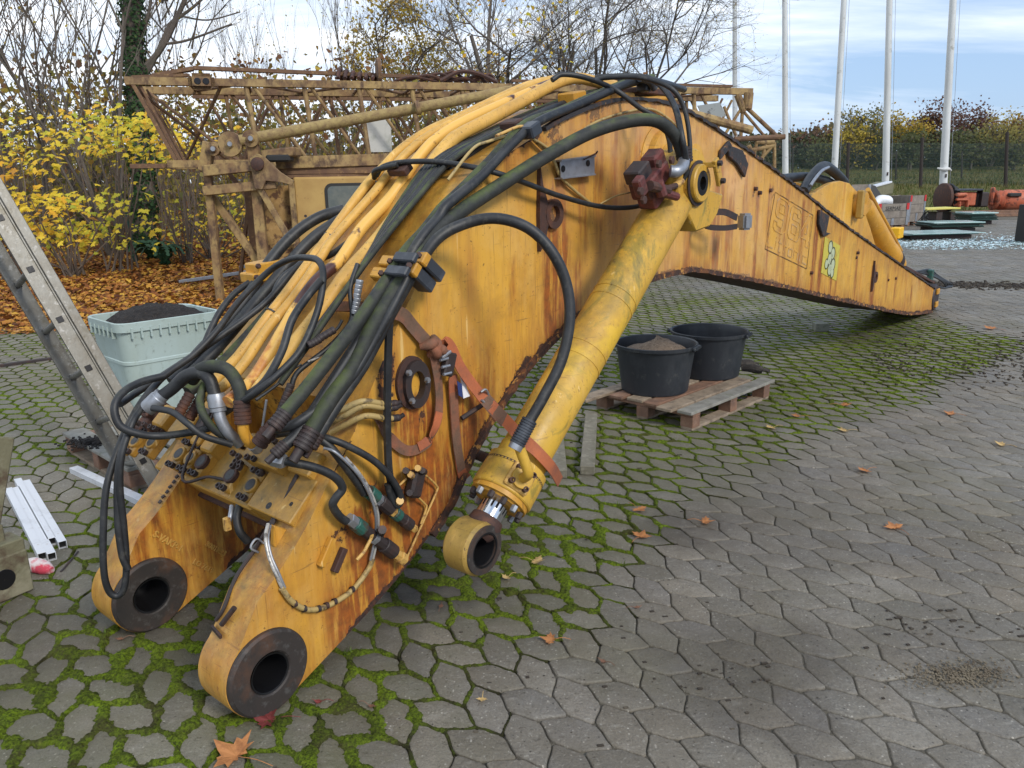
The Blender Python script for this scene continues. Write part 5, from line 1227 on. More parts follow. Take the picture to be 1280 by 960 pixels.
# cab
cb0 = py(372, 300, 11.0); cabx = V((.975, .222, 0)); caby = V((-.222, .975, 0))
cc = V((cb0.x, cb0.y, 0))
def cab(a, b_, z_): return cc+cabx*a+caby*b_+Z*z_
mb = MB(); mb.box(cab(1.4, .7, 1.0), cabx*1.4, caby*.7, Z*.76); cabo = mb.build('cab', M_CRY, crane, bevel=.03)
wz0, wz1, wx0, wx1 = 1.17, 1.63, .46, 1.35
def rrect(x0, x1, z0, z1, r, b_, n=5):
    o = []
    for (cx_, cz_, a0) in ((x1-r, z1-r, 0), (x0+r, z1-r, 90), (x0+r, z0+r, 180), (x1-r, z0+r, 270)):
        for k in range(n+1): a = radians(a0+90*k/n); o.append(cab(cx_+r*cos(a), b_, cz_+r*sin(a)))
    return o
MB().prism(rrect(wx0-.04, wx1+.04, wz0-.04, wz1+.04, .10, -.012), caby*.011).build('window_seal', M_DK, cabo)
MB().prism(rrect(wx0, wx1, wz0, wz1, .07, -.02), caby*.007).build('window_pane', M_GLS, cabo)
MB().box(cab(-.25, .5, .95), cabx*.2, caby*.35, Z*.7).build('side_panel', pm('rusty_panel', (.33, .20, .07), .8, layers=[((.09, .04, .02), 7, .5, .58, .95), ((.45, .29, .12), 9, .5, .65, .6)], bump=(30, .4, .006)), crane, bevel=.01)
MB().box(cab(-.02, .0, .95), cabx*.04, caby*.04, Z*.75).build('door_post', M_CR, crane, bevel=.01)
MB().box(cab(1.3, .6, .14), cabx*1.5, caby*.6, Z*.13).build('base_frame', M_CRB, crane, bevel=.02)
for (x, y) in ((382, 270), (460, 235)): MB().lathe(py(x, y, 10.95), V((0, -1, 0)), [(0, .02), (.01, .02), (.01, .001)], 10).build('rivet', M_RSTD, cabo)
# white panel inside the jib
MB().box(py(473, 168, 12.4), V((.19, .04, 0)), V((0, .02, 0)), V((0, 0, .26))).build('white_panel', pm('dirty_white_panel', (.50, .50, .47), .6, layers=[((.28, .30, .26), 5, .45, .65, .7)]), crane)
MB().prism([py(*p, 12.9) for p in ((872, 132), (900, 128), (908, 145), (880, 150))], V((0, .03, 0))).build('grey_sign', pm('grey_sign', (.25, .27, .27), .6, layers=[((.06, .06, .06), 9, .5, .55, .9)]), crane)
# right end
def rb(a, c, r, Y=13.7, m_=None, nm='jib_head'): return MB().cyl(py(*a, Y), py(*c, Y), r, r, 10).build(nm, m_ or M_CR, crane)
rb((934, 135), (972, 171), .035); rb((930, 140), (956, 171), .025); rb((918, 174), (981, 171), .045, 13.5, M_CRB); rb((826, 132), (940, 163), .07, 12.9)
rb((936, 116), (934, 136), .08); rb((922, 118), (930, 140), .06); rb((905, 133), (920, 170), .025); rb((925, 138), (905, 170), .025); rb((915, 125), (895, 165), .02); rb((928, 138), (926, 172), .03)
for (a, c, r) in (((945, 178), (968, 178), .04), ((946, 178), (940, 205), .03), ((968, 178), (968, 215), .03), ((957, 178), (950, 212), .03), ((930, 190), (968, 182), .04), ((945, 205), (968, 180), .03), ((935, 182), (950, 215), .05)): rb(a, c, r, 14.2)
# gantry rear posts so that the jib is carried
for s_ in (6.2, 9.0): MB().bar(jp(s_, .5, 0), jp(s_, .5, ZB), .12, .12).build('jib_support', M_CRB, crane)

# ------------------------------------------------------------------ plastic bin with compost
M_BIN = pm('faded_green_plastic', (.33, .405, .375), .5, layers=[((.40, .50, .50), 2.2, .4, .62, .8, (1, 1, .4)), ((.14, .19, .17), 5, .55, .72, .6, (1, 1, .25)), ((.10, .11, .08), 25, .6, .7, .5)], bump=(20, .1, .004))
M_SOIL = pm('dark_compost', (.012, .009, .008), .9, layers=[((.04, .03, .024), 40, .5, .65, .8)], bump=(60, 1., .02))
b0 = gp(147, 407, .76); b1 = gp(255, 392, .76); b3 = gp(104, 399, .76)
bx = (b1-b0); bx.z = 0; BL = bx.length; bx.normalize(); by = V((-bx.y, bx.x, 0)); BW = .62
BL = max(.75, BL)
bc = V((b0.x, b0.y, 0))+bx*BL/2+by*BW/2
binr = empty('plastic_bin', bc, 'pale green ribbed plastic bin heaped with dark compost beside the ladder', 'bin')
def rr_ring(hx, hy, r, z_, n=6):
    o = []
    for (cx_, cy_, a0) in ((hx-r, hy-r, 0), (-hx+r, hy-r, 90), (-hx+r, -hy+r, 180), (hx-r, -hy+r, 270)):
        for k in range(n+1): a = radians(a0+90*k/n); o.append(bc+bx*(cx_+r*cos(a))+by*(cy_+r*sin(a))+Z*z_)
    return o
def loft(rings, capb=True):
    mb = MB(); n = len(rings[0])
    for r_ in rings: mb.v += r_
    mb.f = [(i*n+k, i*n+(k+1) % n, (i+1)*n+(k+1) % n, (i+1)*n+k) for i in range(len(rings)-1) for k in range(n)]
    if capb: mb.f.append(tuple(range(n))[::-1]); 
    mb.mi = [0]*len(mb.f); return mb
rg_ = []
for z_, k in ((0.0, .80), (.02, .82), (.24, .862), (.245, .885), (.26, .885), (.265, .868), (.46, .905), (.465, .925), (.485, .925), (.49, .912), (.68, .95), (.70, .955), (.70, 1.0), (.76, 1.0), (.765, .985), (.76, .95), (.70, .93), (.60, .91)):
    rg_.append(rr_ring(BL/2*k, BW/2*k, .09, z_))
loft(rg_).build('bin_body', M_BIN, binr, ang=30)
for k in range(10):
    t = (k+.5)/10; MB().box(bc-by*(BW/2*.985)+bx*(t-.5)*BL*.86+Z*.69, bx*.006, by*.012, Z*.035).build('rim_rib', M_BIN, binr)
for k in range(6):
    t = (k+.5)/6; MB().box(bc-bx*(BL/2*.985)+by*(t-.5)*BW*.75+Z*.69, bx*.012, by*.006, Z*.035).build('rim_rib', M_BIN, binr)
mb = MB(); n = 26
for j in range(n+1):
    for i in range(n+1):
        a, c = (i/n*2-1), (j/n*2-1); x, y = a*BL/2*.91, c*BW/2*.91
        h = .70+.13*max(0, 1-(a*a+c*c)*.75)+.014*fbm(x*18, y*18)+.006*rnd.uniform(-1, 1)
        mb.v.append(bc+bx*x+by*y+Z*h)
mb.f = [(j*(n+1)+i, j*(n+1)+i+1, (j+1)*(n+1)+i+1, (j+1)*(n+1)+i) for j in range(n) for i in range(n)]; mb.mi = [0]*len(mb.f)
tag(mb.build('compost', M_SOIL, loc=bc), 'heap of dark crumbly compost filling the pale green bin', 'compost')

# ------------------------------------------------------------------ pallets
M_WOOD = pm('weathered_pallet_wood', (.30, .235, .17), .8, layers=[((.17, .125, .085), 6, .4, .62, .8), ((.08, .06, .045), 14, .5, .68, .7), ((.40, .33, .26), 20, .55, .7, .5)], bump=(50, .4, .005))
M_WOODG = pm('grey_wood', (.26, .25, .22), .85, layers=[((.13, .12, .10), 7, .42, .66, .8), ((.10, .11, .05), 10, .55, .7, .6)], bump=(60, .5, .005))
M_WOODR = pm('reddish_wood', (.22, .12, .075), .8, layers=[((.10, .06, .045), 8, .42, .66, .8), ((.30, .2, .14), 16, .55, .7, .5)], bump=(50, .4, .005))
def pallet(corner, dirb, dirw, L, Wd, boards, label, h=.14, mats=None):
    """boards: list of (offset across, width, start, end)"""
    dirb = V(dirb).normalized(); dirw = V(dirw).normalized()
    r = empty('wooden_pallet', corner+dirb*L/2+dirw*Wd/2, label, 'pallet')
    c0 = V((corner.x, corner.y, 0))
    for k, (o_, w_, s_, e_) in enumerate(boards):
        mb = MB(); mb.box(c0+dirb*(s_+e_)/2+dirw*(o_+w_/2)+Z*(h-.011+rnd.uniform(-.001, .001)), dirb*(e_-s_)/2, dirw*(w_/2-.004), Z*.011); mb.build('deck_board', (mats or [M_WOOD])[k % len(mats or [1])], r, bevel=.003)
    for s_ in (.05, L/2, L-.05):
        MB().box(c0+dirb*s_+dirw*Wd/2+Z*(h-.034), dirb*.045, dirw*(Wd/2-.01), Z*.0105).build('cross_board', M_WOODR, r, bevel=.002)
        for w_ in (.06, Wd/2, Wd-.06): MB().box(c0+dirb*s_+dirw*w_+Z*(h-.0845), dirb*.045, dirw*.05, Z*.038).build('block', M_WOODR, r, bevel=.004)
    for w_ in (.06, Wd/2, Wd-.06): MB().box(c0+dirb*L/2+dirw*w_+Z*.011, dirb*L/2*.99, dirw*.045, Z*.0105).build('runner', M_WOOD, r, bevel=.002)
    return r
pB_ = gp(868, 515, .14); pC_ = gp(965, 476, .14); pA_ = gp(760, 493, .14)
db = (pC_-pB_); LB = min(1.25, db.length); db.normalize(); dw = V((-db.y, db.x, 0)); 
if dw.dot(pA_-pB_) < 0: dw = -dw
print('pallet', LB, (pA_-pB_).length, 'bin', BL, b0)
WB = .85
pallet(pB_, db, dw, LB, WB, [(0, .12, -.03, LB+.06), (.14, .13, -.06, LB-.06), (.285, .12, -.02, LB), (.42, .14, .0, LB-.02), (.575, .12, -.03, LB), (.72, .12, -.25, LB-.3)], 'worn wooden pallet under the two black round tubs', mats=[M_WOODG, M_WOOD, M_WOODR, M_WOOD, M_WOODR, M_WOOD])
pl0 = gp(78, 541, .14); pl1 = gp(178, 598, .14); dl = (pl1-pl0).normalized(); dl2 = V((-dl.y, dl.x, 0)); 
if dl2.dot(gp(120, 520, .14)-pl0) < 0: dl2 = -dl2
pallet(pl0, dl, dl2, 1.0, .7, [(0, .14, -.02, 1.0), (.2, .11, .1, 1.), (.34, .12, .0, .95), (.5, .12, .02, 1.), (.63, .1, 0, 1.)], 'pale grey pallet with a spill of compost behind the ladder', mats=[M_WOODG])
mb = MB()
sp0 = gp(118, 550, .155)
for k in range(900):
    a = rnd.uniform(0, 2*pi); r = abs(rnd.gauss(0, .07)); c = V((sp0.x+r*cos(a)*1.3, sp0.y+r*sin(a)*.8, .143+.02*max(0, 1-r*8)*rnd.random())); s_ = rnd.uniform(.002, .007)
    mb.box(c, V((s_, s_*.4, 0)), V((-s_*.3, s_, 0)), V((0, 0, s_*.7)))
tag(mb.build('spilled_compost', M_SOIL, loc=sp0), 'dark compost crumbs spilled on the grey pallet', 'compost', kind='stuff')

# ------------------------------------------------------------------ tubs
M_TUB = pm('black_mortar_tub', (.017, .021, .028), .5, layers=[((.05, .055, .062), 5, .5, .72, .7, (1, 1, .5)), ((.08, .08, .075), 16, .58, .7, .5)], bump=(25, .15, .004))
M_SAND = pm('grey_brown_sand', (.19, .14, .10), .95, layers=[((.08, .06, .045), 60, .5, .62, .8), ((.33, .27, .2), 45, .58, .66, .7)], bump=(90, 1., .012))
def tub(c, label, lev):
    r = empty('mortar_tub', c, label, 'tub', 'black round tubs on the pallet')
    MB().lathe(c, Z, [(.012, .001), (.0, .01), (.0, .235), (.006, .243), (.10, .255), (.31, .282), (.325, .286), (.33, .302), (.352, .304), (.356, .298), (.35, .288), (.33, .280), (.30, .275), (.015, .233), (.015, .001)], 56).build('tub_body', M_TUB, r, ang=35)
    for a in (2.6, 5.75):
        d = V((cos(a), sin(a), 0)); e = V((-sin(a), cos(a), 0)); MB().box(c+d*.305+Z*.335, d*.016, e*.075, Z*.014).build('handle', M_TUB, r, bevel=.008)
    return r
t1 = gp(818, 486, .14); t2 = gp(884, 467, .14)
t1.z = t2.z = .141
tub(t1, 'black round tub holding sandy gravel at the front of the pallet', 1); tub(t2, 'empty black round tub behind the one with sand', 0)
mb = MB(); n = 30; ng = 12
for j in range(ng+1):
    for k in range(n):
        a = 2*pi*k/n; r = .268*j/ng; x, y = r*cos(a), r*sin(a)
        mb.v.append(t1+V((x, y, .275+.10*(1-(j/ng)**1.6)*(1-.3*cos(a-2))+.007*fbm(x*30, y*30)+.004*rnd.uniform(-1, 1))))
mb.f = [(j*n+k, j*n+(k+1) % n, (j+1)*n+(k+1) % n, (j+1)*n+k) for j in range(ng) for k in range(n)]; mb.mi = [0]*len(mb.f)
tag(mb.build('sand', M_SAND, loc=t1), 'mound of grey brown sand filling the front black tub', 'sand')
# dirty gloves / cloth on the pallet
gl = gp(935, 462, .15); M_CLO = pm('dark_dirty_cloth', (.03, .026, .024), .9, layers=[((.07, .06, .05), 20, .5, .65, .8)], bump=(60, .8, .006))
for k, (x, y, L_, a, lb) in enumerate(((931, 459, .11, .3, 'dark dirty work glove at the back corner of the pallet'), (943, 466, .10, -.4, 'dark grey crumpled work glove hanging over the pallet corner'))):
    c = gp(x, y, .145); c.z = .17; d = V((cos(a), sin(a), 0)); e = V((-sin(a), cos(a), 0)); mb = MB()
    mb.tube([c-d*L_, c-d*L_*.4+Z*.01, c+d*L_*.3+Z*.005, c+d*L_*.6], [.02, .032, .034, .028], 10, True, 4)
    for q in range(4): f0 = c+d*L_*.55+e*(-.024+.016*q); mb.tube([f0-d*.02, f0+d*.03+Z*.006, f0+d*(.055+.006*(q % 2))-Z*.004], [.010, .010, .007], 7, True, 3)
    mb.tube([c+e*.02, c+e*.045+d*.02, c+e*.055+d*.045], [.011, .010, .008], 7, True, 3)
    tag(mb.build('work_glove', M_CLO, loc=c), lb, 'glove', 'dirty gloves on the pallet')

# ------------------------------------------------------------------ timbers, block
def timber(a, c, w_, h_, mat, label, z0=0., cat='timber', grp=None, nm='timber'):
    A, B = V(a), V(c); A.z = B.z = z0+h_/2
    d = (B-A).normalized(); x = V((-d.y, d.x, 0))
    o = MB().box((A+B)/2, (B-A)/2, x*w_/2, Z*h_/2).build(nm, mat, bevel=.004, loc=(A+B)/2); tag(o, label, cat, grp); return o
M_BEAM = pm('grey_beam_wood', (.165, .15, .115), .85, layers=[((.11, .105, .07), 8, .45, .65, .8), ((.34, .31, .25), 22, .5, .7, .5)], bump=(70, .6, .005))
timber(gp(734, 594), gp(739, 526), .085, .055, M_BEAM, 'short grey squared timber right of the yellow cylinder', grp='grey timbers by the cylinder')
timber(gp(698, 598), gp(694, 545), .10, .05, M_BEAM, 'wide grey timber half hidden by the yellow cylinder', grp='grey timbers by the cylinder')
timber(gp(1017, 413), gp(1034, 413), .14, .085, pm('concrete_block', (.16, .17, .14), .9, layers=[((.08, .09, .06), 12, .5, .65, .8)], bump=(60, .5, .005)), 'small grey concrete block lying alone on the paving', cat='block', nm='concrete_block')
timber(gp(0, 459), gp(72, 449), .05, .03, M_RSTD, 'dark rod lying on the paving behind the ladder', cat='rod', nm='metal_rod')
# ------------------------------------------------------------------ white metal bars and channel
M_WHT = pm('white_coated_profile', (.62, .64, .68), .4, .2, layers=[((.42, .43, .45), 9, .55, .7, .7), ((.35, .28, .22), 14, .64, .7, .7)])
def profile(a, c, w_, h_, label, z0=0, grp='white hollow profiles at the left'):
    A, B = gp(*a), gp(*c); A.z = B.z = z0+h_/2; d = (B-A).normalized(); x = V((-d.y, d.x, 0)); th = .003
    r = empty('metal_profile', (A+B)/2, label, 'metal profile', grp)
    mb = MB(); mb.box((A+B)/2+Z*(h_/2-th/2), (B-A)/2, x*w_/2, Z*th/2); mb.build('top_face', M_WHT, r, bevel=.001)
    for sgn in (-1, 1): MB().box((A+B)/2+x*sgn*(w_/2-th/2)-Z*.0015, (B-A)/2, x*th/2, Z*(h_/2-.002)).build('side_face', M_WHT, r)
    MB().box((A+B)/2-Z*(h_/2-th/2), (B-A)/2*.999, x*(w_/2-.004), Z*th/2).build('bottom_face', M_WHT, r)
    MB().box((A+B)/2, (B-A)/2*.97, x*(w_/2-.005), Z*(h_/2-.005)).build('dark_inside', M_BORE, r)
    return r
profile((12, 618), (54, 701), .036, .04, 'white hollow profile leftmost in the row beside the rusty frame')
profile((21, 617), (66, 701), .036, .04, 'second white hollow profile from the left, ending furthest forward')
profile((23.5, 606), (66, 682), .036, .04, 'third white hollow profile from the left, set furthest back')
profile((34, 608), (79.5, 686), .036, .04, 'rightmost of the four white hollow profiles beside the frame')
profile((93, 590), (182, 632), .05, .035, 'single white profile lying between the pallet and the far boom ear')
timber(gp(76, 716), gp(98, 690), .012, .008, M_RSTD, 'thin dark strip of metal on the paving right of the white profiles', cat='metal strip', nm='metal_strip')
# red and white sock-like glove
c = gp(52, 716); c.z = .02
M_PINK = pm('red_white_glove', (.62, .55, .55), .8, layers=[((.55, .03, .07), 9, .46, .56, .95), ((.25, .1, .1), 25, .6, .7, .7)], bump=(80, .5, .004))
mb = MB(); mb.tube([c+V((-.09, .03, 0)), c+V((-.04, .015, .012)), c+V((.02, -.005, .008)), c+V((.06, -.02, 0))], [.024, .034, .032, .016], 12, True, 5); 
tag(mb.build('work_glove', M_PINK, loc=c), 'red and white rubber glove on the paving beside the white profiles', 'glove')
# ------------------------------------------------------------------ ladder
M_ALU = pm('dull_aluminium', (.20, .195, .175), .45, .55, layers=[((.15, .135, .11), 8, .42, .66, .8), ((.10, .085, .05), 18, .55, .7, .6), ((.45, .45, .44), 30, .56, .7, .5)], bump=(60, .2, .003))
lf = py(196, 606, 3.9); lt_ = py(-60, 170, 3.95)
ld = (lt_-lf).normalized(); rd = V((-.27, .24, .0)); rd = (rd-ld*rd.dot(ld)); RL = rd.length; rd.normalize(); lnrm = ld.cross(rd).normalized()
lad = empty('ladder', V((lf.x, lf.y, 0)), 'dull aluminium ladder leaning diagonally at the left beside the bin', 'ladder')
lf = lf+ld*0; Lz = lf.z
lf = lf-ld*(lf.z/ld.z); LLEN = (lt_-lf).length+.5
def lr(a, b_, c): return lf+ld*a+rd*b_+lnrm*c
for b_, sg in ((0, -1), (.36, 1)):
    ww = .037
    r_ = MB().box(lr(LLEN/2, b_, 0), ld*LLEN/2, rd*.0025, lnrm*(ww-.003)).build('rail', M_ALU, lad)
    for s in (-1, 1): MB().box(lr(LLEN/2, b_+sg*.006, s*ww), ld*LLEN/2, rd*.010, lnrm*.003).build('rail_flange', M_ALU, r_)
    k = .25
    while k < LLEN-.1:
        MB().box(lr(k, b_-.005, 0), ld*.015, rd*.0045, lnrm*.015).build('rung_hole', M_BORE, r_)
        k += .28
k = .25
while k < LLEN-.1:
    MB().cyl(lr(k, .003, 0), lr(k, .357, 0), .017, .017, 12).build('rung', M_ALU, lad); k += .28
# second section lying against it
for b_ in (.05, .31): MB().box(lr(LLEN/2+.15, b_, -.085), ld*(LLEN/2-.15), rd*.012, lnrm*.025).build('inner_rail', M_ALU, lad, bevel=.003)

# ------------------------------------------------------------------ rusty machine frame at the left edge
M_FR = pm('grimy_green_grey_steel', (.15, .14, .085), .8, layers=[((.26, .24, .17), 6, .5, .68, .7), ((.07, .04, .025), 8, .48, .62, .85), ((.05, .065, .02), 5, .52, .7, .6, (1, 1, 1), True)], bump=(40, .6, .008))
f0 = gp(44, 738); fx = (gp(44, 738)-gp(-20, 765)).normalized(); fy = V((-fx.y, fx.x, 0))
fr = empty('machine_frame', V((f0.x-.3, f0.y, 0)), 'grimy rust stained steel frame with a round hole at the left edge', 'machine frame')
def fr_(a, b_, z_): return V((f0.x, f0.y, 0))+fx*a+fy*b_+Z*z_
MB().box(fr_(-.3, .04, .10), fx*.30, fy*.04, Z*.095).build('base_plate', M_FR, fr, bevel=.006)
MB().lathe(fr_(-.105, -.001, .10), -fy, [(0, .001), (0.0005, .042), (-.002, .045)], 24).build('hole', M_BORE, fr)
MB().box(fr_(-.05, .07, .20), fx*.05, fy*.06, Z*.045).build('side_block', M_FR, fr, bevel=.005)
MB().box(fr_(-.32, .10, .27), fx*.27, fy*.05, Z*.045).build('cross_beam', M_FR, fr, bevel=.006)
MB().box(fr_(-.33, .05, .2), fx*.2, fy*.03, Z*.03).build('dark_gap', M_RSTD, fr, bevel=.004)
MB().bar(fr_(-.12, .10, .30), py(-6, 545, 3.05), .13, .06, fy).build('leaning_post', M_FR, fr, bevel=.006)
MB().box(fr_(-.3, .05, .0025+.001), fx*.27, fy*.03, Z*.003).build('foot', M_RSTD, fr)

# ------------------------------------------------------------------ far right yard: crates, machine parts, glass
M_CRT = pm('crate_wood_grey', (.22, .19, .16), .85, layers=[((.12, .10, .085), 4, .42, .65, .8), ((.30, .27, .25), 9, .55, .7, .6)], bump=(20, .5, .01))
def basis(px0, px1, z=0):
    a, c = gp(*px0), gp(*px1); d = (c-a); d.z = 0; L_ = d.length; d.normalize(); return a, d, V((-d.y, d.x, 0)), L_
YC = 24.2
def crate(x0_, x1_, y, Y, h, dep, label, text=None, zb=.12, ang=0, name='wooden_crate', back=None):
    a = py(x0_, y, Y); c = py(x1_, y, Y+ang); d = c-a; d.z = 0; L_ = d.length; d.normalize(); e = V((-d.y, d.x, 0)); a = V((a.x, a.y, zb))
    r = empty(name, a+d*L_/2+e*dep/2-Z*zb*0, label, 'crate', 'wooden pallet crates')
    n = 3; bh = h/n
    for k in range(n):
        for (p, q_, ll) in ((a, d, L_), (a+e*dep, d, L_)): MB().box(p+q_*ll/2+Z*(bh*(k+.5)), q_*ll/2, e*.012, Z*(bh/2-.006)).build('side_board', M_CRT, r, bevel=.003)
        for p in (a, a+d*L_): MB().box(p+e*dep/2+Z*(bh*(k+.5)), d*.012, e*(dep/2-.014), Z*(bh/2-.006)).build('side_board', M_CRT, r, bevel=.003)
    for (i, j) in ((0, 0), (1, 0), (0, 1), (1, 1)): MB().box(a+d*(L_*i)+e*(dep*j)+Z*h/2-e*.006*(1 if j == 0 else -1), d*.045, e*.02, Z*h/2).build('corner_bracket', M_ZINC, r)
    for i in (0.02, .98): MB().box(a+d*(L_*i)+Z*(h-.09)-e*.03, d*.05, e*.006, Z*.10).build('red_mark', pm('red_plastic', (.45, .02, .02), .5), r)
    MB().box(a+d*L_/2+Z*h*.17-e*.02, d*.05, e*.006, Z*h*.16).build('label_plate', M_ZINC, r)
    for i in (.08, .5, .92): MB().box(a+d*L_*i+e*dep/2-Z*.06, d*.07, e*dep/2*.98, Z*.058).build('pallet_block', M_WOODR, r)
    if text: textobj(text, a+d*L_*.22+Z*(h-.20)-e*.016, d, Z, .17, pm('dark_stencil', (.03, .03, .03), .7), 'stencil_lettering', r, .002)
    return r, a, d, e, L_
cr1 = crate(1096, 1132, 284, 24.2, .66, .95, 'grey wooden crate with red corner marks and dark stencilled lettering', 'SERMAS', .13, .35)
# collapsed crate parts on top and behind
r, a, d, e, L_ = cr1
s_ = empty('broken_crate_panel', a+d*.1+e*.6+Z*.7, 'weathered grey crate side leaning up behind the lettered crate', 'crate panel')
MB().box(a-d*.30+e*.5+Z*.92, d*.36, e*.02, Z*.33).build('boards', M_CRT, s_, bevel=.004); MB().box(a+d*.0+e*.47+Z*.92, d*.05, e*.012, Z*.33).build('metal_strip', M_ZINC, s_)
MB().prism([a+d*.07+e*.5+Z*.62, a+d*.70+e*.4+Z*.62, a+d*.62+e*.5+Z*.80, a+d*.35+e*.6+Z*1.2, a+d*.07+e*.6+Z*1.26], e*.03).build('dark_lining', M_DK, s_)
s_ = empty('canvas_bundle', a+d*1.0+e*1.3, 'mossy green grey canvas roll lying tilted on the stacked crates', 'canvas roll')
MB().box(a+d*1.15+e*1.5+Z*1.02, d*.45+Z*.10, e*.4, Z*.20).build('canvas', pm('mossy_canvas', (.17, .16, .10), .9, layers=[((.09, .10, .05), 4, .45, .65, .8)], bump=(15, .5, .02)), s_, bevel=.05, seg=2)
MB().box(a+d*1.15+e*1.25+Z*1.23, d*.36+Z*.07, e*.12, Z*.03).build('white_cover', M_WHT, s_, bevel=.01)
crate(1134, 1152, 283, 25.9, .85, .9, 'taller grey crate directly behind the lettered one', None, .13, .5)
s_ = MB().tube([a+d*.12+e*.3+Z*.66, a+d*.35+e*.35+Z*.76, a+d*.62+e*.3+Z*.74, a+d*.75+e*.3+Z*.66], [.10, .16, .15, .06], 12, True, 4).build('white_sack', pm('white_sack', (.7, .72, .75), .7, bump=(12, .8, .02)), loc=a+Z*.66)
tag(s_, 'white plastic sack lying in the top of the lettered crate', 'sack')
mb = MB()
for k in range(26):
    c = py(1154+rnd.uniform(0, 7), rnd.uniform(262, 284), 25.0+rnd.uniform(0, .6)); mb.tube([c, c+V((rnd.uniform(-.1, .1), .1, -.15)), V((c.x+rnd.uniform(-.1, .2), c.y, .05))], .015, 5, True, 3)
tag(mb.build('cable_tangle', M_RUB, loc=py(1157, 284, 25)), 'tangle of black cables heaped against the right side of the crates', 'cables')
# orange machine on timbers
M_ORN = pm('faded_orange_paint', (.42, .10, .045), .65, layers=[((.55, .22, .13), 2.5, .45, .68, .7), ((.09, .04, .03), 5, .52, .62, .9)], bump=(20, .4, .01))
om = py(1178, 262, 31.5); YO = 31.5
orr = empty('axle_unit', V((om.x+2, YO, 0)), 'faded orange machine axle unit with a black wheel lying on timbers', 'machine part')
def ob(x0_, x1_, y0_, y1_, dy=0, dep=.5, m_=None, nm='housing', bev=.05):
    p = py(x0_, y1_, YO+dy); q_ = py(x1_, y0_, YO+dy); return MB().box((p+q_)/2+V((0, dep, 0)), V(((q_.x-p.x)/2, 0, 0)), V((0, dep, 0)), V((0, 0, (q_.z-p.z)/2))).build(nm, m_ or M_ORN, orr, bevel=bev)
for (x, r, w_, m_) in ((1176, .58, .18, M_RST), (1183, .56, .12, M_DK), (1188, .45, .14, M_DK)):
    p = py(x, 250, YO+.5); p.z = .72; MB().lathe(p, V((1, .1, 0)), [(0, .001), (0, r*.9), (w_*.2, r), (w_*.8, r), (w_, r*.9), (w_, .001)], 28).build('wheel', m_, orr)
ob(1192, 1222, 240, 258); ob(1196, 1211, 241, 246, -.15, .2, M_ORN, 'rib'); ob(1196, 1211, 248, 251, -.15, .2, M_ORN, 'rib', .02); ob(1209, 1212, 250, 259, -.2, .1, M_ORN, 'rib', .02); ob(1199, 1202, 252, 259, -.2, .1, M_ORN, 'rib', .02)
ob(1196, 1230, 236, 239, -.1, .5, M_DPL, 'cover', .02); ob(1218, 1238, 240, 259, .1, .4, M_RSTD, 'gearbox'); ob(1226, 1229, 238, 258, -.1, .2, M_DK, 'bar', .02)
p = py(1240, 252, YO+.4); q_ = py(1300, 252, YO+.4); MB().lathe(p+Z*.05, q_-p, [(0, .001), (0, .35), (.06, .42), (.15, .30), (.3, .40), (.35, .35), (.5, .42), ((q_-p).length-.3, .42), ((q_-p).length, .3)], 28).build('axle_tube', M_ORN, orr)
ob(1238, 1246, 234, 257, .2, .1, M_ORN, 'flange', .05); ob(1262, 1278, 241, 246, -.1, .1, M_DK, 'black_box', .03)
for k, (y0_, y1_, dy) in enumerate(((260, 264, -.2), (267, 269, -.7))):
    p = py(1200, y1_, YO+dy); p.z = .16-.06*k; t_ = timber(V((p.x, YO+dy, 0)), V((p.x+6, YO+dy+.1, 0)), .25, .22-.1*k, M_WOODR, ('long dark timber carrying the orange machine axle', 'lower dark timber in front of the orange machine axle')[k], cat='timber')
# yellow plate on blocks
p0, p1 = py(1158, 262, 28.5), py(1202, 260, 28.5)
yp = MB().box((p0+p1)/2+V((.0, .5, 0)), V(((p1.x-p0.x)/2, .05, .01)), V((0, .5, 0)), V((0, 0, .025))).build('yellow_plate', pm('pale_yellow_plate', (.62, .55, .12), .6, layers=[((.4, .35, .15), 5, .5, .7, .7)]), loc=(p0+p1)/2, bevel=.005)
tag(yp, 'flat pale yellow plate lying on blocks before the orange machine', 'plate')
for x in (1173, 1191): 
    p = py(x, 264, 28.7); o = MB().box(V((p.x, 28.9, p.z/2-.01)), V((.12, 0, 0)), V((0, .3, 0)), V((0, 0, p.z/2-.02))).build('support_block', M_RSTD, loc=V((p.x, 28.9, 0)), bevel=.02); tag(o, ('left' if x < 1180 else 'right')+' dark block under the pale yellow plate', 'block')
# glass stacks
M_GL = pm('green_glass_sheet', (.38, .56, .55), .15, layers=[((.55, .70, .70), 3, .45, .65, .8)])
M_GLD = pm('dark_glass_edge', (.02, .05, .045), .2, layers=[((.2, .3, .3), 6, .6, .7, .8)])
def gstack(x0_, x1_, y, Y, dep, h, n, label, zb=.1, skew=0):
    p0, p1 = py(x0_, y, Y), py(x1_, y, Y); cx_ = (p0.x+p1.x)/2; w_ = (p1.x-p0.x)
    r = empty('glass_stack', V((cx_, Y+dep/2, 0)), label, 'glass panes', 'stacks of glass panes')
    for k in range(n):
        MB().box(V((cx_+rnd.uniform(-.12, .12), Y+dep/2+rnd.uniform(-.08, .08), zb+h*(k+.5)/n)), V((w_/2, skew, 0)), V((-skew*.5, dep/2, 0)), V((0, 0, h/n*.42))).build('pane', M_GLD if k < n-1 else M_GL, r, bevel=.004)
    MB().box(V((cx_, Y+dep/2, zb/2-.005)), V((w_/2*.8, 0, 0)), V((0, dep/2*.8, 0)), V((0, 0, zb/2-.01))).build('support', M_RSTD, r)
    return r
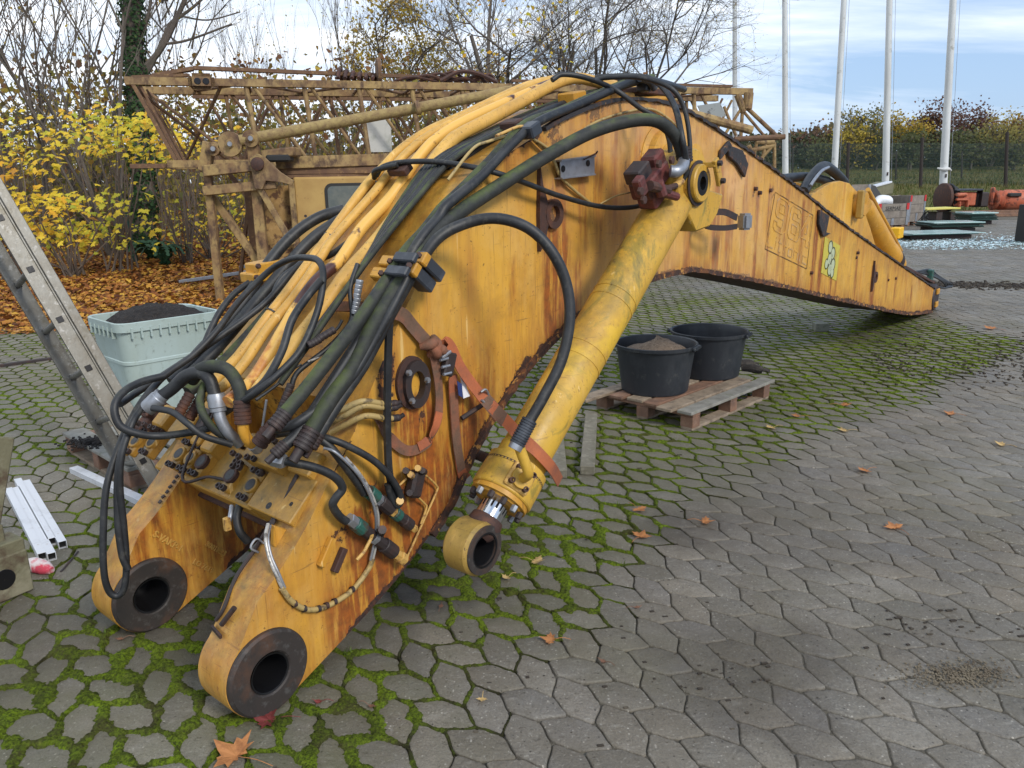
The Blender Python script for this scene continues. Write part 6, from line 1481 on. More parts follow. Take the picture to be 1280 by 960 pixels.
gstack(1132, 1228, 293, 20.2, 1.3, .035, 2, 'wide pale blue green glass panes lying flat nearest the camera', .13, .1)
gstack(1164, 1228, 286, 23.0, 1.0, .16, 5, 'low stack of dark edged glass panes behind the flat pale sheet', .12)
gstack(1213, 1246, 273, 26.0, 1.0, .26, 6, 'taller stack of glass on a pallet before the orange machine', .14)
# shattered glass on the ground
mb = MB(); rg2 = random.Random(11)
for k in range(5200):
    px_ = rg2.uniform(1118, 1300); py_ = 303+abs(rg2.gauss(0, 4.5))*(1 if rg2.random() < .6 else -1)
    p = gp(px_, min(312, max(291, py_))); s_ = rg2.uniform(.015, .05); a = rg2.uniform(0, 6.28); d = V((cos(a), sin(a), 0)); e = V((-sin(a), cos(a), 0))
    p.z = .006; q0 = len(mb.v); tl = rg2.uniform(-.3, .6)*s_
    mb.v += [p-d*s_, p+e*s_*.7+Z*tl, p+d*s_+Z*abs(tl)]; mb.f.append((q0, q0+1, q0+2))
mb.mi = [0]*len(mb.f)
tag(mb.build('broken_glass', pm('glass_cullet', (.50, .66, .68), .12, layers=[((.75, .82, .85), 9, .5, .6, .8)]), smooth=False), 'carpet of shattered pale blue glass by the stacked panes', 'broken glass', kind='stuff')
p0 = py(1278, 300, 19); o = MB().box(V((p0.x+.05, 19, .45)), V((.06, 0, 0)), V((0, .3, 0)), V((0, 0, .45))).build('dark_post', M_DK, loc=V((p0.x, 19, 0)), bevel=.01); tag(o, 'dark upright board at the extreme right edge by the broken glass', 'board')
# dirt heaps line at the right
mb = MB()
for k in range(1100):
    px_ = rg2.uniform(1150, 1300); p = gp(px_, 358+rg2.gauss(0, 2.2)+(1300-px_)*-.02); s_ = .004+.014*rg2.random()**2; p.z = s_*.5
    mb.box(p, V((s_, s_*.3, 0)), V((-s_*.3, s_, 0)), V((0, 0, s_*.6)))
for k in range(420):
    px_ = rg2.uniform(1090, 1290); p = gp(px_, 420+50*rg2.random()**.7+rg2.gauss(0, 12)); s_ = rg2.uniform(.003, .009); p.z = s_*.5
    mb.box(p, V((s_, s_*.3, 0)), V((-s_*.3, s_, 0)), V((0, 0, s_*.6)))
for (cx_, cy_, sx_, sy_, nn) in ((900, 852, 40, 18, 40), (1160, 785, 40, 12, 50), (350, 430, 60, 60, 120), (1000, 700, 300, 180, 160), (700, 640, 200, 150, 100)):
    for k in range(nn):
        p = gp(rg2.gauss(cx_, sx_), max(500, rg2.gauss(cy_, sy_))); s_ = .0008+.004*rg2.random()**2.5; p.z = s_*.5
        mb.box(p, V((s_*rg2.uniform(1, 3), s_*.3, 0)), V((-s_*.3, s_, 0)), V((0, 0, s_*.5)))
tag(mb.build('dirt_crumbs', pm('dirt_crumb', (.035, .027, .02), .95, layers=[((.12, .10, .07), 9, .5, .65, .7)])), 'scattered dirt crumbs and grit on the paving', 'dirt', kind='stuff')

mb = MB()
for k in range(900):
    p = gp(rg2.gauss(1215, 26) if k % 2 else rg2.gauss(1185, 34), rg2.gauss(846 if k % 3 else 838, 7)); s_ = rg2.uniform(.0007, .003); p.z = s_*.6
    mb.box(p, V((s_, s_*.3, 0)), V((-s_*.3, s_, 0)), V((0, 0, s_*.6)))
tag(mb.build('tan_grit', pm('tan_grit', (.17, .14, .095), .95, layers=[((.08, .06, .04), 9, .45, .6, .8)])), 'patch of tan grit on the paving in the right foreground', 'grit', kind='stuff')
# ------------------------------------------------------------------ flag poles
M_POLE = pm('white_flag_pole', (.60, .62, .62), .4, layers=[((.40, .40, .38), 1.5, .45, .7, .7, (1, 1, .2)), ((.2, .19, .15), 3, .6, .7, .6)])
for k, (xb, yb, xt, w_, Y) in enumerate(((919, 240, 918.5, 6.5, 38), (982, 222, 981, 7.5, 36), (1043, 215, 1055, 8, 35), (1107, 232, 1112, 8.5, 34), (1178, 252, 1191.5, 9.5, 33))):
    b_ = py(xb, yb, Y); t_ = py(xt, 0, Y); d = (t_-b_).normalized(); b_ = b_-d*((b_.z-terrain(b_.x, b_.y))/d.z); r = w_*Y/961/2
    lb = ['slim grey flagpole rising behind the crane jib end, leftmost of the row', 'white flagpole just right of the crane jib end', 'tilted white flagpole above the black looped hoses', 'white flagpole standing behind the wooden crates', 'rightmost white flagpole with a cloth knotted around it'][k]
    root = empty('flagpole', b_, lb, 'flagpole', 'row of flagpoles')
    MB().cyl(b_-Z*.1, b_+d*11.5, r, r*.72, 20).build('pole', M_POLE, root)
    MB().lathe(b_, d, [(0, r*1.5), (.06, r*1.5), (.1, r*1.1)], 20).build('base_collar', M_ZINC, root)
    MB().tube([b_+d*11+V((r*1.1, -r, 0)), b_+d*5+V((r*1.15, -r, 0)), b_+d*1.2+V((r*1.1, -r, 0))], .008, 6).build('halyard', M_ZINC, root)
    if k == 4:
        c = py(1180, 212, Y); MB().tube([c+V((-r-.12, 0, .06)), c+V((-r*.4, -r-.03, 0)), c+V((r*.4, -r-.05, .03)), c+V((r+.14, 0, -.04))], [.03, .07, .06, .03], 8, True, 4).build('knotted_cloth', pm('white_cloth', (.6, .6, .58), .9), root)
    if k in (3, 4):
        c = b_+d*1.6; MB().box(c-V((0, r, 0)), V((.03, 0, 0)), V((0, .02, 0)), V((0, 0, .07))).build('cleat', M_RSTD, root)
# ------------------------------------------------------------------ vegetation
R6 = random.Random(21)
M_BARK = pm('grey_brown_bark', (.11, .09, .075), .9, layers=[((.14, .12, .10), 6, .5, .68, .7), ((.05, .06, .03), 4, .5, .68, .5)], bump=(20, .8, .02))
M_BARKD = pm('dark_bark', (.10, .085, .072), .9, layers=[((.08, .07, .06), 6, .5, .68, .7)], bump=(20, .8, .02))
M_TWIG = pm('twig_brown', (.13, .10, .08), .9)
def leafmat(name, cols, tr=.45):
    m, nt = _new(name); b = NB(nt)
    an = b.node('ShaderNodeAttribute'); an.attribute_name = 'lc'
    sp = b.node('ShaderNodeSeparateColor'); b.link(an.outputs['Color'], sp.inputs[0])
    rmp = b.node('ShaderNodeValToRGB'); els = rmp.color_ramp.elements
    n = len(cols); els[0].position = 0; els[0].color = (*cols[0], 1); els[1].position = 1; els[1].color = (*cols[-1], 1)
    for i in range(1, n-1): e = els.new(i/(n-1)); e.color = (*cols[i], 1)
    b.link(sp.outputs[0], rmp.inputs[0]); finish(b, rmp.outputs[0], .7, spec=.25, transl=tr); return m
LY = leafmat('yellow_maple_leaves', [(.42, .46, .06), (.76, .62, .06), (.88, .66, .07), (.80, .46, .05), (.55, .28, .06)])
LB_ = leafmat('brown_autumn_leaves', [(.14, .11, .04), (.24, .16, .05), (.32, .18, .055), (.22, .10, .045), (.15, .085, .05)])
LO = leafmat('olive_leaves', [(.09, .105, .045), (.15, .155, .06), (.23, .20, .07), (.32, .27, .08)])
LR = leafmat('red_brown_leaves', [(.14, .075, .06), (.19, .095, .065), (.13, .085, .06), (.23, .14, .08)])
LG = leafmat('ivy_leaves', [(.012, .03, .012), (.025, .06, .02), (.04, .08, .02)], .2)
LYO = leafmat('yellow_olive_leaves', [(.16, .16, .04), (.33, .27, .05), (.50, .37, .06), (.36, .21, .06)])
LL = leafmat('litter_leaves', [(.10, .035, .015), (.22, .075, .02), (.36, .14, .03), (.50, .25, .04), (.60, .36, .05), (.42, .22, .08)], .2)
MAPLE = [(0, -.05), (.22, -.28), (.30, -.10), (.62, -.22), (.52, .02), (.95, .22), (.62, .28), (.50, .52), (.30, .42), (.22, .62), (0, 1.0), (-.22, .62), (-.30, .42), (-.50, .52), (-.62, .28), (-.95, .22), (-.52, .02), (-.62, -.22), (-.30, -.10), (-.22, -.28)]
SIMPLE = [(0, -.5), (.35, 0), (0, .6), (-.35, 0)]
FIVE = [(0, -.3), (.5, -.35), (.55, .2), (0, .75), (-.55, .2), (-.5, -.35)]
class LeafB:
    def __init__(s): s.mb = MB(); s.c = []
    def leaf(s, p, size, shape=SIMPLE, normal=None, rr=R6, tone=None, curl=0):
        if normal is None: nrm = V((rr.gauss(0, 1), rr.gauss(0, 1), rr.gauss(0, 1)+.4))
        else: nrm = V(normal)+V((rr.gauss(0, .35), rr.gauss(0, .35), rr.gauss(0, .2)))
        nrm.normalize(); x, y = orth(nrm); a = rr.uniform(0, 6.283); X = x*cos(a)+y*sin(a); Y_ = nrm.cross(X)
        t = rr.random() if tone is None else max(0, min(1, tone+rr.gauss(0, .15))); o = len(s.mb.v); p = V(p)
        for (u1, v1) in shape:
            s.mb.v.append(p+X*(u1*size)+Y_*(v1*size)+nrm*(curl*size*(u1*u1+v1*v1))); s.c.append((t, 0, 0))
        s.mb.f.append(tuple(range(o, o+len(shape)))); s.mb.mi.append(0)
    def build(s, name, mat, parent=None, loc=None):
        s.mb.a = ('lc', s.c); return s.mb.build(name, mat, parent, smooth=False, loc=loc)
def grow(mb, p, d, L, r, lev, maxlev, tips, rr, spread=.55, up_=.15, nb=(3, 5), sides=5, curv=.12, ratio=.62):
    n = 4; P = [p]; dd = d.copy()
    for k in range(n):
        dd = (dd+V((rr.gauss(0, curv), rr.gauss(0, curv), rr.gauss(0, curv)+up_*.25))).normalized(); P.append(P[-1]+dd*(L/n))
    mb.tube(P, [r, r*.45], max(3, sides-lev), lev == 0)
    if lev >= maxlev: tips.append((P, dd)); return
    if lev >= maxlev-1: tips.append((P, dd))
    for k in range(rr.randint(*nb)):
        t = rr.uniform(.3, 1.0) if lev else rr.uniform(.35, 1.0); i = min(n-1, int(t*n)); q = P[i].lerp(P[i+1], t*n-i if t < 1 else 1)
        side = V((rr.gauss(0, 1), rr.gauss(0, 1), rr.gauss(0, .5))).normalized(); nd = (dd*(1-spread)+side*spread+Z*up_).normalized()
        grow(mb, q, nd, L*ratio*rr.uniform(.75, 1.2), r*(.5 if lev else .48), lev+1, maxlev, tips, rr, spread, up_, nb, sides, curv, ratio)
def tree(x, y, h, r, label, leafm=None, nleaf=0, lsize=.06, seed=1, trunkh=.35, spread=.5, up_=.2, maxlev=4, nb=(3, 5), lean=(0, 0), cat='tree', name='bare_tree', group=None, bark=None, shape=SIMPLE, stems=1, tone=None, zlo=0, jit=.12):
    rr = random.Random(seed); z0 = terrain(x, y)-.05; base = V((x, y, z0))
    root = empty(name, base, label, cat, group); mb = MB(); tips = []
    for st in range(stems):
        a = rr.uniform(0, 6.28); off = V((cos(a), sin(a), 0))*(0 if stems == 1 else .15*rr.random()); ln = V((lean[0], lean[1], 0)) + (V((0, 0, 0)) if stems == 1 else V((cos(a), sin(a), 0))*rr.uniform(.1, .5))
        grow(mb, base+off, (Z+ln).normalized(), h*(.62 if stems == 1 else rr.uniform(.5, .8)), r*(1 if stems == 1 else rr.uniform(.5, 1)), 0, maxlev, tips, rr, spread, up_, nb, 6)
    mb.build('trunk', bark or M_BARK, root, ang=60)
    if leafm and nleaf:
        lb = LeafB()
        for k in range(nleaf):
            P, dd = rr.choice(tips); i = rr.randint(0, len(P)-2); q = P[i].lerp(P[i+1], rr.random())+V((rr.gauss(0, jit), rr.gauss(0, jit), rr.gauss(0, jit)))
            if q.z-z0 < zlo: continue
            lb.leaf(q, lsize*rr.uniform(.7, 1.3), shape, rr=rr, tone=tone)
        lb.build('crown', leafm, root)
    return root
def at(px_, Y): p = py(px_, 240, Y); return p.x
G1 = 'trees and saplings in the strip behind the crane'
# ivy covered trunk
def ivy_tree():
    Y = 16.5; x = at(168, Y); z0 = terrain(x, Y); base = V((x, Y, z0-.05)); rr = random.Random(4)
    root = empty('ivy_tree', base, 'tall thick tree trunk completely wrapped in dark green ivy', 'tree', G1)
    mb = MB(); top = py(162, -60, Y); P = [base, base.lerp(top, .3)+V((.1, 0, 0)), base.lerp(top, .6), top]
    mb.tube(P, [.26, .2, .18, .15], 12, True, 5)
    for (a, c, d, r) in (((172, 95), (205, 55), (240, -20), .07), ((172, 105), (190, 80), (212, 30), .06), ((212, 30), (240, 10), (262, -10), .035), ((165, 60), (185, 20), (190, -20), .04), ((205, 55), (235, 50), (290, 30), .03), ((225, 20), (260, 25), (300, 15), .02)):
        mb.tube([py(*a, Y), py(*c, Y), py(*d, Y)], [r, r*.6], 7, True, 5)
    tips = []
    for k in range(16):
        q = py(rr.uniform(185, 280), rr.uniform(-10, 90), Y+rr.uniform(-.5, .8)); grow(mb, q, V((rr.gauss(.3, .4), rr.gauss(0, .3), .7)).normalized(), 1.4, .02, 1, 4, tips, rr, .5, .1, (2, 4))
    mb.build('trunk', M_BARK, root)
    lb = LeafB()
    for k in range(5200):
        t = rr.random(); i = t*3; q = P[int(i)].lerp(P[min(3, int(i)+1)], i-int(i)); a = rr.uniform(0, 6.28); rad = (.23-.05*t)+abs(rr.gauss(0, .05))+.04*sin(t*40)
        dd = V((cos(a), sin(a), 0)); lb.leaf(q+dd*rad, rr.uniform(.035, .06), FIVE, dd+Z*.3, rr)
    lb.build('ivy', LG, root)
ivy_tree()
def fan(px_, Y, n, h, label, seed, spreadx=.5, leafm=None, nl=0, ls=.05, name='bare_shrub', r=.03, ml=3, shape=SIMPLE, tone=None, jit=.12):
    return tree(at(px_, Y), Y, h, r, label, leafm, nl, ls, seed, stems=n, maxlev=ml, nb=(2, 4), spread=.42, up_=.25, name=name, cat='shrub' if h < 5 else 'tree', group=G1, shape=shape, tone=tone, jit=jit)
fan(135, 16, 8, 6.2, 'multi stemmed bare tree fanning out left of the ivy covered trunk', 31, leafm=LYO, nl=260, ls=.06, name='bare_tree', r=.05)
fan(40, 17, 7, 6.0, 'bare twiggy tree at the far left top corner', 32, leafm=LB_, nl=500, ls=.05, name='bare_tree', r=.045)
fan(95, 19, 7, 6.6, 'thin bare tree behind the fan of stems at the left', 33, leafm=LB_, nl=700, ls=.05, name='bare_tree', r=.045)
fan(-40, 15, 6, 5.5, 'bare tree with rusty leaves reaching in from the left edge', 34, leafm=LB_, nl=600, ls=.06, name='bare_tree', r=.05)
# yellow maples low at the left
def maple(px0, px1, y0_, y1_, Y, nl, label, seed, clusters=14, ls=.085):
    rr = random.Random(seed); x = at((px0+px1)/2, Y); z0 = terrain(x, Y); base = V((x, Y, z0-.03))
    root = empty('young_maple', base, label, 'young maple', 'young maples with yellow leaves'); mb = MB(); lb = LeafB()
    for k in range(clusters):
        q = py(rr.uniform(px0, px1), rr.uniform(y0_, y1_), Y+rr.uniform(-.7, .7)); q.z = max(q.z, z0+.25)
        mid = base.lerp(q, .5)+V((rr.gauss(0, .2), rr.gauss(0, .2), .15)); mb.tube([base+V((rr.gauss(0, .1), rr.gauss(0, .1), 0)), mid, q], [.018, .005], 5, True, 4)
        sx_, sz_ = rr.uniform(.25, .55), rr.uniform(.06, .16); tn = rr.choice((.15, .35, .5, .5, .65))
        for j in range(nl//clusters):
            p = q+V((rr.gauss(0, sx_), rr.gauss(0, .35), rr.gauss(0, sz_)-.12*abs(rr.gauss(0, 1)))); 
            if p.z < z0+.1: p.z = z0+.15+rr.random()*.3
            lb.leaf(p, ls*rr.uniform(.65, 1.25), MAPLE, V((0, -.45, .8)), rr, tn, -.15)
    mb.build('stems', M_TWIG, root); lb.build('crown', LY, root)
maple(5, 150, 238, 300, 13.2, 600, 'dense bright yellow maple bush low at the left', 41, 19)
maple(85, 190, 142, 178, 13.6, 330, 'yellow maple foliage spread in front of the ivy covered trunk', 42, 11)
maple(-60, 50, 140, 225, 12.8, 260, 'yellow maple at the extreme left edge above the ladder', 43, 9)
maple(180, 262, 135, 200, 14.5, 300, 'yellow maple leaves showing through the end of the crane jib', 44, 14, .075)
maple(185, 330, 225, 310, 15.0, 330, 'sparse yellow green maple leaves between the crane legs', 45, 20, .06)
# background thicket
lb = LeafB(); tw = MB(); rr = random.Random(77)
for k in range(2000):
    Y = rr.uniform(17, 31); x = rr.uniform(-21-.35*(Y-17), 4.5-(31-Y)*.12); z0 = terrain(x, Y)
    h = rr.uniform(1.5, 3.4)*(1.0 if rr.random() < .85 else 1.35)
    b_ = V((x, Y, z0)); tw.tube([b_, b_+V((rr.gauss(0, .2), 0, h*.5)), b_+V((rr.gauss(0, .45), rr.gauss(0, .2), h))], [rr.uniform(.008, .02), .003], 3, False)
tag(tw.build('thicket_stems', M_TWIG), 'dense tangle of thin bare stems behind the crane', 'thicket', kind='stuff')
def thick(n, lo, hi, mat, nm, lbl, seed, sz_=(.06, .13), yr=(17.5, 31)):
    rr = random.Random(seed); lb = LeafB()
    for k in range(n):
        Y = rr.uniform(*yr); x = rr.uniform(-21-.35*(Y-17), 4.8-(31-Y)*.12); z0 = terrain(x, Y); hh = lo+(hi-lo)*rr.random()**1.15
        if fbm(x*.45, Y*.3, seed+hh*.5, 3) < -.12: continue
        lb.leaf((x, Y, z0+hh), rr.uniform(*sz_), FIVE, rr=rr)
    tag(lb.build(nm, mat), lbl, 'undergrowth', kind='stuff')
thick(27000, .1, 3.7, LYO, 'thicket_foliage', 'mass of yellowing olive undergrowth behind the crane', 3)
thick(21000, .1, 4.1, LB_, 'brown_undergrowth', 'mass of brown autumn undergrowth behind the crane', 5)
thick(18000, .0, 3.0, LO, 'green_undergrowth', 'mass of dark olive green undergrowth behind the crane', 8)
# saplings and trees seen over the jib
sp_labels = [(285, 24, 5.6, .03), (330, 22, 6.0, .03), (352, 25, 6.4, .035), (385, 23, 5.7, .03), (412, 22, 6.4, .035), (445, 25, 6.0, .03), (305, 27, 6.2, .035), (250, 21, 6.6, .04), (470, 27, 6.0, .03)]
wd = ['behind the left end of the crane jib', 'over the crane cable wheels', 'tall and straight above the lattice bracing', 'with few dry leaves above the strut', 'leaning a little above the cab roof', 'beside the yellow leaved tree', 'forked low behind the crane legs', 'branching just right of the ivy covered trunk', 'thin, in front of the yellow leaved tree']
for k, (px_, Y, h, r) in enumerate(sp_labels):
    tree(at(px_, Y), Y, h*.92, r*.95, 'slender bare sapling '+wd[k], LYO, 90, .05, 100+k, spread=.33, up_=.4, maxlev=4, nb=(3, 4), name='bare_sapling', group=G1, zlo=1.5)
tree(at(520, 24), 24, 5.6, .09, 'round tree still full of golden yellow leaves behind the crane jib', LYO, 2600, .10, 61, spread=.55, up_=.15, maxlev=4, nb=(4, 6), name='autumn_tree', group=G1, tone=.72)
tree(at(560, 26), 26, 5.4, .08, 'yellow brown tree partly bare behind the lattice jib', LYO, 1700, .09, 62, spread=.55, up_=.15, maxlev=4, nb=(4, 6), name='autumn_tree', group=G1, tone=.5)
tree(at(628, 20), 20, 8.6, .12, 'big dark bare tree with spreading limbs above the hose crown', LY, 420, .10, 63, spread=.55, up_=.12, maxlev=5, nb=(4, 5), name='bare_tree', group=G1, bark=M_BARKD, lean=(-.03, 0), jit=.2)
tree(at(715, 23), 23, 8.0, .095, 'bare tree with a sprinkle of tiny leaves right of the big dark one', LYO, 900, .045, 64, spread=.55, up_=.15, maxlev=5, nb=(4, 5), name='bare_tree', group=G1, bark=M_BARKD)
tree(at(752, 22), 22, 8.2, .09, 'second sparsely leaved bare tree with a forked trunk', LYO, 900, .045, 65, spread=.55, up_=.12, maxlev=5, nb=(4, 5), name='bare_tree', group=G1, bark=M_BARKD, lean=(.04, 0))
tree(at(800, 23), 23, 7.4, .085, 'rightmost bare tree drooping fine twigs against the blue sky', LYO, 1100, .045, 66, spread=.62, up_=.05, maxlev=5, nb=(4, 5), name='bare_tree', group=G1, bark=M_BARKD, lean=(.12, 0))
tree(at(690, 28), 28, 5.0, .08, 'low olive leaved tree hidden behind the boom crown', LYO, 1500, .08, 67, spread=.6, up_=.1, maxlev=4, nb=(4, 6), name='autumn_tree', group=G1)
# green fence post
b_ = py(171, 331, 14.6); t_ = py(146, 226, 14.6); b_.z = min(b_.z, terrain(b_.x, b_.y))
o = MB().cyl(b_-(t_-b_)*.05, t_, .045, .045, 12).build('fence_post', pm('dark_green_post', (.012, .045, .035), .5, layers=[((.05, .06, .05), 9, .5, .7, .6)]), loc=b_); tag(o, 'leaning dark green fence post in front of the yellow maples', 'fence post')
# ferns
def fern(px_, y, Y, label, seed):
    rr = random.Random(seed); p = py(px_, y, Y); z0 = terrain(p.x, Y); c = V((p.x, Y, z0)); root = empty('fern', c, label, 'fern'); mf = pm('fern_green', (.02, .07, .03), .7)
    for k in range(20):
        mb = MB(); a = rr.uniform(0, 6.28); d = V((cos(a), sin(a), 0)); L_ = rr.uniform(.35, .6); P = [c, c+d*L_*.4+Z*.32, c+d*L_*.8+Z*.36, c+d*L_*1.1+Z*.22]; Q = catmull(P, 6); e = V((-d.y, d.x, 0))
        n = len(Q); pts = [Q[i]+e*((.09*(1-i/n)+.02) if i % 2 else .015) for i in range(n)]+[Q[i]-e*((.09*(1-i/n)+.02) if i % 2 else .015) for i in range(n-1, -1, -1)]
        mb.v = pts; mb.f = [(i, i+1, 2*n-2-i, 2*n-1-i) for i in range(n-1)]; mb.mi = [0]*len(mb.f); mb.build('frond', mf, root, smooth=False)
fern(205, 318, 14.2, 'dark green fern among the fallen leaves left of the crane leg', 1); fern(190, 322, 14.8, 'smaller fern just left of the larger one', 2)
# leaf litter
lb = LeafB(); rr = random.Random(9); n = 0
while n < 24000:
    Y = 9.0+abs(rr.gauss(0, 4.2)); x = rr.uniform(-13, 7)
    d = Y-edge(x)
    if d < -.9 or Y > 26: continue
    if d < 0 and rr.random() < -d*1.25: continue
    if not inview(x, Y, .5): continue
    lb.leaf((x, Y, terrain(x, Y)+rr.uniform(.003, .05)*(1 if d > 0 else .3)), rr.uniform(.035, .075), FIVE if rr.random() < .6 else MAPLE, V((0, -.1, 1)), rr, rr.choice((.1, .3, .45, .5, .8)), rr.uniform(-.25, .25)); n += 1
tag(lb.build('leaf_litter', LL), 'carpet of brown and orange fallen leaves along the left edge', 'leaf litter', kind='stuff')
o = MB().bar(py(225, 352, 12.2), py(322, 338, 12.2), .10, .05).build('grey_plank', M_ZINC, loc=py(270, 345, 12.2), bevel=.005); tag(o, 'pale grey metal plank lying in the leaf litter behind the crane leg', 'plank')
o = MB().bar(py(300, 334, 12.9), py(335, 328, 12.9), .10, .05).build('grey_plank', M_ZINC, loc=py(315, 330, 12.9), bevel=.005); tag(o, 'shorter grey metal plank further back in the leaf litter', 'plank')
# individual maple leaves on the paving
cols = {'o': (.50, .21, .07), 'r': (.20, .035, .03), 'y': (.58, .40, .16), 'b': (.20, .10, .06)}
LM = {k: pm('fallen_leaf_'+{'o': 'orange', 'r': 'red', 'y': 'pale', 'b': 'brown'}[k], v, .7, layers=[((v[0]*.55, v[1]*.5, v[2]*.5), 40, .45, .65, .8)], transl=.2) for k, v in cols.items()}
lv = [(798, 638, .055, 'o', 'tan maple leaf on the moss right of the cylinder, upper of the first pair'), (880, 654, .052, 'o', 'curled orange leaf right of the tan pair'), (800, 673, .055, 'o', 'orange maple leaf with a long stalk below the tan one'), (669, 704, .05, 'y', 'pale tan leaf right of the cylinder eye'), (634, 724, .032, 'y', 'small pale leaf scrap in front of the cylinder eye'), (1082, 590, .055, 'o', 'orange leaf lying alone on the mossless paving'), (1119, 662, .06, 'o', 'orange maple leaf out on the bare grey paving at the right'), (690, 802, .045, 'o', 'small orange leaf in the middle of the foreground'), (297, 948, .085, 'o', 'large light brown maple leaf at the bottom edge below the near ear'), (338, 903, .062, 'r', 'dark red maple leaf touching the near boom ear'), (603, 876, .022, 'y', 'tiny pale leaf between foreground pavers'), (1190, 519, .06, 'o', 'orange brown leaf far right on the paving'), (1056, 540, .055, 'y', 'pale yellow leaf with its stalk up beyond the pallet'), (965, 536, .055, 'y', 'pale yellow leaf right in front of the pallet'), (997, 522, .055, 'o', 'folded orange leaf just behind the pale yellow pair'), (1054, 508, .06, 'o', 'flat tan leaf behind the row of leaves right of the pallet'), (1253, 558, .05, 'y', 'yellowish leaf near the right edge'), (400, 880, .03, 'r', 'narrow dark red leaf on a paver right of the near ear'), (463, 885, .028, 'b', 'narrow brown leaf on a foreground paver'), (551, 761, .03, 'b', 'dark brown stalk like leaf near the cylinder eye'), (153, 801, .03, 'b', 'brown leaf scrap left of the near ear'), (936, 498, .07, 'b', 'dark brown curled leaf at the pallet corner'), (945, 481, .07, 'b', 'brown leaf heap right behind the pallet edge'), (755, 830, .03, 'b', 'faint brown leaf on a middle foreground paver'), (1240, 412, .1, 'o', 'far tan leaf beyond the boom tip'), (795, 762, .03, 'b', 'small dark leaf by the stained patch')]
for (x, y, s_, k, lbl) in lv:
    p = gp(x, y); rr = random.Random(x*7+y); mb = MB(); o = 0; a = rr.uniform(0, 6.28); cu = rr.uniform(.15, .4)
    mb.v.append(p+Z*.008); ring = [(u1*s_*rr.uniform(.9, 1.1), v1*s_*rr.uniform(.9, 1.1)) for u1, v1 in MAPLE]
    if k in 'rb' and s_ < .035: ring = [(u1*.4, v1) for u1, v1 in ring]
    for (u1, v1) in ring: mb.v.append(p+V((u1*cos(a)-v1*sin(a), u1*sin(a)+v1*cos(a), .008+cu*(u1*u1*.6+v1*v1)/s_+.1*s_*rr.random())))
    n = len(ring); mb.f = [(0, 1+i, 1+(i+1) % n) for i in range(n)]; mb.mi = [0]*n
    st = p+V((ring[0][0]*cos(a)-ring[0][1]*sin(a), ring[0][0]*sin(a)+ring[0][1]*cos(a), .008)); mb.tube([st, st+V((sin(a)*s_*.8, -cos(a)*s_*.8, .012)), st+V((sin(a)*s_*1.5, -cos(a)*s_*1.4, .006))], .0013, 4, False, 3)
    ob_ = mb.build('fallen_leaf', LM[k], loc=p, smooth=False); tag(ob_, lbl, 'leaf', 'fallen leaves on the paving')
# grass blades and weeds in the joints
mb = MB(); rr = random.Random(15)
for k in range(1500):
    Y = rr.uniform(2.2, 10.5); x = rr.uniform(-5, 7)
    if moss(x, Y) < .25 or not inview(x, Y, 0): continue
    i_ = (x-.3)/u_; p = V((x, Y, .0)); hh = rr.uniform(.012, .035)
    # snap to nearest lattice vertex
    dt_ = (E1[0]*E2[1]-E1[1]*E2[0])*u_; a_ = ((x-.3)*E2[1]-(Y-5)*E2[0])/dt_; b2 = (-(x-.3)*E1[1]+(Y-5)*E1[0])/dt_; q = vert(round(a_), round(b2))[0]; p = V((q[0], q[1], 0))
    for j in range(rr.randint(3, 7)):
        d = V((rr.gauss(0, 1), rr.gauss(0, 1), 0)).normalized(); e = V((-d.y, d.x, 0))*.0022; o = len(mb.v)
        p2 = p+V((rr.gauss(0, .008), rr.gauss(0, .008), 0)); mb.v += [p2-e, p2+e, p2+d*hh*.5+Z*hh]; mb.f.append((o, o+1, o+2)); mb.mi.append(0)
tag(mb.build('grass_blades', pm('weed_green', (.11, .18, .02), .8, layers=[((.16, .16, .05), 5, .45, .65, .7)], transl=.3), smooth=False), 'tiny grass blades and weeds sprouting from the mossy joints', 'grass', kind='stuff')
# ------------------------------------------------------------------ right: grass bank, fence, hedge trees
lb = LeafB(); rr = random.Random(55); mb = MB(); gc_ = []
for k in range(26000):
    Y = rr.uniform(30, 50); x = rr.uniform(5, 36)
    if terrain(x, Y) < .06 or not inview(x, Y, 1): continue
    p = V((x, Y, terrain(x, Y)-.02)); hh = rr.uniform(.08, .28)*(1.3 if fbm(x*.4, Y*.4) > 0 else .7); a = rr.uniform(0, 6.28); e = V((cos(a), sin(a), 0))*.03; o = len(mb.v)
    mb.v += [p-e, p+e, p+V((rr.gauss(0, .06), rr.gauss(0, .06), hh))]; mb.f.append((o, o+1, o+2)); mb.mi.append(0); t = rr.random(); gc_ += [(t, 0, 0)]*3
mb.a = ('lc', gc_)
tag(mb.build('bank_grass', leafmat('bank_grass', [(.05, .08, .015), (.10, .12, .03), (.20, .17, .07), (.13, .12, .04)], .3), smooth=False), 'rough green and straw coloured grass on the bank at the right', 'grass', kind='stuff')
G2 = 'trees and bushes beyond the fence'
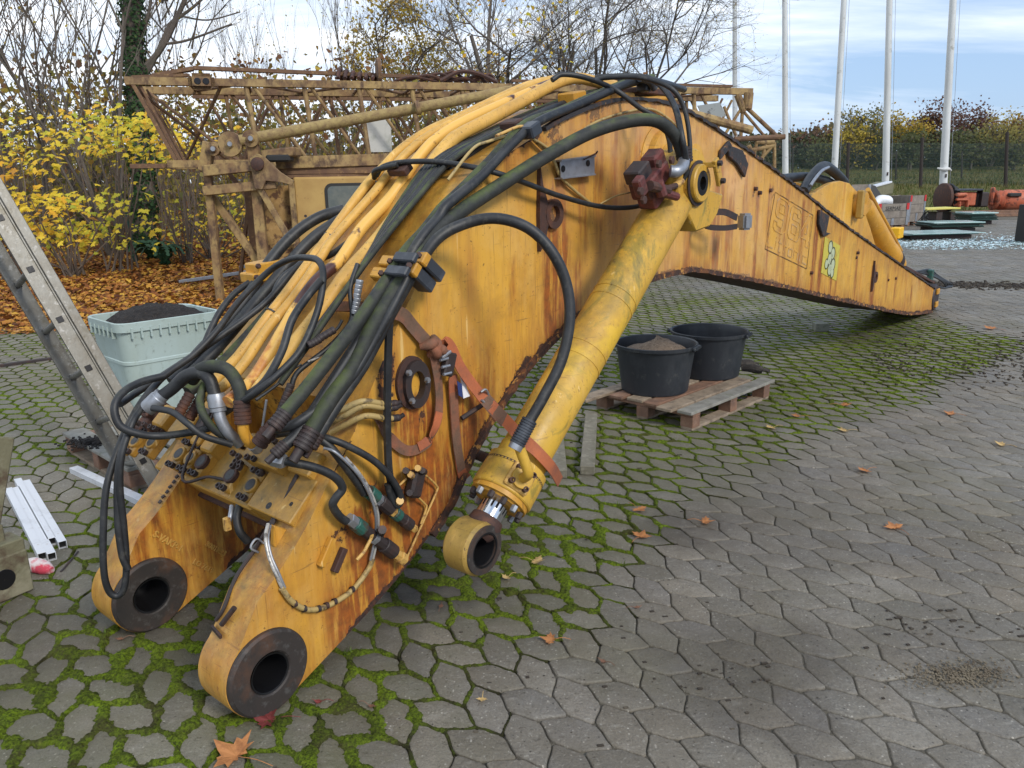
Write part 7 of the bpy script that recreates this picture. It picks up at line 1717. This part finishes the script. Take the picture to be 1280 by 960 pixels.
hz = [(1005, 54, 4.2, LR, 1500, 'dark red brown bush just right of the crane jib end', .5), (1022, 60, 4.6, LYO, 350, 'nearly bare slender tree left of the tilted flagpole', .4), (1058, 50, 3.8, LYO, 1600, 'low yellow green bush between the second and third flagpoles', .5), (1080, 56, 6.0, LO, 1900, 'half bare round topped olive tree left of the crate flagpole', .6), (1096, 60, 6.2, LB_, 1000, 'brownish half bare tree behind the olive one', .4), (1122, 54, 5.6, LYO, 2400, 'golden yellow crowned tree right of the crate flagpole', .7), (1150, 58, 5.0, LO, 1900, 'dull olive tree behind the fence post', .4), (1165, 55, 6.6, LR, 2300, 'tall dark red brown tree left of the knotted flagpole', .4), (1196, 57, 6.2, LR, 2100, 'wine red tree right of the knotted flagpole', .2), (1232, 52, 4.4, LO, 2000, 'dense olive green bush at the right with yellow flecks', .9), (1250, 60, 7.0, LYO, 1900, 'tall pale yellow tree near the right edge', .7), (1285, 57, 6.4, LB_, 1700, 'brown tree cut by the right edge', .5), (1210, 50, 3.4, LO, 1300, 'low dark green bush under the wine red tree', .2), (1040, 56, 4.6, LB_, 1200, 'brown bush behind the tilted flagpole', .3), (1135, 50, 3.2, LO, 1400, 'low dark bush between the fence posts', .1), (1090, 50, 3.0, LO, 1300, 'low dark green bush behind the wooden crates', .1), (1180, 50, 3.1, LO, 1300, 'low dark green bush left of the orange machine', .1), (1262, 50, 3.2, LO, 1300, 'low green bush at the far right', .3), (1020, 50, 2.6, LO, 1000, 'low dark green bush under the red brown one', .2), (975, 58, 4.6, LB_, 900, 'brown bush behind the end of the crane jib', .4)]
for k, (px_, Y, h, lm, nl, lbl, tn) in enumerate(hz):
    tree(at(px_, Y), Y, h*.62, .09, lbl, lm, int(nl*.8), .12, 300+k, stems=1 if h > 4.5 else 3, spread=.6, up_=.12, maxlev=3, nb=(5, 7), name='hedge_tree' if h > 4 else 'bush', cat='tree' if h > 4 else 'bush', group=G2, tone=tn, jit=.30, shape=FIVE, bark=M_BARKD)
lb = LeafB(); rr = random.Random(91)
for k in range(20000):
    Y = rr.uniform(52, 60); x = rr.uniform(14, 46); hh = 2.3*rr.random()**1.1
    lb.leaf((x, Y, terrain(x, Y)+hh), rr.uniform(.12, .22), FIVE, rr=rr)
tag(lb.build('hedge_undergrowth', leafmat('dark_hedge', [(.035, .045, .025), (.055, .07, .035), (.085, .085, .04), (.09, .065, .04)], .2)), 'dark dense undergrowth beyond the fence at the right', 'undergrowth', kind='stuff')
# far wood so that the horizon is closed
mb = MB(); rr = random.Random(8); lb = LeafB()
for k in range(9000):
    a = rr.uniform(-.95, .95); D = rr.uniform(75, 100); x, Y = D*sin(a), D*cos(a); hh = rr.uniform(0, 5)*(.7+.4*fbm(x*.06, 2.2))
    lb.leaf((x, Y, 1.6+hh), rr.uniform(.4, .8), FIVE, rr=rr)
tag(lb.build('far_wood', leafmat('far_wood', [(.05, .04, .03), (.09, .07, .03), (.06, .06, .03), (.12, .08, .04)], .2)), 'far off brown and olive wood along the horizon', 'wood', kind='stuff')
# fence
M_FP = pm('dark_fence_post', (.03, .022, .02), .8)
fr = empty('chain_link_fence', V((at(1150, 44), 44, 2)), 'dark chain link fence on tall brown posts along the grass bank', 'fence')
fx0 = []
for (x, yb, yt) in ((1256, 240, 165), (1150, 240, 172), (1059, 232, 178), (1118, 240, 196), (1200, 240, 196), (990, 228, 185)):
    Y = 42 if yt < 180 else 45; b_ = py(x, yb, Y); t_ = py(x+(1 if x > 1100 else 0), yt, Y); b_.z = terrain(b_.x, b_.y)-.05
    MB().cyl(b_, V((t_.x+.03*(t_.z-b_.z), t_.y, max(t_.z, b_.z+1.6))), .09 if yt < 180 else .05, .08 if yt < 180 else .05, 8).build('fence_post', M_FP, fr)
mb = MB(); xa, xb = at(960, 43), at(1330, 43)
for k in range(9): 
    pts = [V((xa+(xb-xa)*i/40, 43, terrain(xa+(xb-xa)*i/40, 43)+.1+.25*k)) for i in range(41)]; mb.tube(pts, .006, 3, False)
n = 260
for i in range(n):
    x = xa+(xb-xa)*i/n; z_ = terrain(x, 43); 
    for s in (-1, 1): mb.tube([V((x, 43, z_)), V((x+s*1.0, 43, z_+2.15))], .0045, 3, False)
mb.build('chain_link', pm('green_chain_link', (.03, .06, .055), .6), fr, smooth=False)
